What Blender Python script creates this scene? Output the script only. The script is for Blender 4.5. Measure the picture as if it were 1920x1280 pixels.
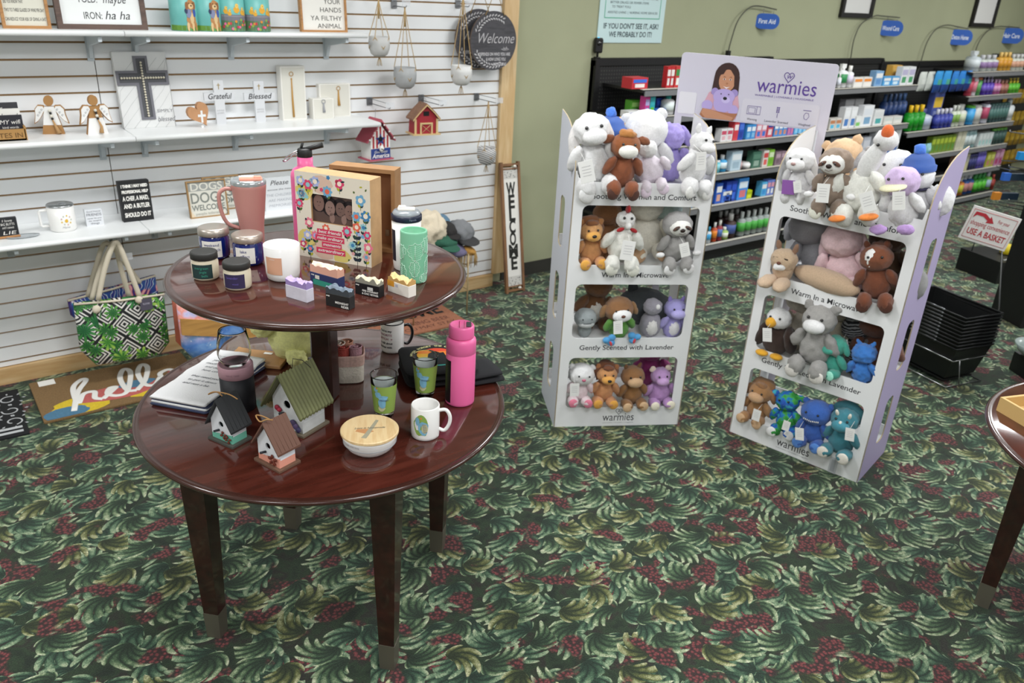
import bpy, bmesh, math, random
from math import sin, cos, pi, sqrt, atan2
from mathutils import Vector, Matrix, Euler, noise
random.seed(7)
for _o in list(bpy.data.objects): bpy.data.objects.remove(_o)
SC = bpy.context.scene
COL = SC.collection
R90 = pi/2
# ---------------- camera ----------------
FPX, PITCH, ROLL, YAW, CH = 1498.8, 0.4199, 0.0555, 0.6579, 1.993
_f = Vector((sin(YAW)*cos(PITCH), cos(YAW)*cos(PITCH), -sin(PITCH)))
_r = Vector((cos(YAW), -sin(YAW), 0)); _u = _r.cross(_f)
CR = _r*cos(ROLL)+_u*sin(ROLL); CU = -_r*sin(ROLL)+_u*cos(ROLL); CF = _f
cd = bpy.data.cameras.new('camera'); cam = bpy.data.objects.new('camera', cd); COL.objects.link(cam)
cd.sensor_width = 36; cd.lens = FPX*36/1920; cd.clip_start = .05
_m = Matrix((CR, CU, -CF)).transposed().to_4x4(); _m.translation = (0, 0, CH); cam.matrix_world = _m
cd.dof.use_dof = True; cd.dof.focus_distance = 2.25; cd.dof.aperture_fstop = 4.5
SC.camera = cam
# ---------------- world, exposure ----------------
W = bpy.data.worlds.new('world'); SC.world = W; W.use_nodes = True
W.node_tree.nodes['Background'].inputs[0].default_value = (.9, .92, .95, 1)
W.node_tree.nodes['Background'].inputs[1].default_value = .42
vs = SC.view_settings; vs.view_transform = 'Standard'; vs.look = 'None'; vs.exposure = 0; vs.gamma = 1; vs.use_curve_mapping = False
SC.cycles.use_denoising = True
SC.cycles.max_bounces = 7; SC.cycles.diffuse_bounces = 4
# fluorescent ceiling panels of the shop
LIGHTS = [(x, y) for x in (-1.6, 1.1, 3.8, 6.5, 9.2) for y in (-1.6, .5, 2.7)]
for _x, _y in LIGHTS:
    ld = bpy.data.lights.new('ceiling_light', 'AREA'); ld.shape = 'RECTANGLE'; ld.size = 1.15; ld.size_y = .55
    ld.energy = 35+1.8*(_y+1.6); ld.color = (.98, .99, 1)
    lo = bpy.data.objects.new('ceiling_light', ld); lo.location = (_x, _y, 2.93); COL.objects.link(lo)
# ---------------- measuring helpers: a pixel of the photograph to a point at a known real height / depth ----------------
def ray(px, py): return CF*FPX + CR*(px-960) - CU*(py-640)
def atZ(px, py, z):
    d = ray(px, py); t = (z-CH)/d.z; return Vector((d.x*t, d.y*t, z))
def atY(px, py, y):
    d = ray(px, py); t = y/d.y; return Vector((d.x*t, y, CH+d.z*t))
# ---------------- materials ----------------
_MC = {}
def hexc(h):
    h = h.lstrip('#'); v = [int(h[i:i+2], 16)/255 for i in (0, 2, 4)]
    return tuple((c/12.92 if c <= .04045 else ((c+.055)/1.055)**2.4) for c in v)+(1,)
def P(col, rough=.6, metal=0, coat=0, noise_=0, scale=20, bump=0, bscale=60, sheen=0, trans=0, alpha=1, emit=0, ior=1.45, name=None):
    key = (col, rough, metal, coat, noise_, scale, bump, bscale, sheen, trans, alpha, emit, ior)
    if key in _MC: return _MC[key]
    m = bpy.data.materials.new(name or 'mat_'+col.strip('#')); m.use_nodes = True
    N = m.node_tree.nodes; L = m.node_tree.links; b = N['Principled BSDF']; c = hexc(col)
    b.inputs['Base Color'].default_value = c; b.inputs['Roughness'].default_value = rough; b.inputs['Metallic'].default_value = metal
    b.inputs['Coat Weight'].default_value = coat; b.inputs['Coat Roughness'].default_value = .08
    b.inputs['Sheen Weight'].default_value = sheen; b.inputs['Transmission Weight'].default_value = trans
    b.inputs['Alpha'].default_value = alpha; b.inputs['IOR'].default_value = ior
    if emit: b.inputs['Emission Color'].default_value = c; b.inputs['Emission Strength'].default_value = emit
    if noise_ or bump: tc = N.new('ShaderNodeTexCoord')
    if noise_:
        n = N.new('ShaderNodeTexNoise'); n.inputs['Scale'].default_value = scale; n.inputs['Detail'].default_value = 3; L.new(tc.outputs['Object'], n.inputs['Vector'])
        r = N.new('ShaderNodeMapRange'); r.inputs[1].default_value = .3; r.inputs[2].default_value = .7
        r.inputs[3].default_value = 1-noise_; r.inputs[4].default_value = 1+noise_; L.new(n.outputs[0], r.inputs[0])
        x = N.new('ShaderNodeVectorMath'); x.operation = 'SCALE'; x.inputs[0].default_value = c[:3]; L.new(r.outputs[0], x.inputs['Scale']); L.new(x.outputs[0], b.inputs['Base Color'])
    if bump:
        n = N.new('ShaderNodeTexNoise'); n.inputs['Scale'].default_value = bscale; n.inputs['Detail'].default_value = 4; L.new(tc.outputs['Object'], n.inputs['Vector'])
        u = N.new('ShaderNodeBump'); u.inputs['Strength'].default_value = bump; u.inputs['Distance'].default_value = .01; L.new(n.outputs[0], u.inputs['Height']); L.new(u.outputs[0], b.inputs['Normal'])
    _MC[key] = m; return m
def nodemat(name, rough=.6, coat=0, metal=0):
    m = bpy.data.materials.new(name); m.use_nodes = True
    b = m.node_tree.nodes['Principled BSDF']; b.inputs['Roughness'].default_value = rough; b.inputs['Coat Weight'].default_value = coat; b.inputs['Metallic'].default_value = metal
    return m, m.node_tree.nodes, m.node_tree.links, b
class NG:
    """tiny math wrapper for node graphs"""
    def __init__(s, N, L): s.N, s.L = N, L
    def _in(s, sock, v):
        if isinstance(v, (int, float)): sock.default_value = v
        elif isinstance(v, tuple): sock.default_value = v
        else: s.L.new(v, sock)
    def m(s, op, a, b=0, c=0):
        n = s.N.new('ShaderNodeMath'); n.operation = op; s._in(n.inputs[0], a); s._in(n.inputs[1], b); s._in(n.inputs[2], c); return n.outputs[0]
    def v(s, op, a, b=(0, 0, 0), sc=None):
        n = s.N.new('ShaderNodeVectorMath'); n.operation = op; s._in(n.inputs[0], a); s._in(n.inputs[1], b)
        if sc is not None: s._in(n.inputs['Scale'], sc)
        return n.outputs['Value'] if op in ('LENGTH', 'DOT_PRODUCT') else n.outputs[0]
    def sep(s, a): n = s.N.new('ShaderNodeSeparateXYZ'); s._in(n.inputs[0], a); return n.outputs
    def comb(s, x, y, z=0): n = s.N.new('ShaderNodeCombineXYZ'); [s._in(n.inputs[i], q) for i, q in enumerate((x, y, z))]; return n.outputs[0]
    def mix(s, f, a, b):
        n = s.N.new('ShaderNodeMix'); n.data_type = 'RGBA'; s._in(n.inputs[0], f); s._in(n.inputs[6], a); s._in(n.inputs[7], b); return n.outputs[2]
    def rng(s, v, a, b, c=0., d=1.):
        n = s.N.new('ShaderNodeMapRange'); s._in(n.inputs[0], v); [s._in(n.inputs[i+1], q) for i, q in enumerate((a, b, c, d))]; return n.outputs[0]
    def noise(s, vec, sc, det=2):
        n = s.N.new('ShaderNodeTexNoise'); s._in(n.inputs['Vector'], vec); n.inputs['Scale'].default_value = sc; n.inputs['Detail'].default_value = det; return n.outputs
    def coord(s, k='Object'): return s.N.new('ShaderNodeTexCoord').outputs[k]
    def ramp(s, f, stops):
        n = s.N.new('ShaderNodeValToRGB'); s._in(n.inputs[0], f); e = n.color_ramp.elements
        while len(e) < len(stops): e.new(.5)
        for q, (p_, c_) in zip(e, stops): q.position = p_; q.color = hexc(c_)
        return n.outputs[0]
def wood(name, c1, c2, rough=.5, scale=8, axis=0, coat=0, dist=2.5):
    m, N, L, b = nodemat(name, rough, coat); g = NG(N, L); o = g.coord()
    st = [1, 1, 1]; st[axis] = .12
    v = g.v('MULTIPLY', o, tuple(q*scale for q in st))
    n = g.noise(v, 3, 4)
    L.new(g.ramp(n[0], [(.3, c1), (.5, c2), (.62, c1), (.75, c2)]), b.inputs[0]); return m
# ---------------- mesh builder ----------------
_TX = {}
def _textdata(s, size, shear, bold, spacing, align, ext):
    k = (s, size, shear, bold, spacing, align, ext)
    if k not in _TX:
        cu = bpy.data.curves.new('t', 'FONT'); cu.body = s; cu.size = size; cu.shear = shear; cu.offset = bold; cu.space_character = spacing
        cu.align_x = align; cu.extrude = ext; cu.resolution_u = 3; cu.space_line = .95
        o = bpy.data.objects.new('t', cu); me = bpy.data.meshes.new_from_object(o)
        _TX[k] = ([v.co.copy() for v in me.vertices], [tuple(p.vertices) for p in me.polygons])
        bpy.data.objects.remove(o); bpy.data.curves.remove(cu); bpy.data.meshes.remove(me)
    return _TX[k]
def MX(loc=(0, 0, 0), rx=0, ry=0, rz=0, s=1):
    m = Matrix.Translation(loc) @ Euler((rx, ry, rz)).to_matrix().to_4x4()
    if s != 1: m = m @ (Matrix.Diagonal((s, s, s, 1)) if isinstance(s, (int, float)) else Matrix.Diagonal((*s, 1)))
    return m
class B:
    def __init__(s, *mats): s.bm = bmesh.new(); s.mats = list(mats); s.X = Matrix.Identity(4)
    def _mi(s, mat):
        if mat is None: return 0
        if isinstance(mat, int): return mat
        if mat not in s.mats: s.mats.append(mat)
        return s.mats.index(mat)
    def raw(s, vs, fs, mat=None, smooth=False, M=None):
        T = s.X @ M if M is not None else s.X; mi = s._mi(mat)
        bv = [s.bm.verts.new(T @ Vector(v)) for v in vs]
        for f in fs:
            try: q = s.bm.faces.new([bv[i] for i in f]); q.material_index = mi; q.smooth = smooth
            except ValueError: pass
        return s
    def box(s, c, d, mat=None, M=None, bev=0):
        x, y, z = d[0]/2, d[1]/2, d[2]/2
        if bev:
            # bevelled box: three stacked rings top and bottom
            b_ = min(bev, x*.9, y*.9, z*.9)
            def ring(xx, yy, zz): return [(c[0]-xx, c[1]-yy, zz), (c[0]+xx, c[1]-yy, zz), (c[0]+xx, c[1]+yy, zz), (c[0]-xx, c[1]+yy, zz)]
            def oct_(xx, yy, zz): return [(c[0]-xx+b_, c[1]-yy, zz), (c[0]+xx-b_, c[1]-yy, zz), (c[0]+xx, c[1]-yy+b_, zz), (c[0]+xx, c[1]+yy-b_, zz), (c[0]+xx-b_, c[1]+yy, zz), (c[0]-xx+b_, c[1]+yy, zz), (c[0]-xx, c[1]+yy-b_, zz), (c[0]-xx, c[1]-yy+b_, zz)]
            def octi(zz): return [(p[0]+(b_*.6 if p[0] < c[0] else -b_*.6), p[1]+(b_*.6 if p[1] < c[1] else -b_*.6), zz) for p in oct_(x, y, zz)]
            rings = [octi(c[2]-z), oct_(x, y, c[2]-z+b_), oct_(x, y, c[2]+z-b_), octi(c[2]+z)]
            vs = sum(rings, []); fs = [tuple(range(7, -1, -1)), tuple(range(24, 32))]
            for k in range(3):
                for i in range(8): j = (i+1) % 8; fs.append((k*8+i, k*8+j, k*8+8+j, k*8+8+i))
            return s.raw(vs, fs, mat, False, M)
        vs = [(c[0]+a*x, c[1]+b*y, c[2]+e*z) for a in (-1, 1) for b in (-1, 1) for e in (-1, 1)]
        return s.raw(vs, [(0, 1, 3, 2), (4, 6, 7, 5), (0, 4, 5, 1), (2, 3, 7, 6), (0, 2, 6, 4), (1, 5, 7, 3)], mat, False, M)
    def lathe(s, prof, n=32, mat=None, M=None, smooth=True, cap=True, mats=None):
        """prof: [(r,z)] from bottom to top; r=0 ends close"""
        vs = []; fs = []; T = s.X @ M if M is not None else s.X; rows = []
        for r, z in prof:
            if r < 1e-6: rows.append([s.bm.verts.new(T @ Vector((0, 0, z)))])
            else: rows.append([s.bm.verts.new(T @ Vector((r*cos(2*pi*i/n), r*sin(2*pi*i/n), z))) for i in range(n)])
        for k in range(len(rows)-1):
            a, b = rows[k], rows[k+1]; mi = s._mi(mats[k] if mats else mat)
            for i in range(n):
                j = (i+1) % n
                q = [a[0], b[j], b[i]] if len(a) == 1 else ([a[i], a[j], b[0]] if len(b) == 1 else [a[i], a[j], b[j], b[i]])
                if len(a) == 1 and len(b) == 1: continue
                f = s.bm.faces.new(q); f.material_index = mi; f.smooth = smooth
        if cap:
            for rr, rev in ((rows[0], True), (rows[-1], False)):
                if len(rr) > 1: f = s.bm.faces.new(rr[::-1] if rev else rr); f.material_index = s._mi((mats[0] if rev else mats[-1]) if mats else mat)
        return s
    def cyl(s, r, z0, z1, n=24, mat=None, M=None, b=.0):
        if b: return s.lathe([(r-b, z0), (r, z0+b), (r, z1-b), (r-b, z1)], n, mat, M)
        return s.lathe([(r, z0), (r, z1)], n, mat, M)
    def ell(s, c, r, mat=None, rot=None, sub=3, amp=0, freq=14, seed=0):
        if isinstance(r, (int, float)): r = (r, r, r)
        M = Matrix.Translation(c) @ (Euler(rot).to_matrix().to_4x4() if rot else Matrix.Identity(4)) @ Matrix.Diagonal((*r, 1))
        vs, fs = ico(sub); T = s.X @ M; mi = s._mi(mat); bv = []
        for v in vs:
            q = T @ v
            if amp:
                nn = (T.to_3x3() @ v).normalized(); q = q + nn*amp*(noise.noise(q*freq*3+Vector((seed, 0, 0)))+.5*noise.noise(q*freq*9))
            bv.append(s.bm.verts.new(q))
        for f in fs: q = s.bm.faces.new([bv[i] for i in f]); q.material_index = mi; q.smooth = True
        return s
    def tube(s, pts, r, mat=None, n=8, M=None, closed=False, caps=True):
        pts = [Vector(p) for p in pts]; T = s.X @ M if M is not None else s.X; mi = s._mi(mat); rows = []; N_ = len(pts); prev = None
        rs = r if isinstance(r, (list, tuple)) else [r]*N_
        for i, p in enumerate(pts):
            if closed: t = pts[(i+1) % N_]-pts[i-1]
            else: t = pts[min(i+1, N_-1)]-pts[max(i-1, 0)]
            t.normalize()
            if prev is None: a = t.orthogonal().normalized()
            else: a = (prev-t*prev.dot(t)); a = a.normalized() if a.length > 1e-6 else t.orthogonal().normalized()
            prev = a; b = t.cross(a)
            rows.append([s.bm.verts.new(T @ (p+(a*cos(2*pi*k/n)+b*sin(2*pi*k/n))*rs[i])) for k in range(n)])
        for i in range(N_ if closed else N_-1):
            a, b = rows[i], rows[(i+1) % N_]
            for k in range(n):
                j = (k+1) % n; f = s.bm.faces.new([a[k], a[j], b[j], b[k]]); f.material_index = mi; f.smooth = True
        if caps and not closed:
            f = s.bm.faces.new(rows[0][::-1]); f.material_index = mi; f = s.bm.faces.new(rows[-1]); f.material_index = mi
        return s
    def prism(s, poly, y0, y1, mat=None, M=None, side=None):
        """poly in local XZ, extruded along Y from y0 (front) to y1"""
        n = len(poly); vs = [(p[0], y0, p[1]) for p in poly]+[(p[0], y1, p[1]) for p in poly]
        s.raw(vs, [tuple(range(n)), tuple(range(2*n-1, n-1, -1))], mat, False, M)
        return s.raw(vs, [(i, (i+1) % n, n+(i+1) % n, n+i) for i in range(n)], side if side is not None else mat, False, M)
    def plate(s, outer, holes, y0, y1, mat=None, M=None, edge=None):
        """outer polygon with holes (XZ), extruded in Y"""
        from mathutils.geometry import tessellate_polygon
        loops = [outer]+holes; flat = [p for l in loops for p in l]; n = len(flat)
        tri = tessellate_polygon([[Vector((p[0], p[1], 0)) for p in l] for l in loops])
        s.raw([(p[0], y0, p[1]) for p in flat], tri, mat, False, M); s.raw([(p[0], y1, p[1]) for p in flat], tri, mat, False, M)
        for l in loops:
            k = len(l); s.raw([(p[0], y0, p[1]) for p in l]+[(p[0], y1, p[1]) for p in l], [(i, (i+1) % k, k+(i+1) % k, k+i) for i in range(k)], edge if edge is not None else mat, False, M)
        return s
    def text(s, body, size, loc=(0, 0, 0), mat=None, shear=0, bold=0, sp=1, align='CENTER', M=None, wrap=0, sx=1, ext=0, flat=False, fit=0):
        vs, fs = _textdata(body, size, shear, bold, sp, align, ext)
        if not vs: return s
        if fit:
            w = max(v.x for v in vs)-min(v.x for v in vs); sx = fit/w
        out = []
        for v in vs:
            x, z = v.x*sx+loc[0], v.y+loc[2]
            if wrap: R = wrap; out.append(((R+v.z)*sin(x/R), -(R+v.z)*cos(x/R), z))
            elif flat: out.append((x, v.y+loc[1], v.z+loc[2]))
            else: out.append((x, loc[1]-v.z, z))
        return s.raw(out, fs, mat, False, M)
    def obj(s, name, parent=None, loc=None, rz=0, label=None, cat=None, group=None, kind=None, recalc=True, M=None):
        if recalc: bmesh.ops.recalc_face_normals(s.bm, faces=s.bm.faces)
        me = bpy.data.meshes.new(name); s.bm.to_mesh(me); s.bm.free()
        for m in s.mats: me.materials.append(m)
        o = bpy.data.objects.new(name, me); COL.objects.link(o)
        if parent is not None: o.parent = parent
        if loc is not None: o.location = loc
        if rz: o.rotation_euler.z = rz
        if M is not None: o.matrix_world = M
        tag(o, label, cat, group, kind); return o
_IC = {}
def ico(sub):
    if sub not in _IC:
        bm = bmesh.new(); bmesh.ops.create_icosphere(bm, subdivisions=sub, radius=1); bm.verts.index_update()
        _IC[sub] = ([v.co.copy() for v in bm.verts], [tuple(v.index for v in f.verts) for f in bm.faces]); bm.free()
    return _IC[sub]
def tag(o, label=None, cat=None, group=None, kind=None):
    for k, v in (('label', label), ('category', cat), ('group', group), ('kind', kind)):
        if v: o[k] = v
    return o
def thing(name, label, cat, loc=(0, 0, 0), rz=0, group=None, rx=0, ry=0, s=1):
    o = bpy.data.objects.new(name, None); COL.objects.link(o); o.empty_display_size = .05
    o.location = loc; o.rotation_euler = (rx, ry, rz); o.scale = (s, s, s); return tag(o, label, cat, group)
def dup(root, loc, rz=None, label=None, group=None, cat=None, s=None):
    def cp(o, par):
        c = o.copy(); COL.objects.link(c); c.parent = par
        for h in o.children: cp(h, c)
        return c
    r = cp(root, None); r.location = loc
    if rz is not None: r.rotation_euler.z = rz
    if s is not None: r.scale = (s, s, s) if isinstance(s, (int, float)) else s
    if label: r['label'] = label
    if group: r['group'] = group
    return r
def arc(cx, cy, r, a0, a1, n=8): return [(cx+r*cos(a0+(a1-a0)*i/n), cy+r*sin(a0+(a1-a0)*i/n)) for i in range(n+1)]
def rrect(x0, y0, x1, y1, r, n=5, rb=None):
    rb = r if rb is None else rb
    return arc(x1-r, y1-r, r, 0, pi/2, n)+arc(x0+r, y1-r, r, pi/2, pi, n)+arc(x0+rb, y0+rb, rb, pi, 1.5*pi, n)+arc(x1-rb, y0+rb, rb, 1.5*pi, 2*pi, n)
def spline(pts, n=8):
    """Catmull-Rom through 3D points"""
    pts = [Vector(p) for p in pts]; out = []; Q = [pts[0]*2-pts[1]]+pts+[pts[-1]*2-pts[-2]]
    for i in range(1, len(Q)-2):
        a, b, c, d = Q[i-1:i+3]
        for k in range(n):
            t = k/n; out.append(.5*((2*b)+(c-a)*t+(2*a-5*b+4*c-d)*t*t+(3*b-a-3*c+d)*t**3))
    out.append(pts[-1]); return out
# ================= SETTING =================
YW = 4.42            # face of the slatted panel
YG = 4.47            # green wall
def carpet_mat():
    m, N, L, b = nodemat('carpet', .95); g = NG(N, L); o = g.coord()
    base = g.v('ADD', o, (3.7, 1.3, 0))
    wob = g.noise(base, 5, 1)[1]
    q = g.v('ADD', base, g.v('SCALE', g.v('SUBTRACT', wob, (.5, .5, .5)), sc=.05))
    streak = g.rng(g.noise(base, 60, 2)[0], .3, .7, .72, 1.15)
    def layer(off, sc, fing, swirl, asp):
        p = g.v('ADD', g.v('MULTIPLY', q, (sc, sc*asp, 0)), off)
        vo = N.new('ShaderNodeTexVoronoi'); vo.voronoi_dimensions = '2D'; L.new(p, vo.inputs['Vector']); vo.inputs['Scale'].default_value = 1; vo.inputs['Randomness'].default_value = .85
        d = g.sep(g.v('SUBTRACT', p, vo.outputs['Position'])); rn = g.sep(vo.outputs['Color'])
        # shift the fan's root away from the cell centre
        r = g.m('SQRT', g.m('ADD', g.m('MULTIPLY', d[0], d[0]), g.m('MULTIPLY', d[1], d[1])))
        rot = g.m('ADD', g.m('MULTIPLY', rn[0], 3.8), 2.15)
        ca, sa = g.m('COSINE', rot), g.m('SINE', rot)
        x = g.m('ADD', g.m('ADD', g.m('MULTIPLY', d[0], ca), g.m('MULTIPLY', d[1], sa)), .34)
        y = g.m('SUBTRACT', g.m('MULTIPLY', d[1], ca), g.m('MULTIPLY', d[0], sa))
        sg = g.m('SUBTRACT', g.m('MULTIPLY', g.m('GREATER_THAN', rn[1], .5), 2), 1)
        y = g.m('MULTIPLY', y, sg)
        R = g.m('SQRT', g.m('ADD', g.m('MULTIPLY', x, x), g.m('MULTIPLY', y, y)))
        A = g.m('ADD', g.m('ARCTAN2', y, x), g.m('MULTIPLY', g.m('SUBTRACT', R, .35), swirl))
        fg = g.m('ABSOLUTE', g.m('COSINE', g.m('MULTIPLY', A, fing)))
        env = g.m('MAXIMUM', g.m('COSINE', g.m('MULTIPLY', A, .95)), 0)
        rmax = g.m('MULTIPLY', g.m('MULTIPLY', env, .86), g.m('ADD', g.m('MULTIPLY', g.m('POWER', fg, .8), .45), .55))
        mask = g.rng(g.m('SUBTRACT', rmax, R), 0, .03)
        t = g.m('DIVIDE', R, g.m('MAXIMUM', rmax, .01))
        tone = g.m('MULTIPLY', g.m('MULTIPLY', g.m('POWER', fg, .9), g.rng(t, .15, .95, .15, 1)), streak)
        return mask, tone, rn
    fine = g.noise(base, 230, 1)[0]
    bg = g.ramp(g.noise(base, 14, 2)[0], [(.35, '#1c2a1d'), (.5, '#2c4029'), (.62, '#2c2a24'), (.75, '#384a31')])
    col = bg
    # berry clusters
    cl = g.rng(g.noise(base, 6.2, 1)[0], .56, .61)
    vo = N.new('ShaderNodeTexVoronoi'); vo.voronoi_dimensions = '2D'; L.new(base, vo.inputs['Vector']); vo.inputs['Scale'].default_value = 70
    be = g.mix(g.rng(vo.outputs['Distance'], .15, .5), '_' and hexc('#8c4547'), hexc('#3a2826'))
    col = g.mix(cl, col, be)
    tones = [[(0, '#1b2a1d'), (.3, '#2f4631'), (.52, '#54704f'), (.75, '#9caf87'), (1, '#dde2c0')], [(0, '#1e2a19'), (.3, '#3c482a'), (.52, '#6f7543'), (.75, '#a6aa7c'), (1, '#dad9ae')], [(0, '#1a2a1f'), (.3, '#2c4837'), (.52, '#507055'), (.75, '#8ca582'), (1, '#bfcba6')]]
    for off, sc, fing, sw, asp, tn, thr in (((0, 0, 0), 6.4, 6.5, 1.3, 1.15, 2, .05), ((11.3, 4.1, 0), 5.9, 7., -1.2, 1.3, 2, .2), ((7.3, 2.1, 0), 5.4, 7.5, -1.8, 1.35, 0, .15), ((3.1, 9.7, 0), 6.6, 6., 1.6, 1.1, 1, .62)):
        mask, tone, rn = layer(off, sc, fing, sw, asp)
        mk = g.m('MULTIPLY', mask, g.m('GREATER_THAN', rn[2], thr))
        col = g.mix(mk, col, g.ramp(tone, tones[tn]))
    cl2 = g.rng(g.noise(g.v('ADD', base, (5.5, 3.3, 0)), 7.5, 1)[0], .60, .65)
    col = g.mix(cl2, col, be)
    col = g.v('SCALE', col, sc=g.rng(fine, .3, .7, .38, .9))
    L.new(col, b.inputs[0]); b.inputs['Sheen Weight'].default_value = .1
    u = N.new('ShaderNodeBump'); u.inputs['Strength'].default_value = .5; u.inputs['Distance'].default_value = .004; L.new(fine, u.inputs['Height']); L.new(u.outputs[0], b.inputs['Normal'])
    return m
x0, x1, y0 = -4, 13, -4
B(carpet_mat()).raw([(x0, y0, 0), (x1, y0, 0), (x1, YG+.1, 0), (x0, YG+.1, 0)], [(0, 1, 2, 3)]).obj('floor', kind='structure')
B(P('#e8e6df', .9)).raw([(x0, y0, 2.95), (x0, YG+.1, 2.95), (x1, YG+.1, 2.95), (x1, y0, 2.95)], [(0, 1, 2, 3)]).obj('ceiling', kind='structure')
green = P('#a1a486', .75, noise_=.03, scale=3, bump=.05, bscale=250)
B(green).box(((x0+x1)/2, YG+.05, 1.475), (x1-x0, .1, 2.95)).obj('wall_back', kind='structure')
B(P('#c9c7bd', .85)).box((x1+.05, .2, 1.475), (.1, 8.6, 2.95)).obj('wall_right', kind='structure')
B(P('#d9d7d0', .85)).box((x0-.05, .2, 1.475), (.1, 8.6, 2.95)).obj('wall_left', kind='structure')
B(P('#34332e', .6)).box(((3.31+x1)/2, YG-.004, .05), (x1-3.31, .008, .1)).obj('baseboard_back', kind='structure')
slatw = P('#e9ebec', .35, coat=.1); slatb = P('#a5845c', .8)
def slatpanel(xa, xb, nm):
    m = B(slatw, slatb); m.box(((xa+xb)/2, YW+.030, 1.45), (xb-xa, .036, 2.74), slatb)
    zz = [1.8689-.0762*i for i in range(-14, 24)]
    for a, b_ in zip(zz[1:], zz[:-1]):
        if a > .08 and a < 2.85: m.box(((xa+xb)/2, YW+.006, (a+b_)/2), (xb-xa, .012, .0762-.0095), slatw)
    m.box(((xa+xb)/2, YW+.006, .1), (xb-xa, .012, .02), slatw)
    return m.obj(nm, kind='structure')
slatpanel(-1.65, .802, 'wall_slatted'); slatpanel(.806, 3.19, 'wall_slatted')
pine = wood('pine_boards', '#d8bd92', '#c9a878', .55, 5, 2); pine2 = wood('pine_base', '#d3b688', '#bf9a68', .55, 5, 0)
B(pine).box((3.248, YW+.01, 1.44), (.114, .075, 2.7)).obj('trim_1', kind='structure')
B(pine2).box((.78, YW+.012, .043), (4.82, .072, .086)).obj('trim_2', kind='structure')
# ---------------- white shelves with brackets ----------------
wh = P('#eef0f0', .35, coat=.15); brk = P('#c3cbd0', .45)
def wallshelf(z, yf, xa, xb, br, label):
    t = thing('wall_shelf', label, 'shelf', ((xa+xb)/2, YW, z), group='white melamine shelves on the slatted wall')
    d = YW-yf; w = xb-xa; m = B(wh); pr = [(-w/2, -.024)]+[(w/2, -.024)]+[(w/2, 0), (-w/2, 0)]
    m.box((0, -d/2+.006, -.012), (w, d-.012, .024), wh, bev=.003)
    m.tube([(-w/2, -d+.012, -.012), (w/2, -d+.012, -.012)], .012, wh, 12); m.obj('board', t)
    for bx in br:
        q = B(brk); x = bx-(xa+xb)/2
        q.X = Matrix.Translation((x, 0, -.026)) @ Matrix.Rotation(R90, 4, 'Z')
        q.prism([(-d*.92, 0), (0, 0), (0, -.115), (-.02, -.115), (-.05, -.055), (-d*.92, -.022)], -.008, .008, brk)
        q.X = Matrix.Translation((x, 0, -.026)); q.box((0, -.004, -.07), (.03, .006, .12))
        q.obj('bracket', t)
ZL, ZM, ZT = .81, 1.245, 1.712
sx = {k: atY(px, py, y).x for k, px, py, y in (('t', 233, 60, 4.12), ('m', 254, 255, 4.12), ('l', 279, 430, 4.06))}
def bx(*ps): return [atY(px, py, YW).x for px, py in ps]
wallshelf(ZT, 4.12, -.6, sx['t'], bx((171, 115)), 'white wall shelf at the top left, under the wood-framed wine and laundry signs')
wallshelf(ZT, 4.12, sx['t']+.002, 2.1, bx((253, 92), (433, 108), (611, 105)), 'white wall shelf at the top, under the puppy and chick tins')
wallshelf(ZM, 4.12, -.6, sx['m'], bx((193, 293)), 'white wall shelf holding the two angels, middle row at the left')
wallshelf(ZM, 4.12, sx['m']+.002, 2.17, bx((272, 287), (441, 275), (612, 262)), 'white wall shelf holding the crosses and tassel boxes, middle row')
wallshelf(ZL, 4.06, -.6, sx['l'], bx((22, 483), (215, 460)), 'white wall shelf holding the flower mug and black block sign, lowest row')
wallshelf(ZL, 4.06, sx['l']+.002, 1.95, bx((291, 448), (600, 420)), 'white wall shelf holding the dogs welcome signs, lowest row')
# ================= TWO-TIER TABLE =================
def mahogany(name, c1, c2, c3, rough=.12, coat=.6, sc=9):
    m, N, L, b = nodemat(name, rough, coat); g = NG(N, L); o = g.coord()
    v = g.v('MULTIPLY', o, (sc*.22, sc*1.6, sc)); n = g.noise(v, 3, 5)[0]
    L.new(g.ramp(n, [(.3, c1), (.5, c2), (.7, c3)]), b.inputs[0]); b.inputs['Coat Roughness'].default_value = .05; return m
mah = mahogany('mahogany_top', '#3c1b14', '#4a2119', '#54281f'); mahd = mahogany('mahogany_leg', '#22100c', '#2e1510', '#361a13', .3, .3)
rim = P('#3a1f19', .22, coat=.5)
cap_m = P('#6f6a5e', .45, metal=.5)
TX, TY = .9086, 2.1203; ZLOW, ZUP = .768, 1.197
def disc_top(name, par, R, z, mt):
    m = B(mt, rim)
    m.lathe([(0, z-.024), (R-.03, z-.024), (R-.012, z-.022), (R-.003, z-.014), (R, z-.008), (R-.004, z-.002), (R-.012, z-.0008), (R-.016, z-.002), (R-.02, z), (0, z)], 128, mats=[rim]*8+[mt], cap=False)
    return m.obj(name, par)
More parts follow.
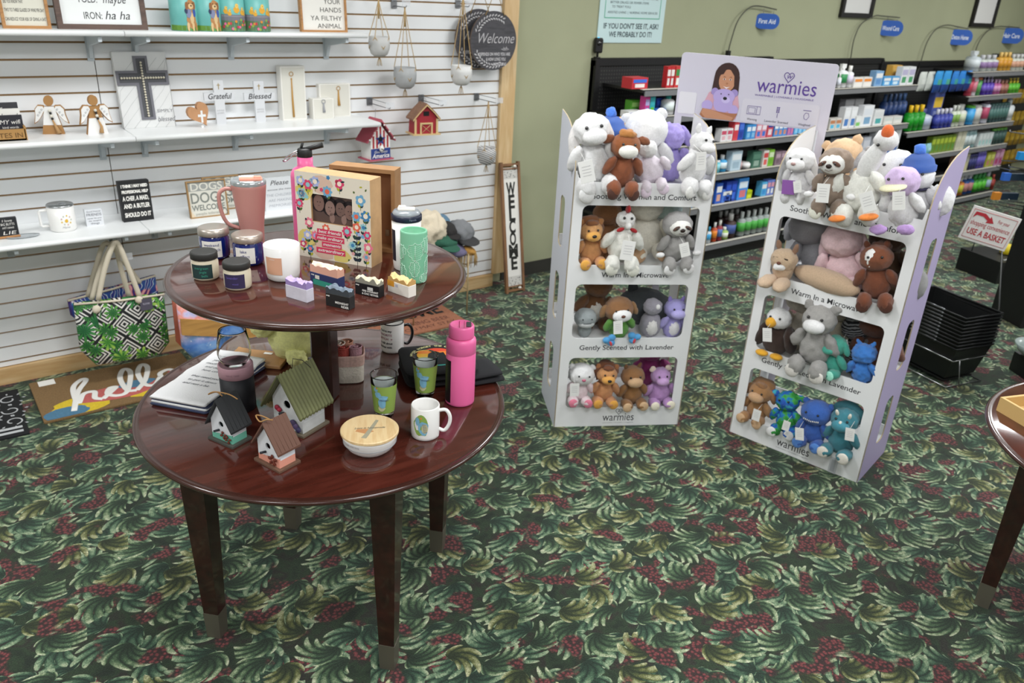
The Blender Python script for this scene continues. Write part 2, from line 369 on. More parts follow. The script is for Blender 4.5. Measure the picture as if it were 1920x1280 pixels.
def leg(par, x, y, h, ang, wt=.078, wb=.045):
    m = B(mahd)
    m.X = MX((x, y, 0), rz=ang)
    a, b_ = wt/2, wb/2; zc = .1; bc = b_+(a-b_)*zc/h
    def ring(w, z): return [(-w, -w, z), (w, -w, z), (w, w, z), (-w, w, z)]
    m.raw(ring(bc, zc)+ring(a, h-.05)+ring(a, h), [(0, 3, 2, 1)]+[(k*4+i, k*4+(i+1) % 4, k*4+4+(i+1) % 4, k*4+4+i) for k in (0, 1) for i in range(4)]+[(8, 9, 10, 11)])
    l = m.obj('leg', par)
    c = B(cap_m); c.X = MX((x, y, 0), rz=ang); c.raw(ring(b_+.001, 0)+ring(bc+.0015, zc), [(0, 3, 2, 1), (4, 5, 6, 7)]+[(i, (i+1) % 4, 4+(i+1) % 4, 4+i) for i in range(4)]); c.obj('foot_cap', l)
    return l
t = thing('display_table', 'round two-tier mahogany display table with tapered legs, loaded with gifts', 'table', (TX, TY, 0))
disc_top('lower_tabletop', t, .565, ZLOW, mah); disc_top('upper_tabletop', t, .431, ZUP, mah)
for k in range(4):
    a = 3.1125+k*R90; leg(t, .415*cos(a), .415*sin(a), ZLOW-.024, 3.1125+pi/4)
m = B(mahd); m.X = MX((0, 0, 0), rz=3.1125+pi/4)
m.box((0, 0, (ZLOW+ZUP)/2-.012), (.066, .066, ZUP-ZLOW-.024), bev=.006); m.box((0, 0, ZUP-.034), (.16, .16, .02)); m.obj('pedestal', t)
m = B(mahd); m.lathe([(.36, ZLOW-.08), (.375, ZLOW-.08), (.375, ZLOW-.024), (.36, ZLOW-.024)], 64, cap=False); m.obj('apron', t)
# second table at the right edge
t = thing('display_table', 'round mahogany table cut off by the right edge of the photo', 'table', (2.96, .40, 0))
disc_top('tabletop', t, .565, .77, mah); leg(t, -.12, .36, .746, .3)
for a in (1.9+R90, 1.9+pi, 1.9-R90): leg(t, .38*cos(a), .38*sin(a), .746, .3)
bo = atZ(1925, 795, .77)
t = thing('wooden_tray', 'small pale wooden box on the table at the right edge', 'tray', (bo.x+.06, bo.y+.0, .77), rz=-.35)
m = B(P('#c8a66b', .55)); m.box((0, 0, .005), (.16, .16, .01)); [(m.box((q*.075, 0, .03), (.01, .16, .04)), m.box((0, q*.075, .03), (.14, .01, .04))) for q in (-1, 1)]; m.obj('tray_body', t)
# ================= THINGS ON THE TABLE =================
def facing(x, y, off=0): return atan2(-y, -x)+R90+off
def patch(b, R, a0, a1, z0, z1, mat, n=10, R1=None):
    """label wrapped round a body; angles from local -Y, R at the bottom and R1 at the top"""
    R1 = R if R1 is None else R1
    vs = []
    for i in range(n+1):
        a = a0+(a1-a0)*i/n; vs += [(R*sin(a), -R*cos(a), z0), (R1*sin(a), -R1*cos(a), z1)]
    b.raw(vs, [(2*i, 2*i+2, 2*i+3, 2*i+1) for i in range(n)], mat); return b
def handle(b, R, z0, z1, out, r, ang, mat, flat=1):
    c, s_ = sin(ang), -cos(ang); zm = (z0+z1)/2; h = (z1-z0)/2
    pts = spline([(c*(R-.004), s_*(R-.004), z1), (c*(R+out*.6), s_*(R+out*.6), z1+.002), (c*(R+out), s_*(R+out), zm+h*.45), (c*(R+out*.95), s_*(R+out*.95), zm-h*.35), (c*(R+out*.5), s_*(R+out*.5), z0-.001), (c*(R-.004), s_*(R-.004), z0+.004)], 6)
    b.tube(pts, r, mat, 10); return b
glassm = P('#ffffff', .02, trans=1, ior=1.45); white = P('#f2f1ee', .3, coat=.3); paper = P('#eceae4', .8); black = P('#141414', .45); ink = P('#26262a', .7)
steel = P('#b9bbbd', .25, metal=1); kraft = P('#c79a62', .7); cream = P('#e9e3d3', .6)
# --- candles
def candle(x, y, R, h, bodyc, labc, lidc, label, txt, tc, lidm=0, z=ZUP, la=(-1.15, .5)):
    t = thing('jar_candle', label, 'candle', (x, y, z), facing(x, y)); hb = h*.74
    b = B(bodyc); b.lathe([(0, .0), (R-.006, 0), (R-.001, .005), (R, .012), (R, hb-.008), (R-.004, hb), (R-.005, hb+.004), (0, hb+.004)], 40, bodyc, cap=False); b.obj('jar', t)
    b = B(lidc); lo = hb+.001; b.lathe([(R-.001, lo), (R, lo+.001), (R, h-.003), (R-.002, h), (R-.006, h), (0, h-.0008)] if not lidm else [(R+.001, lo), (R+.002, lo+.002), (R+.001, h-.004), (R-.004, h-.001), (R-.012, h), (0, h+.001)], 40, lidc, cap=True); b.obj('lid', t)
    b = B(labc); patch(b, R+.0006, la[0], la[1], hb*.14, hb*.84, labc); mid = (la[0]+la[1])/2
    for i, (s, sz, dx) in enumerate(txt): b.text(s, sz, (mid*R+dx, 0, hb*.62-i*sz*1.15), tc, wrap=R+.0012)
    b.obj('label', t); return t
wax = P('#d9cfb6', .35, coat=.6)
candle(.601, 2.198, .0365, .078, wax, P('#1f3a3a', .6), P('#2b2b29', .55), 'cream jar candle with a dark green label and black lid', [('evergreen', .0095, 0), ('jingle', .0095, .004), ('bells', .0095, .008)], P('#3f9c83', .6))
candle(.652, 2.083, .0365, .076, wax, P('#332a4d', .6), P('#2b2b29', .55), 'cream jar candle with a dark purple label and black lid, on the upper tier', [('lavender', .0095, -.004), ('', .009, 0), ('wood', .007, .004)], P('#6d5fb0', .6))
navyg = P('#10206b', .12, coat=.8)
candle(.683, 2.370, .043, .094, navyg, paper, P('#b5aca2', .35, metal=.7), 'blue glass candle with a white weekend label and silver lid', [('weekend', .0125, 0), ('brunch', .0125, .008)], P('#28307a', .6), 1, la=(-.95, .45))
candle(.749, 2.268, .043, .092, navyg, paper, P('#b5a79c', .35, metal=.7), 'blue glass candle with a white lake label and silver lid', [('lake', .0125, -.004), ('effect', .0125, 0)], P('#28307a', .6), 1, la=(-.95, .42))
x, y = .785, 2.094
t = thing('jar_candle', 'open white candle jar with a peach square label', 'candle', (x, y, ZUP), facing(x, y))
b = B(white); b.lathe([(0, 0), (.035, 0), (.044, .006), (.047, .02), (.050, .1), (.0485, .1015), (.047, .1), (.0455, .088), (0, .087)], 48, cap=False); b.obj('jar', t)
b = B(P('#f4efe2', .5)); b.lathe([(.0455, .0875), (0, .0885)], 32, cap=False); b.obj('wax', t)
b = B(P('#d8d2c4', .8)); b.tube([(0, 0, .088), (.001, 0, .094), (.003, 0, .097)], .0008, n=5); b.obj('wick', t)
b = B(P('#d8a587', .6)); patch(b, .0488, -1.05, -.05, .025, .075, None, R1=.0502); b.text('CANDLE', .004, (-.03, 0, .068), paper, wrap=.0508); b.obj('label', t)
# --- pink travel mug
x, y = .814, 2.411
t = thing('travel_mug', 'tall dusty pink insulated travel mug with a handle and clear lid', 'mug', (x, y, ZUP), facing(x, y))
pk = P('#c38a82', .42); b = B(pk); b.lathe([(0, 0), (.031, 0), (.034, .004), (.035, .03), (.037, .07), (.047, .15), (.0515, .19), (.0525, .2), (.051, .203), (0, .2)], 48, cap=False); b.obj('body', t)
b = B(pk); a = -1.45; c_, s_ = sin(a), -cos(a)
b.tube(spline([(c_*.048, s_*.048, .185), (c_*.07, s_*.07, .187), (c_*.088, s_*.088, .17), (c_*.086, s_*.086, .12), (c_*.07, s_*.07, .08), (c_*.036, s_*.036, .062)], 6), .006, n=10); b.obj('handle', t)
b = B(P('#aab0b2', .1, metal=.4)); b.lathe([(.0525, .2), (.053, .206), (.0505, .214), (.047, .215), (.046, .208), (0, .208)], 40, cap=False); b.obj('lid', t)
b = B(P('#e59a84', .4)); b.box((.008, 0, .214), (.068, .026, .009), bev=.003); b.box((.028, 0, .219), (.022, .02, .006), bev=.002); b.obj('slider', t)
# --- tall pink bottle behind the frame
hot = P('#ee6ba4', .4, coat=.15); x, y = .972, 2.345
t = thing('water_bottle', 'tall hot pink water bottle with a black carry cap, behind the floral picture frame', 'bottle', (x, y, ZUP), facing(x, y))
b = B(hot); b.lathe([(0, 0), (.042, 0), (.0455, .004), (.046, .02), (.046, .222), (.044, .234), (.037, .245), (.0255, .252), (.0235, .257), (.0235, .282), (0, .282)], 48, cap=False); b.obj('body', t)
b = B(black); b.lathe([(.0225, .2825), (.023, .285), (.0225, .302), (.019, .307), (0, .308)], 32, cap=True)
b.tube([(-.02, 0, .298), (.02, -.004, .309), (.055, -.01, .320)], [.006, .007, .0085]); b.tube([(-.012, 0, .3), (-.004, .0, .324)], .004); b.obj('cap', t)
b = B(steel); b.tube(spline([(-.02, -.01, .302), (-.035, -.014, .296), (-.06, -.02, .28), (-.064, -.02, .273), (-.056, -.014, .272), (-.036, -.01, .287), (-.02, -.008, .296)], 4), .0022); b.obj('carabiner', t)
# --- floral picture frame
rz = atan2(-.21, .14)
t = thing('picture_frame', 'deep wooden picture frame painted with flowers, holding a sepia photo of friends', 'picture frame', (.904, 2.267, ZUP), rz)
W_, H_, D_ = .252, .262, .066
fw = P('#c39c70', .55, noise_=.08, scale=30)
b = B(P('#e2d9c8', .7)); hole = [(.052, .115), (.052, .2), (.192, .2), (.192, .115)]
b.plate([(0, 0), (W_, 0), (W_, H_), (0, H_)], [hole], 0, .008, None, edge=fw); b.obj('front_panel', t)
b = B(fw); b.box((.005, D_/2+.004, H_/2), (.01, D_-.008, H_)); b.box((W_-.005, D_/2+.004, H_/2), (.01, D_-.008, H_)); b.box((W_/2, D_/2+.004, .005), (W_-.02, D_-.008, .01)); b.box((W_/2, D_/2+.004, H_-.005), (W_-.02, D_-.008, .01)); b.box((W_/2, D_-.002, H_/2), (W_-.02, .004, H_-.02)); b.obj('box_frame', t)
b = B(P('#57433d', .6)); b.box((.122, .0105, .1575), (.15, .003, .095))
sk = [P('#7d6057', .7), P('#8a6f66', .7), P('#70574f', .7)]; hr = P('#1f1517', .7)
def disc(b, cx, cz, rx, rz_, y, m, n=14): b.raw([(cx+rx*cos(2*pi*i/n), y, cz+rz_*sin(2*pi*i/n)) for i in range(n)], [tuple(range(n))], m)
for i, (cx, cz, r) in enumerate([(.074, .174, .022), (.112, .162, .02), (.147, .163, .019), (.178, .158, .02)]):
    disc(b, cx, cz+.003, r*1.45, r*1.5, .0087, hr); disc(b, cx, cz-.002, r*.85, r*1.15, .0084, sk[i % 3]); disc(b, cx-.004, cz+.001, .0022, .0013, .0082, hr); disc(b, cx+.005, cz+.001, .0022, .0013, .0082, hr); disc(b, cx, cz-.01, .0035, .0009, .0082, P('#5a403c', .7))
for cx in (.118, .158): disc(b, cx, .132, .009, .016, .0084, sk[1])
b.obj('photo', t)
b = B(P('#d9a6ad', .7)); rnd = random.Random(5)
pal = ['#d6416a', '#e7798f', '#6fa7c9', '#8fc3c9', '#a9b4e0', '#e2694f', '#3f7fae', '#dba3a0']; lf = [P('#53672f', .7), P('#22303a', .7), P('#b3b033', .7), P('#2c4f3c', .7)]
def petals(cx, cz, r, m, n=8):
    pts = [];
    for i in range(n*4): a_ = 2*pi*i/(n*4); q = r*(.72+.28*abs(cos(n*a_/2))); pts.append((cx+q*cos(a_), -.0004, cz+q*sin(a_)))
    b.raw(pts, [tuple(range(len(pts)))], m)
def leafp(cx, cz, L_, w, an, m, y=-.0003):
    pts = [(-w*0, 0), (L_*.35, w), (L_*.75, w*.7), (L_, 0), (L_*.75, -w*.7), (L_*.35, -w)]
    b.raw([(cx+p[0]*cos(an)-p[1]*sin(an), y, cz+p[0]*sin(an)+p[1]*cos(an)) for p in pts], [tuple(range(6))], m)
fl = [(.02, .235, 4), (.045, .225, 0), (.07, .237, 4), (.11, .212, 2), (.152, .24, 0), (.022, .196, 3), (.022, .196, 1), (.012, .165, 0), (.22, .2, 2), (.205, .15, 2), (.236, .155, 6), (.228, .12, 3), (.205, .118, 5), (.24, .098, 0), (.035, .07, 4), (.062, .072, 1), (.018, .04, 0), (.042, .028, 6), (.1, .1, 5), (.172, .1, 0), (.242, .06, 1), (.235, .03, 7), (.043, .11, 1), (.19, .06, 3)]
def stem(cx, cz, L_, m): b.raw([(cx-.0012, -.0002, cz), (cx+.0012, -.0002, cz), (cx+.0008, -.0002, cz-L_), (cx-.0008, -.0002, cz-L_)], [(0, 1, 2, 3)], m)
yb = [P('#d9c774', .7), P('#d9b9a6', .7), P('#c9d3c4', .7), P('#e0b978', .7)]
for i, (cx, cz, rr) in enumerate([(.03, .2, .03), (.09, .23, .035), (.19, .225, .04), (.22, .13, .03), (.03, .06, .035), (.09, .03, .04), (.21, .05, .035), (.03, .12, .025), (.15, .02, .03)]):
    pts = [(min(max(cx+rr*cos(a_)*(1+.2*sin(3*a_+i)), .001), W_-.001), -.0001, min(max(cz+rr*.8*sin(a_), .001), H_-.001)) for a_ in [k*.5 for k in range(12)]]
    if not any(hole[0][0] < p[0] < hole[2][0] and .115 < p[2] < .2 for p in pts): b.raw(pts, [tuple(range(12))], yb[i % 4])
for i, (cx, cz, ci) in enumerate(fl):
    stem(cx, cz, .03, lf[i % 2]); leafp(cx, cz-.022, .014, .004, .8, lf[(i+1) % 4]); leafp(cx, cz-.022, .014, .004, 2.3, lf[(i+2) % 4])
    r = rnd.uniform(.012, .018); petals(cx, cz, r, P(pal[ci], .7), 5+i % 4)
    disc(b, cx, cz, r*.45, r*.45, -.0006, P(pal[(ci+3) % 8] if i % 2 else '#f0e2cf', .7), 10)
for k in range(5):
    leafp(.205, .012+k*.017, .018, .006, .7, lf[1]); leafp(.205, .012+k*.017, .018, .006, 2.45, lf[1])
stem(.205, .1, .1, lf[1])
for k in range(70):
    cx, cz = rnd.uniform(.008, W_-.008), rnd.uniform(.008, H_-.008)
    if not (.04 < cx < .204 and .103 < cz < .212) and not (.055 < cx < .17 and cz < .108): leafp(cx, cz, rnd.uniform(.007, .016), rnd.uniform(.002, .004), rnd.uniform(0, 6.2), lf[k % 4], -.00045) if k % 3 else petals(cx, cz, rnd.uniform(.004, .007), P(pal[k % 8], .7), 5)
for k, (s, w, cx) in enumerate([('best friends', .085, .112), ('make ordinary', .1, .112), ('moments', .068, .118), ('extraordinary', .1, .114)]):
    zc = .088-k*.0195; b.raw([(cx-w/2, -.0008, zc-.009), (cx+w/2, -.0008, zc-.009), (cx+w/2, -.0008, zc+.008), (cx-w/2, -.0008, zc+.008)], [(0, 1, 2, 3)], P('#d0395c', .7))
    b.text(s, .0135, (cx, -.0013, zc-.004), paper, shear=.25, bold=.0002, fit=w*.9)
b.obj('flower_print', t)
# --- second wooden frame, seen from behind
rz = atan2(-.154, .142); t = thing('picture_frame', 'plain wooden box frame seen from its open back, standing behind the floral frame', 'picture frame', (1.03, 2.30, ZUP), rz)
fw2 = P('#a07850', .55, noise_=.08, scale=30); b = B(fw2); w = .21; h = .262; d = .06
for c_, s_ in (((.006, d/2, h/2), (.012, d, h)), ((w-.006, d/2, h/2), (.012, d, h)), ((w/2, d/2, .006), (w-.024, d, .012)), ((w/2, d/2, h-.006), (w-.024, d, .012))): b.box(c_, s_)
b.obj('box_frame', t); b = B(P('#8d6242', .7)); b.box((w/2, d-.008, h/2), (w-.024, .004, h-.024)); b.obj('back_board', t)
b = B(steel); b.box((w*.45, d-.0115, .17), (.02, .003, .012)); b.box((w*.8, d-.0115, .05), (.012, .003, .02)); b.obj('clip', t)
# --- tumblers
x, y = 1.135, 2.008; t = thing('tumbler', 'white tumbler with a navy stripe and clear navy-rimmed lid beside the frame', 'tumbler', (x, y, ZUP), facing(x, y))
b = B(white); b.lathe([(0, 0), (.035, 0), (.038, .004), (.04, .02), (.0435, .15), (0, .15)], 40, cap=False); b.obj('body', t)
b = B(P('#161d33', .5)); patch(b, .0408, -1.35, -.85, .03, .125, None, R1=.0434); b.obj('label', t)
b = B(P('#1b2238', .3)); b.lathe([(.0435, .1495), (.0455, .151), (.0455, .166), (.043, .168), (.041, .164), (0, .164)], 40, cap=True); b.text('TRAVEL', .007, (.02, 0, .156), P('#8b90a5', .5), wrap=.0458); b.obj('lid_ring', t)
b = B(P('#c9d0d6', .08, trans=.6)); b.lathe([(.041, .166), (.041, .172), (.036, .178), (0, .179)], 32, cap=True); b.obj('clear_lid', t)
b = B(P('#f3efe6', .4)); b.box((.0, 0, .182), (.05, .024, .007), bev=.002); b.box((-.012, .0, .187), (.022, .02, .006), bev=.002); b.obj('flip_tab', t)
x, y = 1.100, 1.904; t = thing('can_cooler', 'mint green slim can cooler with white outlined monstera leaves', 'can cooler', (x, y, ZUP), facing(x, y))
mint = P('#78b795', .45); b = B(mint); b.lathe([(0, 0), (.034, 0), (.0375, .003), (.038, .008), (.0385, .146), (.037, .15), (.0345, .151), (.033, .148), (.032, .12), (0, .118)], 48, cap=False); b.obj('body', t)
b = B(P('#c9e8d6', .5)); Rw = .0389
def wl(pts, r=.0008):
    b.tube([(Rw*sin(p[0]/Rw), -Rw*cos(p[0]/Rw), p[1]) for p in pts], r, n=4)
def outl(cx, cz, L_, w, an, n=14, lob=5):
    o = []
    for i in range(n*2+1):
        u = i/(n*2); a_ = u*2*pi; rr = (1+.13*cos(lob*2*a_)); px_, pz_ = w*sin(a_)*rr*(1-.25*cos(a_)), -L_/2*cos(a_)*rr
        o.append((cx+px_*cos(an)-pz_*sin(an), cz+px_*sin(an)+pz_*cos(an)))
    wl(o)
    wl([(cx-L_*.5*-sin(an)*-1, cz-L_*.5*cos(an)), (cx-L_*.4*sin(an), cz+L_*.4*cos(an))])
    for k in range(-3, 4):
        for sd in (-1, 1):
            bz = k*L_*.12; q = [(0, bz), (sd*w*.75, bz+L_*.1)]; wl([(cx+p[0]*cos(an)-p[1]*sin(an), cz+p[0]*sin(an)+p[1]*cos(an)) for p in q], .0003)
outl(.006, .095, .05, .022, .1); outl(.002, .045, .046, .014, 0); outl(-.042, .09, .045, .015, -.4); outl(.045, .11, .05, .02, .5); outl(.03, .016, .026, .012, .6); outl(-.036, .03, .05, .014, .2); outl(.05, .05, .05, .016, -.3)
b.obj('leaf_outlines', t)
# --- soaps
def soap(x0, y0, x1, y1, d, hw, h, wrapm, topm, top2, label, lines=(), extra=None, seed=1):
    rz = atan2(y1-y0, x1-x0); L_ = sqrt((x1-x0)**2+(y1-y0)**2)
    t = thing('soap_bar', label, 'soap', (x0, y0, ZUP), rz, 'handmade soap bars on the upper tier')
    b = B(wrapm); b.box((L_/2, d/2, hw/2), (L_, d, hw), bev=.001); b.obj('wrapper', t)
    b = B(topm, top2); n, m_ = 22, 8; vs = []
    for i in range(n+1):
        for j in range(m_+1):
            u, v = i/n, j/m_; z = h-.008+.0045*sin(u*13+seed+v*2+2*noise.noise(Vector((u*5, v*2, seed+9))))*(.6+.4*sin(v*4))+.008*noise.noise(Vector((u*6, v*3, seed)))
            if v in (0, 1): z -= .002
            vs.append((.001+u*(L_-.002), .001+v*(d-.002), z))
    fs = [(i*(m_+1)+j, (i+1)*(m_+1)+j, (i+1)*(m_+1)+j+1, i*(m_+1)+j+1) for i in range(n) for j in range(m_)]
    b.raw(vs, fs, top2, True)
    for rng_ in ([i*(m_+1) for i in range(n+1)], [i*(m_+1)+m_ for i in range(n+1)], list(range(m_+1)), [n*(m_+1)+j for j in range(m_+1)]):
        q = [vs[i] for i in rng_]; k = len(q); b.raw(q+[(p[0], p[1], hw-.004) for p in q], [(i, i+1, k+i+1, k+i) for i in range(k-1)], topm)
    b.obj('soap', t)
    if lines or extra:
        b = B(paper)
        for s, sz, xx, zz in lines: b.text(s, sz, (xx*L_, -.0008, zz), paper, bold=.0002, align='RIGHT' if xx > .8 else 'LEFT')
        if extra: extra(b, L_, hw)
        b.obj('print', t)
    return t
def q_(b, x0, z0, x1, z1, m, y=-.0005): b.raw([(x0, y, z0), (x1, y, z0), (x1, y, z1), (x0, y, z1)], [(0, 1, 2, 3)], m)
soap(.735, 1.953, .765, 1.883, .027, .036, .06, P('#d5d2de', .4, noise_=.06, scale=50), P('#9b86bd', .6), P('#b7a3d3', .6), 'lavender topped soap bar in a clear white wrap, leftmost of the soaps')
soap(.834, 2.022, .874, 1.928, .03, .035, .066, P('#2c3560', .5), P('#dba690', .6), P('#e9cdb8', .6), 'peach topped soap bar in a navy and teal wrap, rear of the soaps', [('soap', .006, .06, .027)], lambda b, L_, hw: (q_(b, .02, .018, .036, .029, P('#d9d6c8', .6)), q_(b, .012, .0, L_, .016, P('#2f8f7b', .6), -.0004)), 2)
soap(.801, 1.846, .838, 1.782, .026, .036, .06, P('#1d1d1d', .5), P('#3c4248', .6), P('#6d7a88', .6), 'charcoal soap bar in a black midnight wrap, frontmost of the soaps', [('soap', .006, .04, .028), ('MIDNIGHT', .0085, .97, .012), ('RIDER', .0085, .97, .003)], None, 3)
soap(.906, 1.887, .944, 1.82, .026, .034, .056, P('#121214', .5), P('#8d8b7d', .6), P('#cfc9ae', .6), 'beige marbled soap bar in a black wrap with white lettering', [('soap', .006, .04, .027), ('FIRE HYDRANT', .0075, .97, .012), ('& CHIC VETIVER', .0072, .97, .004)], lambda b, L_, hw: q_(b, L_*.52, .018, L_*.75, .027, P('#c9c9c4', .6)), 4)
soap(.993, 1.863, 1.015, 1.785, .03, .033, .054, P('#e9e4da', .45), P('#caa062', .6), P('#dfbd84', .6), 'golden brown topped soap bar in a white wrap, rightmost of the soaps', [], lambda b, L_, hw: (q_(b, 0, .018, .026, .034, P('#d9962f', .5)), q_(b, .03, .02, .04, .028, P('#b9b7c2', .6))), 6)
# ---------------- lower tier ----------------
towm = P('#e9e9ea', .95, bump=.3, bscale=300); towd = P('#3f4763', .95)
BL, BR_, TL, TR = (atZ(px, py, ZLOW+.02) for px, py in ((280, 748), (388, 768), (402, 664), (500, 676)))
tc = (BL+BR_+TL+TR)/4; rz = atan2(BR_.y-BL.y, BR_.x-BL.x); wT = (BR_-BL).length; lT = ((TL-BL).length+(TR-BR_).length)/2
def towel(k, m, txt=False):
    b = B(m); w, l, r = wT*(1-.02*(k % 2)), lT*(1-.015*(k % 3)), .0055
    z = .0055+k*.0078; n = 18; vs = []; fs = []
    prof = [(-w/2+.006, -.0038), (w/2-.01, -.0038), (w/2, 0), (w/2-.008, .0036), (-w/2+.006, .0036), (-w/2, .0005)]
    rr = random.Random(k)
    for j in range(n+1):
        y_ = -l/2+l*j/n
        for p in prof: vs.append((p[0]+rr.uniform(-.002, .002)+.002*sin(j*.8+k), y_+rr.uniform(-.001, .001), z+p[1]+.0008*sin(j*1.1+p[0]*30)))
    q = len(prof); fs = [(j*q+i, j*q+(i+1) % q, (j+1)*q+(i+1) % q, (j+1)*q+i) for j in range(n) for i in range(q)]+[tuple(range(q)), tuple(n*q+i for i in range(q))]
    b.raw(vs, fs, m, True)
    if txt:
        T = Matrix.Translation((0, .0, z+.0046))
        for i, s in enumerate(['you drink too', 'much and your cat', 'and dog both', 'have cirrhosis', 'they need you', 'to put it down', 'and rest a bit']): b.text(s, .017, (-.01+.006*(i % 2), .1-i*.025-(i > 3)*.02, 0), P('#4a4c58', .8), shear=.3, flat=True, M=T)
    return b
for k in range(4):
    last = k == 3
    o = towel(k, towm if k % 2 else towd, last).obj('kitchen_towel', None, (tc.x, tc.y, ZLOW), rz, 'white flour sack kitchen towel with printed lettering, topmost of its stack' if last else ('navy edged folded towel %s of the towel stack' % ('at the bottom', 'second from the bottom', 'just under the top')[k]), 'towel', 'folded towels on the lower tier')
c = atZ(478, 668, ZLOW+.01); t = thing('cutting_board', 'small light wooden board with a white tag, behind the towels', 'board', (c.x, c.y, ZLOW), atan2(-.5, .55))
b = B(P('#a87f52', .5, noise_=.1, scale=12)); b.box((.02, -.01, .008), (.19, .11, .014), bev=.003); b.obj('board', t)
b = B(paper); b.box((.04, .02, .0165), (.03, .014, .001)); b.obj('tag', t)
# wine glass on its gift tube
x, y = .657, 2.198; t = thing('gift_tube', 'black gift tube with a dusty pink top, under the stemless wine glass', 'box', (x, y, ZLOW), facing(x, y))
b = B(P('#16171d', .55)); b.lathe([(0, 0), (.049, 0), (.05, .002), (.05, .112), (0, .112)], 48, cap=False); b.text('1', .018, (-.042, 0, .055), P('#c9b02f', .4), wrap=.0506); b.text('the', .012, (-.012, 0, .062), P('#8d5a30', .4), wrap=.0506); b.obj('tube', t)
b = B(P('#b68d97', .6)); b.lathe([(.0502, .1122), (.051, .1125), (.051, .147), (.0495, .149), (.046, .149), (.045, .145), (0, .145)], 48, cap=False); b.text('WINE TIME', .008, (-.012, 0, .126), P('#8c6c79', .6), wrap=.0515); b.obj('cap', t)
gw = P('#ffffff', .02, trans=1, ior=1.12)
t = thing('wine_glass', 'clear stemless wine glass standing on the pink and black gift tube', 'glass', (x, y, ZLOW+.1455), facing(x, y))
t.scale = (1.12, 1.12, 1.12); b = B(gw); b.lathe([(0, 0), (.022, 0), (.03, .003), (.039, .016), (.0435, .034), (.042, .06), (.036, .096), (.0345, .1), (.0335, .096), (.0395, .06), (.041, .035), (.0365, .02), (.027, .011), (0, .009)], 48, cap=False); b.obj('bowl', t)
# mugs
def mug(x, y, R, h, bm_, hm_, rimm, label, hang, deco, z=ZLOW):
    t = thing('mug', label, 'mug', (x, y, z), facing(x, y))
    b = B(bm_, rimm); b.lathe([(0, 0), (R-.006, 0), (R-.001, .004), (R, .012), (R, h-.003), (R-.0015, h), (R-.004, h), (R-.005, h-.004), (R-.005, .02), (R-.012, .008), (0, .008)], 48, mats=[bm_]*4+[rimm]*3+[bm_]*3, cap=False); b.obj('body', t)
    b = B(hm_); handle(b, R, h*.2, h*.82, .03, .0055, hang, None); b.obj('handle', t)
    b = B(ink); deco(b, R+.0008); b.obj('print', t); return t
def d1(b, R):
    for i, (s, c_, xx) in enumerate((("You're my", '#1c1c1e', -.028), ('FAVORITE', '#a77584', -.028), ('BITCH  +', '#a05a68', -.026), ('to talk about', '#1c1c1e', -.026), ('bitches with', '#1c1c1e', -.028))): b.text(s, .0115, (xx, 0, .084-i*.0155), P(c_, .6), wrap=R, bold=.0003, fit=.052)
mug(1.259, 2.331, .041, .112, white, P('#161616', .25, coat=.5), P('#161616', .3), 'white mug with a black handle and printed lettering, under the upper tier', R90+.15, d1)
mapg = P('#8fae55', .35, coat=.3); mapb = P('#7fb4cf', .35); mapy = P('#c6c39a', .5); mapo = P('#e08a4a', .5)
def blobp(b, R, cx, cz, rx, rz_, m, off=0, n=14, sd=0):
    pts = []
    for i in range(n): a_ = 2*pi*i/n; q = 1+.3*noise.noise(Vector((cos(a_)*1.5+sd, sin(a_)*1.5, sd))); xx = cx+rx*q*cos(a_); pts.append(((R+off)*sin(xx/R), -(R+off)*cos(xx/R), cz+rz_*q*sin(a_)))
    ctr = ((R+off)*sin(cx/R), -(R+off)*cos(cx/R), cz); b.raw([ctr]+pts, [(0, 1+i, 1+(i+1) % n) for i in range(n)], m)
def d2(b, R):
    blobp(b, R, -.012, .052, .024, .032, mapg, 0, 24, 0.1); blobp(b, R, -.006, .046, .016, .022, mapb, .0004, sd=3); blobp(b, R, -.024, .066, .007, .012, mapb, .0004, sd=5); blobp(b, R, -.002, .045, .009, .016, mapy, .0008, sd=8); blobp(b, R, -.012, .078, .003, .003, mapo, .0008)
    for i in range(5): b.text('lake', .007, (-.004+.001*i, 0, .056-.006*i), P('#5a5f7d', .6), wrap=R+.0012, shear=.3)
mug(1.054, 1.757, .0415, .104, white, white, white, 'white mug printed with a green and blue round map, in front of the pint glasses', R90-.1, d2)
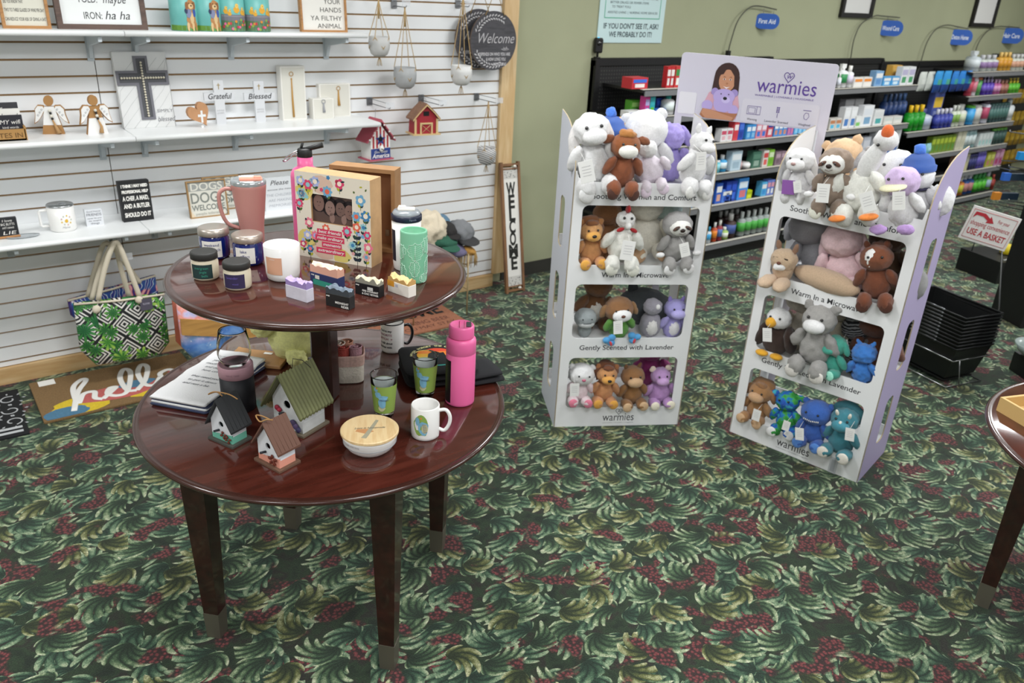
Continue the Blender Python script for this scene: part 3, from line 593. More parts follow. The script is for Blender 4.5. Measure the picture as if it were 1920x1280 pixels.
def pint(x, y, label):
    t = thing('pint_glass', label, 'glass', (x, y, ZLOW), facing(x, y), 'pint glasses with a green map print')
    b = B(glassm); b.lathe([(0, 0), (.026, 0), (.029, .004), (.0305, .02), (.041, .14), (.0415, .142), (.040, .142), (.0385, .138), (.0285, .022), (0, .019)], 48, cap=False); b.obj('glass', t)
    b = B(mapg, P('#e6ebe6', .5)); n = 40; R0, R1, z0, z1 = .0311, .0393, .022, .115; ga = P('#93b055', .4)
    for rr, mt in ((.0002, ga), (-.0033, P('#dde5e2', .5))):
        b.raw([(( R0+rr)*cos(2*pi*i/n), (R0+rr)*sin(2*pi*i/n), z0) for i in range(n)]+[((R1+rr)*cos(2*pi*i/n), (R1+rr)*sin(2*pi*i/n), z1) for i in range(n)], [(i, (i+1) % n, n+(i+1) % n, n+i) for i in range(n)], mt, True)
    def bl(cx, cz, rx, rz_, m, off, sd): blobp(b, R0+(R1-R0)*(cz-z0)/(z1-z0)+off, cx, cz, rx, rz_, m, 0, sd=sd)
    for cx, cz, rx, rz_, m, o_, sd in ((-.026, .105, .007, .008, mapb, .0008, 1), (-.02, .088, .01, .01, mapb, .0009, 2), (-.003, .078, .016, .008, mapb, .0012, 3), (-.006, .06, .013, .016, mapb, .0013, 4), (-.008, .042, .011, .01, mapy, .0016, 5), (-.023, .11, .003, .003, mapo, .0016, 6)): bl(cx, cz, rx, rz_, m, o_, sd)
    b.text('Michigan', .008, (-.0, 0, .068), P('#4d5a86', .6), wrap=.0375, shear=.3); b.obj('print', t); return t
pint(1.008, 1.923, 'pint glass with a green lake map print, behind the wood-lidded bowl')
pint(1.182, 1.973, 'pint glass with a green lake map print, behind the white map mug')
x, y = .882, 1.772; t = thing('lidded_bowl', 'white ceramic bowl with a printed round wooden lid', 'bowl', (x, y, ZLOW), facing(x, y))
b = B(white); b.lathe([(0, 0), (.045, 0), (.05, .003), (.063, .014), (.074, .032), (.0775, .05), (.0785, .056), (0, .056)], 56, cap=False); b.text('made with love', .008, (-.055, 0, .044), P('#8a8c90', .6), wrap=.0785, shear=-.05)
b.lathe([(.0735, .0315), (.0752, .0312), (.0738, .0325)], 56, P('#9b9da2', .5), cap=False); b.obj('bowl', t)
lw = wood('lid_wood', '#d9b784', '#e6cc9c', .45, 14, 1)
b = B(lw); b.lathe([(0, .0565), (.079, .0565), (.0815, .059), (.0815, .065), (.079, .0675), (0, .0675)], 56, cap=False, smooth=False); b.obj('lid', t)
b = B(P('#6a665c', .7)); T = Matrix.Translation((0, 0, .0681))
b.text('Love is homemade', .014, (.0, -.002, 0), None, shear=.4, flat=True, M=T, fit=.085); b.raw([(-.012, -.05, 0), (.002, -.054, 0), (.012, -.03, 0), (.038, .042, 0), (.03, .047, 0), (.0, -.026, 0)], [(0, 1, 2, 3, 4, 5)], P('#a29d86', .7), M=Matrix.Translation((-.012, 0, .0678)) @ Matrix.Identity(4))
b.raw([(-.04, -.014, 0), (-.01, -.03, 0), (.012, -.018, 0), (.0, -.004, 0), (-.034, -.002, 0)], [(0, 1, 2, 3, 4)], P('#c48d5c', .7), M=Matrix.Translation((0, 0, .0677))); b.obj('lid_print', t)
x, y = 1.254, 1.879; t = thing('water_bottle', 'hot pink insulated water bottle with a screw lid, right side of the lower tier', 'bottle', (x, y, ZLOW), facing(x, y))
b = B(hot); b.lathe([(0, 0), (.04, 0), (.0455, .004), (.0465, .01), (.0465, .176), (.0458, .177), (.0465, .178), (.0465, .213), (.0445, .222), (.038, .227), (0, .227)], 56, cap=False); b.obj('body', t)
b = B(hot); b.lathe([(.037, .2275), (.0388, .229), (.0393, .232), (.0393, .262), (.0365, .267), (.034, .2675), (.033, .2665), (0, .2665)], 48, cap=False)
b.box((-.006, 0, .2675), (.001, .05, .002), P('#b92c66', .5)); b.box((.009, 0, .2675), (.001, .05, .002), P('#b92c66', .5)); b.obj('lid', t)
b = B(P('#3f3b40', .4)); b.box((.022, 0, .268), (.015, .036, .003), bev=.001); b.obj('spout_tab', t)
b = B(P('#1b1519', .4)); patch(b, .0468, -1.5, -.68, .012, .158, None, n=8); b.obj('label', t)
# fabric basket with rolled cloths
x, y = 1.028, 2.206; t = thing('fabric_basket', 'small cream fabric basket with a blush folded rim', 'basket', (x, y, ZLOW), facing(x, y))
b = B(P('#d8d0c2', .95, bump=.4, bscale=120), P('#c9a79c', .95, noise_=.15, scale=120))
def sq(R, z, n=32, p=4): return [(R*(abs(cos(a_))**(2/p))*(1 if cos(a_) >= 0 else -1), R*(abs(sin(a_))**(2/p))*(1 if sin(a_) >= 0 else -1), z) for a_ in [2*pi*i/n for i in range(n)]]
rw = [(.043, 0), (.048, .004), (.0495, .064), (.0515, .064), (.053, .098), (.051, .102), (.048, .098), (.045, .012)]
vs = sum([sq(r, z) for r, z in rw], []); n = 32
for k in range(len(rw)-1): b.raw(vs[k*n:(k+2)*n], [(i, (i+1) % n, n+(i+1) % n, n+i) for i in range(n)], 1 if 2 <= k <= 5 else 0, True)
b.raw(vs[:n], [tuple(range(n))]); b.obj('basket_body', t)
for i, (dx, dy, c_, lb) in enumerate(((-.02, -.02, '#a3453d', 'brick red'), (.022, -.018, '#b98d96', 'dusty mauve'), (-.005, .022, '#c08a72', 'terracotta pink'), (-.03, .012, '#d2c4b8', 'cream'))):
    ca, sa = cos(facing(x, y)), sin(facing(x, y)); wx, wy = x+dx*ca-dy*sa, y+dx*sa+dy*ca
    b = B(P(c_, .95, bump=.5, bscale=200)); pts = []
    for k in range(46): a_ = k*.42; r = .003+.0011*k*.42; pts.append((r*cos(a_), r*sin(a_), 0))
    for k in range(45):
        p, q = pts[k], pts[k+1]; b.raw([(p[0], p[1], 0), (q[0], q[1], 0), (q[0], q[1], .106+.004*sin(k*.2)), (p[0], p[1], .106+.004*sin((k-1)*.2+.2))], [(0, 1, 2, 3)], None, True)
    b.tube([(p[0], p[1], .107+.004*sin(k*.2)) for k, p in enumerate(pts)], .0022, n=5); b.tube([(p[0]*.9, p[1]*.9, .02) for p in pts[::3]], .001, n=4); b.obj('rolled_cloth', None, (wx, wy, ZLOW+.012), i, lb+' rolled cloth standing in the cream fabric basket', 'cloth', 'rolled cloths in the fabric basket')
# folded black shirts
def shirt(cx, cy, z, w, l, rz, label, pr=False):
    b = B(P('#1a1b1e', .9)); n = 14; vs = []; prof = [(-1, 0), (-.97, .5), (-.5, 1), (.5, 1), (.96, .55), (1, 0), (.95, -.6), (-.95, -.6)]
    for j in range(n+1):
        v = -1+2*j/n; s_ = (1-abs(v)**7*.12)
        for p in prof: vs.append((p[0]*w/2*s_, v*l/2, .011+p[1]*.009*(1-abs(v)**8*.6)))
    q = 8; b.raw(vs, [(j*q+i, j*q+(i+1) % q, (j+1)*q+(i+1) % q, (j+1)*q+i) for j in range(n) for i in range(q)]+[tuple(range(q)), tuple(n*q+i for i in range(q))], None, True)
    o = b.obj('folded_shirt', None, (cx, cy, z), rz, label, 'shirt', 'folded black shirts on the lower tier')
    if pr:
        b = B(ink); cs = ['#3f9d93', '#d8cf7a', '#e7b02d', '#e8832b', '#dd4a2c']
        for k, c_ in enumerate(cs):
            r0, r1 = -.07+.028*k, -.07+.028*(k+1); pts = []
            for i in range(9): x_ = r0+(r1-r0)*i/8; pts.append((x_, sqrt(max(0, .0049-x_*x_))))
            b.raw([(p[1], p[0], 0) for p in pts]+[(-p[1], p[0], 0) for p in pts[::-1]], [tuple(range(len(pts)*2))], P(c_, .8), M=Matrix.Translation((0, 0, .0207)))
        b.raw([(-.04, -.03, 0), (-.03, .01, 0), (-.012, .03, 0), (.0, .045, 0), (.014, .03, 0), (.026, .034, 0), (.03, .0, 0), (.05, -.03, 0), (.02, -.06, 0), (-.02, -.06, 0)], [tuple(range(10))], P('#1a1b1e', .9), M=Matrix.Translation((0, 0, .0212)))
        for s, r_, a0 in (('NEVER FORGET THE ORIGINALS', .082, 2.9), ):
            for k, ch in enumerate(s):
                a_ = a0-k*.108; b.text(ch, .016, (0, 0, 0), P('#d8d69a', .8), flat=True, bold=.0004, M=Matrix.Translation((r_*cos(a_), r_*sin(a_), .0212)) @ Matrix.Rotation(a_-R90, 4, 'Z'))
        b.obj('print', o)
    return o
shirt(1.30, 2.085, ZLOW, .25, .22, -.35, 'folded black shirt at the bottom of the stack behind the pint glass'); shirt(1.302, 2.083, ZLOW+.0205, .25, .22, -.33, 'folded black shirt in the middle of the stack behind the pint glass'); shirt(1.298, 2.087, ZLOW+.041, .25, .22, -.38, 'black folded shirt with a retro sunset print, topmost beside the pink bottle', True)
shirt(1.405, 1.985, ZLOW, .14, .13, -.2, 'small folded black garment right of the pink bottle, lowest'); shirt(1.402, 1.99, ZLOW+.0205, .13, .13, -.15, 'small folded black garment right of the pink bottle, on top')
# --- birdhouses
def birdhouse(x0, y0, rz, w, d, hw, hp, roofm, wallf, bandf, basem, label, ov=.012, drop=.012, corr=0, deco=None, trim=None):
    t = thing('birdhouse', label, 'birdhouse', (x0, y0, ZLOW), rz); bt = .008
    b = B(basem); b.box((w/2, d/2, bt/2), (w+.02, d+.02, bt), bev=.001); b.obj('base', t)
    b = B(wallf, bandf); zb = bt+hw*.36; hr_ = w*.115
    hc = (w/2, bt+hw*.86); hl = [(hc[0]+hr_*cos(-2*pi*i/14), hc[1]+hr_*sin(-2*pi*i/14)) for i in range(14)]
    b.plate([(0, zb-.006), (w, zb+.006), (w, bt+hw), (w/2, hp-.004), (0, bt+hw)], [hl], 0, .004, wallf); b.plate([(0, bt), (w, bt), (w, zb+.006), (0, zb-.006)], [], 0, .004, bandf)
    b.prism([(0, zb), (w, zb), (w, bt+hw), (w/2, hp-.004), (0, bt+hw)], d-.004, d, wallf); b.prism([(0, bt), (w, bt), (w, zb), (0, zb)], d-.004, d, bandf)
    for xx in (.002, w-.002): b.box((xx, d/2, (bt+zb)/2), (.004, d-.008, zb-bt), bandf); b.box((xx, d/2, (zb+bt+hw)/2), (.004, d-.008, bt+hw-zb), wallf)
    b.obj('house_body', t)
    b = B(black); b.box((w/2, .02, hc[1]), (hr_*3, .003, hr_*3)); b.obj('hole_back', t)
    b = B(roofm); sl = (hp-bt-hw)/(w/2); th = .006
    for sd in (-1, 1):
        xe = w/2+sd*(w/2+ov); ze = hp-sl*(w/2+ov)
        if corr:
            n = corr*6; y0_, y1_ = -ov-.01, d+ov; vs = []
            for i in range(n+1):
                yy = y0_+(y1_-y0_)*i/n; dz = .002*cos(2*pi*i/6)
                vs += [(w/2, yy, hp+dz+th), (xe, yy, ze+dz+th), (w/2, yy, hp+dz), (xe, yy, ze+dz)]
            b.raw(vs, [(4*i+a_, 4*i+c_, 4*i+4+c_, 4*i+4+a_) for i in range(n) for a_, c_ in ((0, 1), (3, 2), (1, 3))]+[(0, 1, 3, 2), (4*n, 4*n+1, 4*n+3, 4*n+2)], None)
        else: b.prism([(w/2, hp), (xe, ze), (xe, ze+th), (w/2, hp+th*1.3)], -ov, d+ov)
    if not corr:
        for k in range(1, 6):
            yy = -ov+(d+2*ov)*k/6
            for sd in (-1, 1): b.tube([(w/2, yy, hp+th*1.25), (w/2+sd*(w/2+ov*.9), yy, hp-sl*(w/2+ov*.9)+th*1.02)], .0007, n=4)
    b.obj('roof', t)
    b = B(P('#23262e', .5)); b.tube([(w*.38, .0, bt+hw*.52), (w*.34, -.016, bt+hw*.55)], .0035); b.obj('perch', t)
    if deco:
        b, b2 = B(ink), B(ink); deco(b, w, bt, hw, hp, d, b2); b.obj('rusty_flower' if not corr else 'dried_flowers', t); b2.obj('twine_loop', t)
    return t
wpaint = P('#dfe2e6', .6, noise_=.05, scale=40)
def star(b, cx, cz, r, m, n=5, y=-.004):
    for k in range(n): a_ = 2*pi*k/n+.3; b.ell((cx+r*cos(a_), y, cz+r*sin(a_)), (r*.62, .003, r*.45), m, rot=(0, -a_, 0), sub=2)
rust = P('#6b2d1c', .6); twine = P('#a87f4f', .8)
def dec1(b, w, bt, hw, hp, d, b2):
    star(b, w*.62, bt+hw*.36, .008, rust, 4); star(b, w*.83, bt+hw*.2, .008, rust, 4)
    b2.tube(spline([(w*.5, .015, hp+.008), (w*.3, .01, hp+.018), (w*.1, -.005, hp+.012), (w*.35, .0, hp+.024), (w*.9, .01, hp+.026), (w*1.3, .012, hp+.02)], 5), .0018, twine, 6)
birdhouse(.531, 2.054, -1.163, .08, .052, .06, .135, P('#2d2f31', .6), wpaint, P('#6fb8a2', .6), P('#4a4b45', .7), 'small white and teal birdhouse with a charcoal roof, by the towels', deco=dec1)
def dec2(b, w, bt, hw, hp, d, b2):
    star(b, w*.72, bt+hw*.3, .011, rust, 5); b2.tube(spline([(w*.5, .015, hp+.006), (w*.25, .005, hp+.014), (w*.2, -.01, hp+.02), (w*.45, -.015, hp+.012), (w*.6, -.004, hp+.018), (w*.7, .01, hp+.014)], 5), .002, twine, 6)
birdhouse(.6, 1.879, -1.253, .086, .054, .062, .130, P('#6b4a3c', .65), wpaint, P('#e09a86', .6), P('#6b5040', .7), 'small white and peach birdhouse with a brown roof, nearest the table edge', deco=dec2)
def dec3(b, w, bt, hw, hp, d, b2):
    for cx, cz, c_, r in ((.2, .62, '#8d1f35', .009), (.26, .56, '#a02a3d', .008), (.72, .28, '#4a3f5f', .012), (.8, .2, '#5a4a70', .011), (.88, .12, '#3d3a5e', .01)): b.ell((w*cx, -.006, bt+hw*cz*1.1), (r, .006, r), P(c_, .7), sub=2, amp=.002)
    for p in (((.3, .5), (.45, .3)), ((.22, .55), (.3, .1)), ((.45, .3), (.7, .25))): b.tube([(w*p[0][0], -.003, bt+hw*p[0][1]), (w*p[1][0], -.003, bt+hw*p[1][1])], .0012, P('#4f5a2c', .7), 5)
    for cx, cz, an in ((.4, .42, .8), (.55, .26, .3), (.35, .2, 1.4)): b.ell((w*cx, -.005, bt+hw*cz), (.011, .002, .005), P('#5f6b2f', .7), rot=(0, -an, 0), sub=2)
    b2.tube([(w*.5, .03, hp+.01), (w*.45, .04, hp+.03), (w*.6, .06, hp+.022), (w*.8, .07, hp)], .0012, P('#2f2a22', .6), 5)
birdhouse(.705, 2.035, -1.156, .112, .092, .092, .187, P('#6d7049', .45, metal=.3, noise_=.18, scale=14), P('#cfd2d2', .7, noise_=.1, scale=30), P('#bfc1bf', .7, noise_=.12, scale=30), P('#6d6353', .7), 'larger white birdhouse with a green corrugated metal roof and dried flowers', ov=.02, corr=11, deco=dec3)
# ================= SLATTED WALL: SHELF GOODS =================
def span(p0, p1, z=None, y=None):
    """left and right base pixels -> centre, width"""
    f_ = (lambda p: atZ(p[0], p[1], z)) if y is None else (lambda p: atY(p[0], p[1], y))
    a, b_ = f_(p0), f_(p1)
    if z is not None and (a.y+b_.y)/2 > YW-.075: a, b_ = atY(*p0, YW-.075), atY(*p1, YW-.075); a.z = b_.z = z
    return (a+b_)/2, (b_-a).length
def hgt(base, px, py):
    d = ray(px, py); h = Vector((base.x, base.y)); t = (d.x*h.x+d.y*h.y)/(d.x*d.x+d.y*d.y); return CH+d.z*t-base.z
def block_sign(name, label, cat, c, w, h, d, facem, edgem, lines, tc, lean=0, frame=None, fw_=.012, group=None, extra=None, shear=0, align='CENTER', bold=0):
    t = thing(name, label, cat, c, 0, group, rx=-lean)
    b = B(facem, edgem)
    if frame:
        b.box((0, d*.6, h/2), (w-fw_, d*.5, h-fw_), facem); b.obj('panel', t)
        b = B(frame)
        for c_, s_ in (((-w/2+fw_/2, d/2, h/2), (fw_, d, h)), ((w/2-fw_/2, d/2, h/2), (fw_, d, h)), ((0, d/2, fw_/2), (w-2*fw_, d, fw_)), ((0, d/2, h-fw_/2), (w-2*fw_, d, fw_))): b.box(c_, s_)
        b.obj('frame', t); yy = d*.35-.0008
    else:
        b.prism([(-w/2, 0), (w/2, 0), (w/2, h), (-w/2, h)], 0, d, facem, side=edgem); b.obj('block', t); yy = -.0008
    b = B(tc)
    for ln in lines:
        s, sz, z, f_ = ln[:4]; x_ = ln[4] if len(ln) > 4 else 0; m_ = ln[5] if len(ln) > 5 else tc; sh = ln[6] if len(ln) > 6 else shear
        b.text(s, sz, (x_, yy, z*h), m_, fit=f_*w if f_ else 0, shear=sh, bold=bold, align=align)
    if extra: extra(b, w, h, yy)
    b.obj('lettering', t); return t
dk = P('#3a3a3e', .7); oak = wood('oak_frame', '#9a6b41', '#b3834f', .6, 12, 0); walnut = wood('walnut_frame', '#4d3c35', '#5f4b41', .6, 12, 0)
c, w = span((7, 55), (97, 52), y=4.2); c.z = ZT
block_sign('wall_sign', 'wood framed cream sign about wine, far left of the top shelf', 'sign', c, w, .24, .03, P('#d8d6c8', .8), None, [('DID YOU KNOW THAT', .02, .42, .40, -.2*w), ('TWO TO THREE GLASSES OF WINE PER DAY', .02, .28, .82), ('CAN REDUCE YOUR RISK OF GIVING A SHIT', .02, .13, .84)], P('#4c4a48', .8), .06, oak)
c, w = span((110, 54), (278, 53), y=4.2); c.z = ZT
block_sign('wall_sign', 'dark wood framed white laundry sign on the top shelf', 'sign', c, w, .26, .035, P('#e6e9e8', .7), None, [('WASH:', .042, .70, .2, -.13*w), ('today', .05, .70, .26, .16*w, dk, .3), ('FOLD:', .042, .43, .2, -.13*w), ('maybe', .05, .43, .26, .16*w, dk, .3), ('IRON:', .042, .17, .2, -.10*w), ('ha ha', .05, .17, .28, .17*w, dk, .3)], dk, .1, walnut, .022)
c, w = span((566, 54), (652, 57), y=4.2); c.z = ZT
block_sign('wall_sign', 'wood framed wash your hands sign at the right end of the top shelf', 'sign', c, w, .27, .03, P('#e3e1da', .7), None, [('Wash', .085, .62, .5, -.14*w, P('#26262a', .7), .35), ('YOUR', .033, .51, .36, .2*w), ('HANDS', .033, .36, .46, .16*w), ('YA FILTHY', .033, .21, .68, .06*w), ('ANIMAL', .033, .07, .52, .12*w)], P('#55534f', .8), .05, oak, .01)
# tins
skyt = P('#6fb9b3', .4, noise_=.08, scale=9); grass = P('#5f8a34', .6, noise_=.2, scale=40)
def tin(px, label, kind):
    p = atY(px, 53, 4.2); R = .0625; t = thing('tin_canister', label, 'tin', (p.x, p.y, ZT), 0, 'printed tins on the top shelf'); h = .2
    b = B(skyt); b.lathe([(0, 0), (R-.004, 0), (R, .004), (R, h), (0, h)], 40, cap=False); b.obj('body', t)
    b = B(ink); R1 = R+.0006
    if kind:
        patch(b, R1, -1.45, 1.45, .003, .026, grass); f = P('#b98452', .7, noise_=.12, scale=60); fl_ = P('#dcbd8c', .7); nb = P('#2a2422', .6)
        blobp(b, R1, .02, .05, .024, .038, f, .0006, sd=1); blobp(b, R1, .02, .058, .01, .026, fl_, .001, sd=2)
        for dx in (-.012, .012, .03): blobp(b, R1, .012+dx, .022, .006, .02, f if dx > .02 else fl_, .0012, sd=3)
        blobp(b, R1, .006, .08, .013, .019, P('#8088a8', .7), .0014, sd=5); blobp(b, R1, -.004, .09, .007, .012, P('#34405f', .7), .0016, sd=6); blobp(b, R1, .035, .082, .009, .018, P('#3f5aa5', .7), .0014, sd=7)
        blobp(b, R1, .018, .118, .021, .022, f, .0018, sd=1.5); [blobp(b, R1, .018+q*.019, .112, .007, .018, P('#95643d', .7), .0022, sd=8) for q in (-1, 1)]
        blobp(b, R1, .019, .11, .012, .012, fl_, .0022, sd=9); blobp(b, R1, .02, .112, .004, .0035, nb, .0026); [blobp(b, R1, .019+q*.009, .123, .0022, .0025, nb, .0026) for q in (-1, 1)]
    else:
        patch(b, R1, -1.45, 1.45, .003, .055, P('#5b7a58', .6, noise_=.2, scale=70)); patch(b, R1+.0002, -1.45, 1.45, .05, .078, P('#77767e', .6)); y_ = P('#e0a83a', .6); yl = P('#eec565', .6)
        for i, (dx, dz, s_) in enumerate(((-.045, .1, 1), (-.028, .09, .8), (.005, .108, 1.25), (.036, .096, 1), (.052, .09, .8))):
            blobp(b, R1, dx, dz-.008, .012*s_, .012*s_, y_, .0008, sd=i); blobp(b, R1, dx+.002, dz+.007*s_, .007*s_, .008*s_, yl, .0012, sd=i+3); blobp(b, R1, dx+.004, dz+.008*s_, .0014, .0014, ink, .0016)
        patch(b, R1+.0003, -1.45, 1.45, .068, .074, P('#8b8a92', .6)); rn = random.Random(3)
        for i in range(15): blobp(b, R1, -.06+.0085*i, .012+.042*rn.random(), .0065, .0065, P(('#c23a4d', '#e06a9b', '#8fae4a', '#d98a3a')[i % 4], .6), .0014, sd=i, n=8)
    b.obj('print', t)
tin(347, 'teal tin printed with a sitting puppy, left of the two puppy tins', 1); tin(391, 'teal tin printed with a sitting puppy, right of the two puppy tins', 1)
tin(436, 'tin printed with yellow chicks over red flowers, beside the puppy tins', 0); tin(483, 'tin printed with yellow chicks over red flowers, rightmost of the four tins', 0)
# ---- middle shelf
c, w = span((-30, 268), (50, 262), z=ZM)
t = thing('card_box', 'wooden box holding small black and white message cards, left end of the middle shelf', 'box', c, 0)
kr = P('#a8804a', .7); b = B(kr); d = .14; [b.box(q[0], q[1]) for q in (((0, .004, .025), (w, .008, .05)), ((0, d, .03), (w, .008, .06)), ((-w/2, d/2, .03), (.008, d, .06)), ((w/2, d/2, .03), (.008, d, .06)), ((0, d/2, .004), (w, d, .008)))]
b.text('NOTES IN', .03, (0, -.001, .014), P('#5f4525', .8), fit=w*.85); b.obj('box_body', t)
for i, (yy, zz, mm, tx, nm) in enumerate(((.115, .105, dk, 'Please', 'back'), (.08, .065, paper, 'blessed', 'middle'), (.04, .025, P('#2b2b33', .7), 'MY wifi', 'front'))):
    b = B(mm); b.box((0, 0, .04), (.1, .012, .085)); b.text(tx, .026, (0, -.007, .045), paper if mm is not paper else dk, shear=.2); b.text('kind words', .014, (0, -.007, .026), paper if mm is not paper else dk)
    tag(b.obj('message_block', None, (c.x+w*.2, c.y+yy, ZM+.009+zz*.55), 0), ('charcoal', 'white', 'black')[i]+' message card at the '+nm+' of the wooden card box', 'card', 'message cards in the wooden box')
def angel(p0, p1, ptop, label, v):
    c, w = span(p0, p1, z=ZM); h = hgt(c, *ptop); t = thing('angel_figure', label, 'figurine', c, .12 if v else -.25); d = .022
    wd = P('#a97e4d', .7); wp = P('#e9e9e7', .7)
    b = B(wd); b.prism([(-w*.5, 0), (w*.5, 0), (w*.22, h*.72), (-w*.22, h*.72)], 0, d); hd = [(h*.115*cos(q*.4488), h*.86+h*.135*sin(q*.4488)) for q in range(14)]; b.prism(hd, .001, d-.001); b.obj('body', t)
    b = B(wp); z0, z1 = ((0, .42) if v else (.24, .72)); f = lambda z: w*.5-(w*.28)*(z/.72)
    b.prism([(-f(z0)+.0005, z0*h), (f(z0)-.0005, z0*h), (f(z1)-.0005, z1*h), (-f(z1)+.0005, z1*h)], -.0015, .0005); b.obj('dress', t)
    for s_ in (-1, 1):
        wing = [(s_*w*.18, h*.66), (s_*w*.25, h*.75), (s_*w*.5, h*.76), (s_*w*.66, h*.66), (s_*w*.68, h*.5), (s_*w*.78, h*.27), (s_*w*.6, h*.33), (s_*w*.4, h*.46)]
        b = B(wd); b.prism(wing, -.001, d*.7); o = b.obj('wing', t)
        b = B(wp); cx_, cz_ = s_*w*.48, h*.56; b.prism([(cx_+(p[0]-cx_)*.86, cz_+(p[1]-cz_)*.88) for p in wing], -.003, -.0008)
        for k in range(3): b.tube([(s_*w*(.34+.1*k)+.004*cos(q), -.0036, h*(.64-.07*k)+.004*sin(q)) for q in (0, 1, 2, 3, 4, 5)], .0009, P('#8d9096', .7), 4)
        b.obj('wing_face', o)
    b = B(P('#d9d5c8', .6)); b.ell((0, -.008, h*.62), .007, None, sub=2); b.ell((.004, -.008, h*.48), .0075, None, sub=2); b.ell((.002, -.008, h*.555), .006, black, sub=2); b.ell((.006, -.008, h*.41), .006, black, sub=2); b.obj('bead_string', t)
    b = B(P('#b58f62', .95)); b.tube([(.006, -.008, h*.38), (.016, -.012, h*.2), (.026 if not v else .012, -.012, h*.04)], [.003, .006, .011]); b.obj('tassel', t)
angel((80, 252), (122, 251), (94, 179), 'wooden angel with white wings and a bare wood hem, left of the two angels', 0)
angel((164, 252), (205, 251), (176, 178), 'wooden angel with a white skirt, right of the two angels', 1)
# cross plaque
c, w = span((232, 240), (330, 236), z=ZM); h = hgt(c, 265, 97)
t = thing('cross_plaque', 'large white planked plaque with a grey cross strung with beads', 'plaque', c, 0, rx=-.12); d = .03
wp2 = P('#d8d9d8', .7); b = B(wp2); b.box((0, d/2, h/2), (w, d, h), bev=.003)
for k in range(-4, 9): x0_ = -w/2+k*w/5; b.tube([(max(-w/2, min(w/2, x0_+q)), -.0003, max(0, min(h, q*1.1))) for q in (0, .04, .1, .16, .22, .3)], .0007, P('#b3b5b6', .8), 4)
b.obj('board', t)
def crossp(cx, z0, z1, zc, ww, aw, th): return [(cx-ww, z0), (cx+ww, z0), (cx+ww, zc-th), (cx+aw, zc-th), (cx+aw, zc+th), (cx+ww, zc+th), (cx+ww, z1), (cx-ww, z1), (cx-ww, zc+th), (cx-aw, zc+th), (cx-aw, zc-th), (cx-ww, zc-th)]
b = B(P('#6f6f76', .7)); o_ = crossp(0, .04, h-.02, h*.66, .033, .12, .034); i_ = crossp(0, .052, h-.032, h*.66, .021, .108, .022)
b.plate(o_, [i_], -.006, .002); b.obj('cross_border', t); b = B(P('#56575b', .8)); b.prism(i_, -.002, -.0004); b.obj('cross_panel', t)
bead = P('#d9d2bd', .5); b = B(bead); n = int((h-.09)/.0125)
for k in range(n): b.ell((0, -.008, .058+k*.0125), .006, bead, sub=1)
for k in range(-8, 9):
    if k: b.ell((k*.0122, -.008, h*.66), .006, bead, sub=1)
tag(b.obj('bead_string', t), kind='stuff'); b = B(P('#77777c', .8)); b.text('SIMPLY', .022, (w*.33, -.001, h*.2), fit=.075); b.text('blessed', .034, (w*.33, -.001, h*.08), shear=.3, fit=.085); b.obj('lettering', t)
# heart, crosses
c, w = span((360, 240), (397, 239), z=ZM); t = thing('heart_block', 'light wooden heart block with a white cross, beside the grateful cross', 'ornament', c, .1); h = hgt(c, 378, 192)
hp_ = []
for i in range(28):
    a_ = 2*pi*i/28; hx = 16*sin(a_)**3; hz = 13*cos(a_)-5*cos(2*a_)-2*cos(3*a_)-cos(4*a_); hp_.append((hx/17*.5, (hz+17)/30))
sc_ = h; ca, sa = cos(.5), sin(.5); hp2 = [(((p[0])*ca-(p[1]-.5)*sa)*w*1.25, max(0, ((p[0])*sa*.8+(p[1]-.5)*ca+.5))*h) for p in hp_]
b = B(P('#b98a63', .6, noise_=.06, scale=30)); b.prism(hp2, 0, .025); b.obj('block', t); b = B(P('#dfe0df', .7)); b.prism(crossp(.006, h*.2, h*.68, h*.48, .005, .02, .006), -.001, .001); b.box((.005, .012, .006), (.012, .024, .012)); b.obj('cross_inlay', t)
def stand_cross(p0, p1, ptop, arms, word, label):
    c, w = span(p0, p1, z=ZM); h = hgt(c, *ptop); t = thing('standing_cross', label, 'cross', c, 0); sc_ = w/(p1[0]-p0[0]); m_ = P('#d3d5d8', .5)
    b = B(m_); zc = h*.63; b.prism(crossp(0, 0, h, zc, w/2, arms*sc_/2, h*.09), 0, .014); b.obj('cross', t)
    b = B(dk); b.text(word, .04, (0, -.001, zc-.012), shear=.25, fit=arms*sc_*.78, bold=.0003); gold_ = P('#b9a06a', .4, metal=.5); b.prism(crossp(0, h*.79, h*.93, h*.885, .0018, .008, .0018), -.0012, -.0004, gold_)
    b.text('in all things', .012, (0, -.001, h*.3), P('#b5b5b5', .8), fit=w*.75); b.text('give thanks', .012, (0, -.001, h*.24), P('#b5b5b5', .8), fit=w*.7); b.obj('lettering', t)
stand_cross((407, 232), (425, 231), (412, 150), 56, 'Grateful', 'white standing cross lettered Grateful, left of the two')
stand_cross((481, 228), (499, 228), (484, 152), 56, 'Blessed', 'white standing cross lettered Blessed, right of the two')
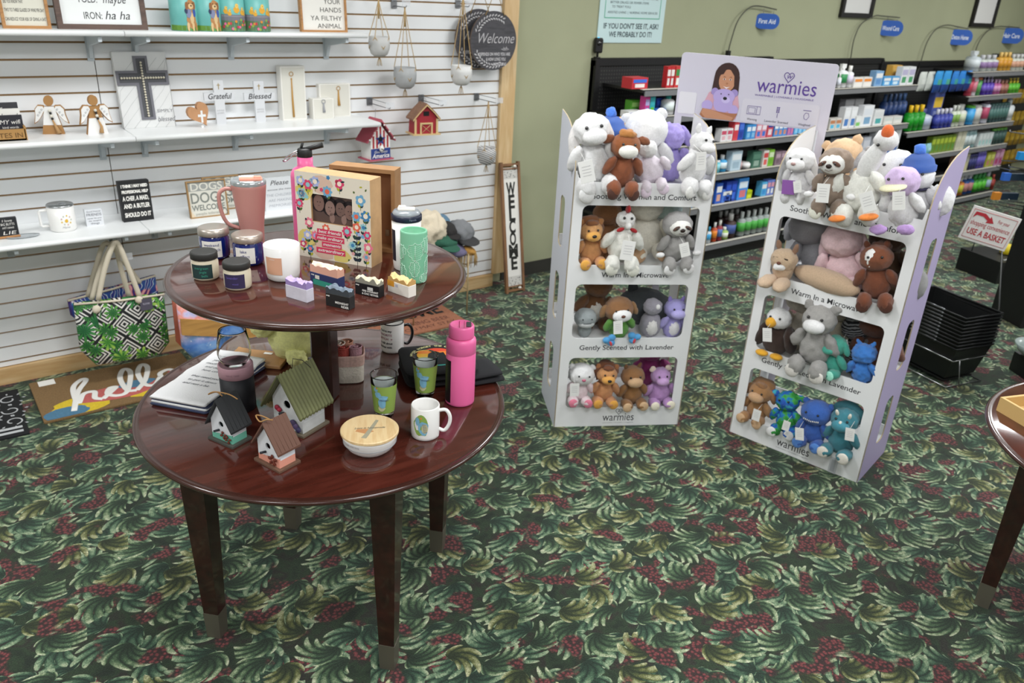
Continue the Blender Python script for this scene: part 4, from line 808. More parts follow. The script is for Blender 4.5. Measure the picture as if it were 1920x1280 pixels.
def tasselbox(p0, p1, ptop, label, tc_, tl, dx=0, yb=0):
    c, w = span(p0, p1, z=ZM); c.y += yb; h = hgt(c, *ptop); t = thing('ornament_box', label, 'box', c, 0, 'white boxes with tasselled keepsakes'); b = B(P('#e9e7e0', .5), P('#dcdad3', .5)); b.box((0, .03, h/2), (w, .06, h), bev=.002); b.obj('box', t)
    b = B(P('#bcb8ae', .3)); b.box((0, -.0005, h*.5), (w*.9, .001, h*.94), P('#dad8ce', .25, coat=.6)); b.obj('clear_front', t)
    b = B(tc_); b.tube([(dx+.011*cos(q*.7), -.003, h*.86+.011*sin(q*.7)) for q in range(9)], .0018, n=5, closed=True); b.ell((dx, -.003, h*.77), (.005, .003, .006), sub=1); b.tube([(dx, -.003, h*.76), (dx, -.003, h*.74-h*tl*.5), (dx+.002, -.003, h*.74-h*tl)], [.0035, .006, .0085] if tl < .6 else [.003, .005, .006], n=6); b.obj('tassel', t)
gld = P('#b98c45', .6); tasselbox((531, 224), (576, 222), (550, 124), 'tall white ornament box with a long gold tassel', gld, .68, -.01)
tasselbox((606, 219), (664, 217), (634, 157), 'wide white ornament box with a short gold tassel, rightmost on the shelf', gld, .4, .02, .04); tasselbox((588, 224), (627, 222), (606, 185), 'small white ornament box with a silver tassel, between the gold ones', P('#9a9ba0', .5), .4)
# ---- lowest shelf
def lowsign(p0, p1, ptop, label, face, tcol, lines, d=.03, lean=.05, **k):
    c, w = span(p0, p1, z=ZL); h = hgt(c, *ptop); return block_sign('block_sign', label, 'sign', c, w, h, d, face, k.pop('edge', face), lines, tcol, lean, **k)
lowsign((0, 444), (37, 441), (17, 409), 'small black block sign at the left end of the lowest shelf', P('#222326', .6), paper, [('I love', .016, .8, .5), ('BIG BUTTS', .016, .6, .7), ('and I cannot', .016, .42, .6), ('LIE', .022, .1, .7)], shear=.15)
c = atZ(25, 446, ZL); t = thing('ring_dish', 'thin wooden stick with clear rest lying before the small black sign', 'trinket', c, 0)
b = B(P('#b5814f', .6)); b.tube([(-.1, 0, .006), (.03, 0, .008)], .005); b.obj('stick', t); b = B(P('#cfd6da', .15, trans=.3)); b.lathe([(0, 0), (.03, 0), (.045, .006), (.046, .008), (.03, .004), (0, .003)], 32, M=MX((.04, -.005, 0), s=(1.5, .7, 1)), cap=False); b.obj('rest', t)
c = atZ(120, 430, ZL); t = thing('camp_mug', 'white camp mug with a daisy print and clear steel-rimmed lid', 'mug', c, facing(c.x, c.y)); R = .058; h = .118
b = B(white); b.lathe([(0, 0), (R-.006, 0), (R, .008), (R, h), (0, h)], 40, cap=False); b.obj('body', t)
b = B(steel); b.lathe([(R+.0005, h-.001), (R+.001, h+.004), (R-.002, h+.008), (0, h+.007)], 40, cap=True); b.box((.01, 0, h+.01), (.03, .02, .006)); b.obj('lid', t)
b = B(white); a_ = -1.5; b.tube([(sin(a_)*r_, -cos(a_)*r_, z_) for r_, z_ in ((R-.003, .1), (R+.028, .1), (R+.033, .094), (R+.033, .03), (R+.027, .024), (R-.003, .024))], .006); b.obj('handle', t)
b = B(P('#e0b23c', .6)); blobp(b, R+.001, .018, .055, .008, .008, None); 
for k in range(9): a_ = k*.7; blobp(b, R+.001, .018+.022*cos(a_), .058+.022*sin(a_), .004, .004, P(('#c9ccc0', '#d7b8b0', '#e0c060')[k % 3], .7))
b.text('Mama', .014, (.012, 0, .02), P('#9fa0a5', .7), wrap=R+.001, shear=.3); b.obj('print', t)
lowsign((163, 424), (196, 422), (177, 392), 'small white block sign between the mug and the black block sign', P('#d9dce0', .6), P('#6a6c74', .7), [('Good friends', .01, .82, .8), ('FRIENDS', .018, .6, .85), ('never let you', .01, .42, .8), ('do stupid', .01, .27, .7), ('things', .014, .1, .5)])
lowsign((232, 416), (290, 412), (251, 340), 'black block sign with white lettering about a chef, a maid and a butler', P('#1d1e20', .6), paper, [('I THINK I MAY NEED', .02, .85, .86), ('PROFESSIONAL HELP', .02, .71, .86), ('A CHEF, A MAID,', .03, .53, .86), ('AND A BUTLER', .03, .34, .86), ('SHOULD DO IT', .03, .12, .86)], d=.045, bold=.0012, edge=P('#121214', .6))
vg = P('#7d817b', .8); lt = P('#d5d3c8', .8)
def dog(p0, p1, pt, label, yo):
    c, w = span(p0, p1, z=ZL); c.y += yo; h = hgt(c, *pt)
    def ex(b, w, h, y): q_(b, -w*.46, h*.72, w*.46, h*.96, P('#9a9c98', .8), y+.0006); b.prism([(-w/2, 0), (-w/2+.03, 0), (-w/2, .05)], y-.003, y-.001, P('#d9c9ae', .8)); b.tube([(w*.4+.012*cos(q), y-.002, h*.1+.02*sin(q)) for q in (0, 1, 2, 3, 4, 5, 6)], .0012, P('#4a4b50', .7), 4)
    block_sign('block_sign', label, 'sign', c, w, h, .02, lt, P('#9c7a4e', .7), [('DOGS', .055, .74, .82, 0, lt), ('DOGS', .075, .40, .86), ('WELCOME', .04, .2, .86), ('people tolerated', .016, .08, .7, 0, P('#b5b4aa', .8))], vg, .12, P('#a07e52', .7), .006, 'dogs welcome signs', ex, bold=.001)
dog((392, 400), (462, 395), (420, 331), 'dogs welcome sign behind the other, partly hidden by the pink travel mug', .05); dog((357, 409), (432, 404), (388, 339), 'grey and cream dogs welcome sign in front, on the lowest shelf', 0)
lowsign((498, 396), (556, 391), (524, 333), 'white sign with a script Please heading, behind the pink travel mug', P('#dadde0', .6), P('#7b7d83', .6), [('Please', .036, .78, .6, 0, dk, .3), ('excuse the mess', .014, .62, .8), ('THE CHILDREN', .02, .44, .9, 0, P('#b3b7be', .8)), ('ARE MAKING', .02, .28, .8, 0, P('#b3b7be', .8)), ('MEMORIES', .02, .12, .8, 0, P('#b3b7be', .8))], d=.015, shear=.2)
# ================= HANGING THINGS =================
rope = P('#b69a6c', .9); met = P('#8e9092', .35, metal=.8); clr = P('#e3e6ea', .15, alpha=.35)
def hook(px, py, L_, label, lab=True, yw=YW):
    p = atY(px, py, yw); t = thing('display_hook', label, 'hook', p, 0, 'metal display hooks on the slatted wall')
    b = B(met); b.box((0, -.004, -.01), (.035, .008, .045)); b.obj('plate', t); b = B(met)
    b.tube([(0, -.006, -.02), (0, -L_, -.02), (0, -L_-.01, -.012)], .0028, n=6); b.tube([(0, -.006, .006), (0, -L_, .006)], .002, n=6); b.obj('prong', t)
    if lab: b = B(P('#e9ebec', .4)); b.box((0, -L_-.006, .0), (.055, .003, .034), clr); b.obj('label_holder', t)
    return p
hook(692, 186, .25, 'metal hook with a label holder above the america birdhouse'); hook(789, 181, .25, 'metal hook with a label holder above the barn birdhouse'); HK4 = hook(893, 178, .25, 'metal hook with a label holder nearest the pine post')
HK2 = hook(738, 4, .14, 'metal hook holding the plain grey planter, at the top edge of the photo'); hook(858, 4, .12, 'empty metal hook at the top edge, left of the round signs')
def planter(px, py, wpx, ap, m_, label, top=.0, y=4.2, hk=None):
    p = atY(px, py, y); p.x = hk.x if hk else p.x; k = (p-Vector((0, 0, CH))).dot(CF)/FPX; R = wpx*k/2; a_ = atY(*ap, y); t = thing('hanging_planter', label, 'planter', p, .2, 'small planters hung by jute cord'); h = R*1.75
    b = B(m_); z0 = -h/2; b.lathe([(0, z0), (R*.5, z0), (R*.78, z0+h*.12), (R*.97, z0+h*.4), (R, z0+h*.65), (R*.95, z0+h), (R*.9, z0+h), (R*.9, z0+h*.8), (0, z0+h*.75)], 32, cap=False); b.obj('pot', t)
    b = B(rope); H = (hk.z-.024 if hk else a_.z)-p.z
    for q in range(4):
        an = q*R90+.5; c_, s_ = cos(an), sin(an); an2 = an+.78
        b.tube([(0, 0, H), (c_*R*.3, s_*R*.3, H*.72), (c_*R, s_*R, z0+h*.98), (cos(an2)*R*1.02, sin(an2)*R*1.02, z0+h*.42), (0, 0, z0-.004)], .0022, n=5); b.tube([(c_*R, s_*R, z0+h*.98), (cos(an-.78)*R*1.02, sin(an-.78)*R*1.02, z0+h*.42)], .0022, n=5)
        b.tube([(0, 0, z0-.004), (c_*.008, s_*.008, z0-.02), (c_*.014, s_*.014, z0-.05)], .0018, n=4)
    b.tube([(0, 0, H-.1 if H > .3 else H*.6), (0, 0, H+.005)], .005, n=6); b.obj('cord', t)
    if not hk: q = B(met); q_ = thing('display_hook', 'metal hook above the frame edge, holding the '+label, 'hook', (p.x, YW, p.z+H+.012), 0, 'metal display hooks on the slatted wall'); q.tube([(0, 0, 0), (0, y-YW-.02, 0), (0, y-YW-.03, .012)], .003, n=6); q.obj('prong', q_)
conc = P('#a9abac', .8, noise_=.07, scale=25); marb = P('#d5d5d3', .6, noise_=.07, scale=22)
planter(711, 87, 40, (711, 0), P('#bdbdbb', .8, noise_=.1, scale=10), 'two-tone grey planter, leftmost of the four'); planter(756, 146, 43, (757, 28), conc, 'plain grey concrete planter hanging second from the left', y=4.29, hk=HK2)
planter(865, 141, 40, (872, -8), marb, 'white marbled planter before the round signs', y=4.15)
mg, N, L, bs = nodemat('striped_glaze', .5); g = NG(N, L); o = g.coord(); s3 = g.sep(o); L.new(g.mix(g.m('GREATER_THAN', g.m('SINE', g.m('MULTIPLY', g.m('ADD', s3[2], g.m('MULTIPLY', s3[0], .5)), 480)), 0), hexc('#cfcecb'), hexc('#77777a')), bs.inputs[0])
planter(912, 292, 36, (915, 196), mg, 'small striped grey planter hanging lowest, beside the pine post', y=4.28, hk=HK4)
# round welcome signs
slate = wood('charcoal_planks', '#3c3b3f', '#4a494d', .8, 16, 0)
def rsign(px, py, y, label):
    p = atY(px, py, y); R = .172; t = thing('round_sign', label, 'sign', p, 0, 'round welcome signs'); n = 48
    b = B(slate, P('#6a5a50', .7)); b.prism([(R*cos(2*pi*i/n), R*sin(2*pi*i/n)) for i in range(n)], 0, .012, slate, side=1); b.obj('disc', t)
    b = B(P('#bab8ba', .8)); m0 = b.mats[0]
    b.text('Welcome', .085, (.01, -.001, -.012), shear=.35, fit=.27, bold=-.0005); b.text('-ish-', .035, (.085, -.001, -.055), shear=.35)
    for i, (s, f_, x_) in enumerate((('DEPENDS ON WHO YOU ARE', .235, .01), ('& HOW LONG YOU', .15, .02), ('ARE STAYING', .105, .05))): b.text(s, .026, (x_, -.001, -.085-.03*i), fit=f_, bold=.0008)
    b.obj('lettering', t); b = B(P('#bab8ba', .8))
    for k in range(46):
        an = (1.0+k*.075) if k < 24 else (3.6+(k-24)*.075); rr = R*(.86 if k % 2 else .74) if k < 24 else R*(.9 if k % 2 else .8)
        b.ell((rr*cos(an), -.001, rr*sin(an)), (.013, .0012, .0055), None, rot=(0, -(an+R90+(.6 if k % 2 else -.6)), 0), sub=1)
    b.obj('leaf_wreath', t); b = B(rope); b.tube([(-.07, -.003, R*.85), (0, -.003, R*1.75), (.07, -.003, R*.85)], .003, n=5); b.obj('cord', t)
rsign(898, 73, 4.36, 'round charcoal welcome sign, the rear one half covered by the other'); rsign(926, 77, 4.29, 'round charcoal welcome sign, the front one over the pine post')
# birdhouses on hooks
p = atY(714, 300, 4.22); t = thing('birdhouse', 'hanging birdhouse with red and white stripes and a blue star, lettered America', 'birdhouse', p, .12); red = P('#a5252e', .6); blu = P('#2a3f83', .6); wht = P('#e4e3df', .6); w, d, hw, hp = .135, .1, .125, .225
b = B(P('#b55768', .6)); b.box((0, d/2, .004), (w+.03, d+.03, .008)); b.obj('base', t)
b = B(wht, blu); b.prism([(-w/2, .008), (w/2, .008), (w/2, hw), (0, hp-.02), (-w/2, hw)], 0, d, wht)
b.obj('house_body', t); b = B(red)
for k in range(-2, 3): x_ = k*w/5.5; zt = hp-.025-abs(x_)*1.2; q_(b, x_-.006, .07, x_+.006, zt, red, -.0008)
q_(b, -w/2, .008, w/2, .068, blu, -.001); sp = []
for k in range(10): a_ = pi/2+k*pi/5; r_ = .038 if k % 2 == 0 else .016; sp.append((r_*cos(a_), -.0014, .118+r_*sin(a_)))
b.raw(sp, [tuple(range(10))], blu); disc(b, 0, .122, .014, .014, -.002, black); b.text('God Bless', .022, (0, -.0018, .042), wht, shear=.25, fit=.09); b.text('America', .036, (0, -.0018, .014), wht, shear=.2, fit=.12, bold=.0008)
b.obj('painted_front', t); b = B(P('#b0505f', .6))
for s_ in (-1, 1): b.prism([(0, hp), (s_*(w/2+.03), hw-.02), (s_*(w/2+.03), hw-.012), (0, hp+.01)], -.015, d+.01)
for k in range(-5, 6): b.ell((k*.017, -.016, hp-.004-abs(k)*.0195), .006, wht if k % 2 else None, sub=1)
b.obj('roof', t); b = B(wht); b.ell((.0, -.012, .068), (.016, .01, .02), wht, sub=2); b.tube([(-.01, -.022, .07), (.01, -.022, .06)], .002, black); b.obj('bow', t); b = B(met); b.tube([(0, d/2, hp+.008), (.004, d/2, hp+.06)], .001, n=4); b.obj('wire', t)
p = atY(799, 253, 4.22); t = thing('birdhouse', 'hanging red barn birdhouse with cream trim and a shingled roof', 'birdhouse', p, -.12); bar = P('#9a2630', .6); tr = P('#d1b583', .6); w, d, hw, hp = .15, .09, .095, .175
b = B(tr); b.box((0, d/2, .004), (w+.03, d+.03, .008)); b.obj('base', t); b = B(bar); b.prism([(-w/2, .008), (w/2, .008), (w/2-.004, hw), (w*.3, hw+.035), (0, hp-.006), (-w*.3, hw+.035), (-w/2+.004, hw)], 0, d); b.obj('house_body', t)
b = B(tr)
for s_ in (-1, 1): b.box((s_*(w/2-.005), -.002, .05), (.012, .006, .088)); b.box((s_*.036, -.003, .035), (.009, .006, .056)); b.tube([(s_*.03, -.002, .012), (-s_*.03, -.002, .06)], .0016, tr, 4)
b.box((0, -.003, .068), (.081, .006, .009)); b.obj('trim', t); b = B(black); b.box((0, -.0005, .125), (.036, .003, .026)); b.obj('window_opening', t)
b = B(P('#8e6a55', .8, bump=.6, bscale=90, noise_=.15, scale=60), tr)
for s_ in (-1, 1): b.prism([(0, hp), (s_*w*.32, hw+.036), (s_*(w/2+.014), hw-.008), (s_*(w/2+.014), hw+.002), (s_*w*.33, hw+.046), (0, hp+.01)], -.012, d+.008); b.prism([(0, hp-.004), (s_*w*.32, hw+.032), (s_*(w/2+.014), hw-.012), (s_*(w/2+.014), hw-.004), (s_*w*.32, hw+.04), (0, hp+.004)], -.015, -.012, tr)
b.obj('roof', t); b = B(met); b.tube([(.018*cos(q), d/2, hp+.02+.018*sin(q)) for q in (0, 1, 2, 3, 4, 5, 5.8)], .0012, n=4, closed=True); b.obj('wire_loop', t)
# ================= TOTE BAGS =================
def geo_tote(name, kind):
    m, N, L, b = nodemat(name, .7); g = NG(N, L); o = g.coord(); s_ = g.sep(o)
    if kind == 'leaf':
        u = g.m('ADD', s_[0], s_[2]); v = g.m('SUBTRACT', s_[0], s_[2]); fx = g.m('ABSOLUTE', g.m('SUBTRACT', g.m('FRACT', g.m('MULTIPLY', u, 7)), .5)); fy = g.m('ABSOLUTE', g.m('SUBTRACT', g.m('FRACT', g.m('MULTIPLY', v, 7)), .5))
        st = g.m('GREATER_THAN', g.m('FRACT', g.m('MULTIPLY', g.m('MAXIMUM', fx, fy), 7)), .5); col = g.mix(st, hexc('#14171a'), hexc('#dcd9d4'))
        for sc_, off, thr, fr, rp in ((13, (3, 0, 1), .45, 9, [(0, '#0e3d1d'), (.5, '#256b30'), (1, '#6aa848')]), (9, (0, 2, 7), .5, 12, [(0, '#0f3d24'), (.5, '#1d6a37'), (1, '#4f9648')]), (11, (5, 4, 2), .72, 8, [(0, '#1b4f20'), (.5, '#4c9636'), (1, '#b4cf5c')])):
            vo = N.new('ShaderNodeTexVoronoi'); q = g.v('ADD', g.v('MULTIPLY', o, (sc_, 0, sc_)), off); vo.inputs['Scale'].default_value = 1; L.new(q, vo.inputs['Vector']); d_ = g.sep(g.v('SUBTRACT', q, vo.outputs['Position'])); rn = g.sep(vo.outputs['Color'])
            an = g.m('ADD', g.m('ARCTAN2', d_[2], d_[0]), g.m('MULTIPLY', rn[0], 6)); r = g.m('SQRT', g.m('ADD', g.m('MULTIPLY', d_[0], d_[0]), g.m('MULTIPLY', d_[2], d_[2]))); f_ = g.m('ABSOLUTE', g.m('COSINE', g.m('MULTIPLY', an, fr/2)))
            mk = g.m('MULTIPLY', g.m('LESS_THAN', r, g.m('MULTIPLY', g.m('ADD', g.m('MULTIPLY', f_, .5), .35), .62)), g.m('GREATER_THAN', rn[2], thr)); col = g.mix(mk, col, g.ramp(g.m('MULTIPLY', f_, g.m('ADD', r, .45)), rp))
        L.new(col, b.inputs[0])
    elif kind == 'blue':
        w_ = N.new('ShaderNodeTexWave'); L.new(o, w_.inputs['Vector']); w_.inputs['Scale'].default_value = 9; w_.inputs['Distortion'].default_value = 14; w_.inputs['Detail'].default_value = 2; n = g.noise(o, 11, 1)[0]
        L.new(g.mix(g.rng(n, .52, .56), g.ramp(w_.outputs[0], [(.3, '#1d3f86'), (.5, '#2f8fb0'), (.55, '#e2dfdb'), (.8, '#23307f')]), g.ramp(w_.outputs[0], [(.2, '#37246e'), (.5, '#b33a44'), (.8, '#d8a0a0')])), b.inputs[0])
    else:
        n = g.noise(g.v('MULTIPLY', o, (1, 1, 1.4)), 9, 3)[0]; n2 = g.noise(o, 60, 2)[0]; z = s_[2]
        blue = g.ramp(n, [(.25, '#2f5fb8'), (.45, '#5f8fd8'), (.6, '#8fb6e6'), (.75, '#a98fc0')]); pink = g.ramp(n, [(.3, '#5f9fd0'), (.45, '#c9bfe0'), (.55, '#e8927f'), (.75, '#dfe0ee')])
        col = g.mix(g.rng(z, -.02, .02), blue, pink); col = g.mix(g.rng(n2, .66, .72), col, hexc('#e9ecf2')); L.new(col, b.inputs[0])
    return m
def tote(name, poly, y0, th, m_, label, handle_=None, knots=(), band=None, tagp=None, rimw=True):
    P3 = [atY(px, py, y0) for px, py in poly]; c = sum(P3, Vector())/len(P3); t = thing('tote_bag', label, 'bag', c, 0, None); pl = [(p.x-c.x, p.z-c.z) for p in P3]
    b = B(m_); n = len(pl); cy = sum(p[1] for p in pl)/n
    def ring(s_, y_): return [(p[0]*s_, y_, cy+(p[1]-cy)*s_) for p in pl]
    vs = ring(.6, -th*.55)+ring(.94, -th*.42)+ring(1, -th*.1)+ring(1, th*.1)+ring(.94, th*.5); fs = [(k*n+i, k*n+(i+1) % n, (k+1)*n+(i+1) % n, (k+1)*n+i) for k in range(4) for i in range(n)]+[tuple(range(n-1, -1, -1)), tuple(range(4*n, 5*n))]
    b.raw(vs, fs, m_, True); b.obj('bag_body', t)
    cb = P('#d6ccb8', .9)
    if rimw: b = B(cb); b.tube([(pl[0][0], -th*.3, pl[0][1]), ((pl[0][0]+pl[1][0])/2, -th*.5, (pl[0][1]+pl[1][1])/2-.002), (pl[1][0], -th*.3, pl[1][1])], .006); b.obj('rim_band', t)
    if handle_:
        for hi, (off, pts) in enumerate(handle_):
            b = B(cb); q = [atY(px, py, y0+off) for px, py in pts]; b.tube(spline([(p.x-c.x, p.y-c.y, p.z-c.z) for p in q], 6), .0125, n=8)
            if hi == 0:
                for k_ in knots: p = atY(*k_, y0-th*.6); b.ell((p.x-c.x, p.y-c.y, p.z-c.z), (.02, .015, .02), None, sub=2, amp=.004)
            b.obj('rope_handle', t)
    if band:
        b = B(wood('bag_band', '#a87a3f', '#c2914d', .7, 10, 0)); q = [atY(px, py, y0) for px, py in band]; q = [(p.x-c.x, p.z-c.z) for p in q]; b.prism(q, -th*.62, -th*.5); b.obj('wood_look_band', t)
    if tagp: b = B(P('#54505f', .7)); p = atY(*tagp, y0-th*.7); b.box((p.x-c.x, p.y-c.y-.004, p.z-c.z), (.058, .002, .062)); b.text('tote', .02, (p.x-c.x, p.y-c.y-.006, p.z-c.z), P('#b5b2c2', .7)); b.obj('hang_tag', t)
    return t
tote('t', [(126, 562), (290, 515), (296, 545), (290, 600), (145, 600), (132, 590)], 4.3, .05, geo_tote('tote_blue', 'blue'), 'blue, white and red patterned tote bag hanging behind the leafy tote', [(-.02, [(165, 555), (180, 500), (200, 455), (240, 500), (262, 530)])])
tote('t', [(137, 568), (306, 549), (317, 640), (300, 663), (180, 683), (150, 655)], 4.14, .07, geo_tote('tote_leaf', 'leaf'), 'tote bag with green tropical leaves over a black and white geometric print', [(-.03, [(184, 562), (196, 505), (212, 460), (222, 458), (240, 500), (262, 556)]), (.05, [(172, 562), (188, 505), (208, 462), (216, 458), (226, 500), (242, 556)])], [(181, 580), (261, 562)], tagp=(274, 570))
p = hook(212, 452, .28, 'metal hook with a clear label holder, holding the tote bags')
hook(405, 490, .52, 'metal hook behind the upper tabletop, holding the galaxy tote', False)
tote('t', [(322, 560), (400, 560), (400, 640), (350, 660), (330, 640)], 4.08, .04, P('#a0543f', .7, noise_=.35, scale=8), 'red and brown patterned tote bag hanging behind the galaxy tote', [(0, [(335, 560), (370, 520), (400, 500), (400, 560)])])
tote('t', [(330, 563), (482, 562), (487, 640), (470, 655), (362, 672), (341, 650)], 3.92, .08, geo_tote('tote_galaxy', 'gal'), 'blue and pink galaxy print tote bag with a wood look band', band=[(333, 592), (484, 598), (485, 628), (336, 622)], rimw=False, handle_=[(-.0, [(350, 563), (380, 520), (405, 497), (430, 520), (460, 563)])])
# ================= FLOOR BY THE WALL =================
def flatpoly(b, pts, z, m_): b.raw([(p[0], p[1], z) for p in pts], [tuple(range(len(pts)))], m_)
def curl(b, pts, r, z, m_):
    """flat painted stroke on the ground"""
    b.tube(spline([(p[0], p[1], 0) for p in pts], 6), r, m_, 10, M=Matrix.Translation((0, 0, z)) @ Matrix.Diagonal((1, 1, .08, 1)))
coir = P('#8a6d48', .95, noise_=.18, scale=140, bump=.8, bscale=260)
x0_, x1_, y0_, y1_ = .25, 1.0, 3.865, 4.325; t = thing('door_mat', 'brown coir doormat painted with hello and colour splashes', 'doormat', ((x0_+x1_)/2, (y0_+y1_)/2, 0)); W2, D2 = (x1_-x0_)/2, (y1_-y0_)/2
b = B(coir); b.box((0, 0, .007), (W2*2, D2*2, .014), bev=.003); b.obj('mat_base', t); b = B(P('#d9b732', .95, noise_=.1, scale=90))
def splash(cx, cy, rx, ry, m_, sd, z=.0146):
    pts = []
    for i in range(22): a_ = 2*pi*i/22; q = 1+.18*noise.noise(Vector((cos(a_)*2+sd, sin(a_)*2, sd))); pts.append((max(-W2+.003, min(W2, cx+rx*q*cos(a_))), max(-D2+.003, min(D2, cy+ry*q*sin(a_)))))
    flatpoly(b, pts, z, m_)
splash(-.2, -.14, .13, .09, P('#d1b42f', .95, noise_=.1, scale=90), 1); splash(.22, -.15, .2, .09, P('#d1b42f', .95, noise_=.1, scale=90), 2, .0147); splash(-.02, -.09, .2, .075, P('#b9605c', .95, noise_=.1, scale=90), 3, .0149); splash(-.27, -.19, .1, .06, P('#4c7590', .95, noise_=.1, scale=90), 4, .0151); splash(.08, -.04, .09, .04, P('#4c7590', .95, noise_=.1, scale=90), 5, .0152); splash(.3, .0, .06, .04, P('#b9605c', .95, noise_=.1, scale=90), 6, .0152)
b.obj('colour_splash', t); b = B(P('#e8e6e1', .9))
for st in ([(-.24, -.19), (-.19, .0), (-.13, .12), (-.15, .14), (-.2, .06), (-.21, -.12), (-.17, -.03), (-.12, -.03), (-.13, -.1), (-.1, -.13)], [(-.1, -.13), (-.04, -.06), (-.02, -.03), (-.05, -.03), (-.07, -.09), (-.03, -.13), (.02, -.1), (.08, .1), (.06, .16), (.02, .06), (.02, -.09), (.06, -.12)], [(.06, -.12), (.12, -.03), (.17, .12), (.15, .17), (.11, .07), (.11, -.07), (.15, -.1), (.2, -.02)], [(.2, -.02), (.19, -.06), (.23, -.08), (.28, -.02), (.26, .04), (.21, .02), (.2, -.03)]): curl(b, st, .014, .0158, None)
b.obj('lettering', t); b = B(paper); b.box((-.3, .19, .0152), (.075, .06, .0015)); b.obj('tag', t)
t = thing('door_mat', 'black rug with white floral scrolls at the left edge of the floor', 'rug', (-.02, 4.06, 0), -.03); b = B(P('#17181a', .95)); b.box((0, 0, .004), (.42, .50, .008)); b.obj('rug_base', t); b = B(P('#b9bbbd', .9))
rn = random.Random(2)
for k in range(7):
    cx, cy = .04+.12*(k % 2), .2-.06*k; curl(b, [(cx+.04*cos(q*.8+k)*(1-q*.08), cy+.04*sin(q*.8+k)*(1-q*.08)) for q in range(8)], .0035, .0083, None)
    for j in range(8): a_ = j*.8; cxx, cyy = cx+.055*cos(a_), cy+.05*sin(a_); flatpoly(b, [(cxx, cyy), (cxx+.014*cos(a_+.4), cyy+.014*sin(a_+.4)), (cxx+.02*cos(a_), cyy+.02*sin(a_)), (cxx+.014*cos(a_-.4), cyy+.014*sin(a_-.4))], .0087, None)
b.box((.09, -.17, .009), (.2, .02, .001)); b.box((.12, -.21, .009), (.14, .02, .001)); b.obj('scroll_print', t)
t = thing('door_mat', 'orange brick look doormat lettered WELCOME, behind the table', 'doormat', (2.275, 4.12, 0), -.02); b = B(P('#a06a50', .95, noise_=.12, scale=100, bump=.6, bscale=200)); b.box((0, 0, .007), (.76, .43, .014), bev=.003); b.obj('mat_base', t)
b = B(P('#1c1d1b', .9)); b.text('WELCOME', .2, (0, .0, .0146), flat=True, fit=.66, bold=.006); b.obj('lettering', t); b = B(P('#59332a', .9)); b.text('IF YOU BRING BEER', .075, (.06, -.11, .0146), flat=True, fit=.5); b.obj('upper_small_lettering', t); b = B(P('#59332a', .9)); b.text('YOU MAY STAY', .06, (.12, -.18, .0146), flat=True, fit=.4); b.obj('lower_small_lettering', t)
# welcome board leaning on the pine post
bl, br_ = atZ(950, 551, 0), atZ(985, 545, 0); w = (br_-bl).length; c = (bl+br_)/2
t = thing('welcome_board', 'tall narrow wood framed board lettered WELCOME downward, leaning on the pine post', 'sign', (c.x, c.y, 0), atan2(br_.y-bl.y, br_.x-bl.x)*.5, rx=-.17); h = .905; w = .158; fr = wood('board_frame', '#6b4a30', '#8a6342', .6, 8, 2)
b = B(P('#e2e0da', .6)); b.box((0, .014, h/2), (w-.02, .008, h-.09)); b.obj('panel', t); b = B(fr)
for c_, s_ in (((-w/2+.009, .012, h/2), (.018, .024, h)), ((w/2-.009, .012, h/2), (.018, .024, h)), ((0, .012, .018), (w-.036, .024, .014)), ((0, .012, h-.018), (w-.036, .024, .014)), ((0, .012, .045), (w-.036, .018, .008)), ((0, .012, h-.045), (w-.036, .018, .008))): b.box(c_, s_)
b.obj('frame', t); b = B(P('#23231f', .7))
for i, ch in enumerate('WELCOME'): b.text(ch, .125, (0, .009, h-.225-i*.0855), bold=.0045, fit=.075 if ch in 'WM' else .052)
b.obj('lettering', t)
for zz, nm in ((h-.1, 1), (.055, 0)):
    b = B(P('#c9c7c1', .6)); b.box((0, .0095, zz+.025), (w-.04, .001, .075)); rr = random.Random(4)
    for i in range(26): b.ell((rr.uniform(-.05, .05), .0085, zz+.025+rr.uniform(-.032, .032)), (.0035, .0006, .0025), ink, sub=1)
    b.obj('patterned_panel', t)
for zz in (.03, h-.03): b = B(P('#e6e2d8', .4)); b.ell((.035, -.0, zz), (.014, .008, .009), sub=2); b.obj('knob', t)
# bin of caps and cloths behind the table
cc = atY(822, 470, 4.15); t = thing('wire_basket', 'beige wire basket stand holding a heap of caps, mostly hidden behind the table', 'basket', (2.52, 4.17, 0)); b = B(P('#b5a078', .5, metal=.3)); zb, zt = .18, .42
for z_ in (zb, .26, .34, zt): b.tube([(-.2, -.15, z_), (.2, -.15, z_), (.2, .15, z_), (-.2, .15, z_)], .003, n=5, closed=True)
for k in range(9): x_ = -.2+.05*k; b.tube([(x_, -.15, zt), (x_, -.15, zb), (x_, .15, zb), (x_, .15, zt)], .002, n=4)
for k in range(1, 6): y_ = -.15+.05*k; b.tube([(-.2, y_, zt), (-.2, y_, zb), (.2, y_, zb), (.2, y_, zt)], .002, n=4)
b.obj('wire_body', t)
for s1 in (-1, 1):
    for s2 in (-1, 1): b = B(P('#b5a078', .5, metal=.3)); b.tube([(s1*.2, s2*.15, zt), (s1*.2, s2*.15, 0)], .005, n=6); b.obj('leg', t)
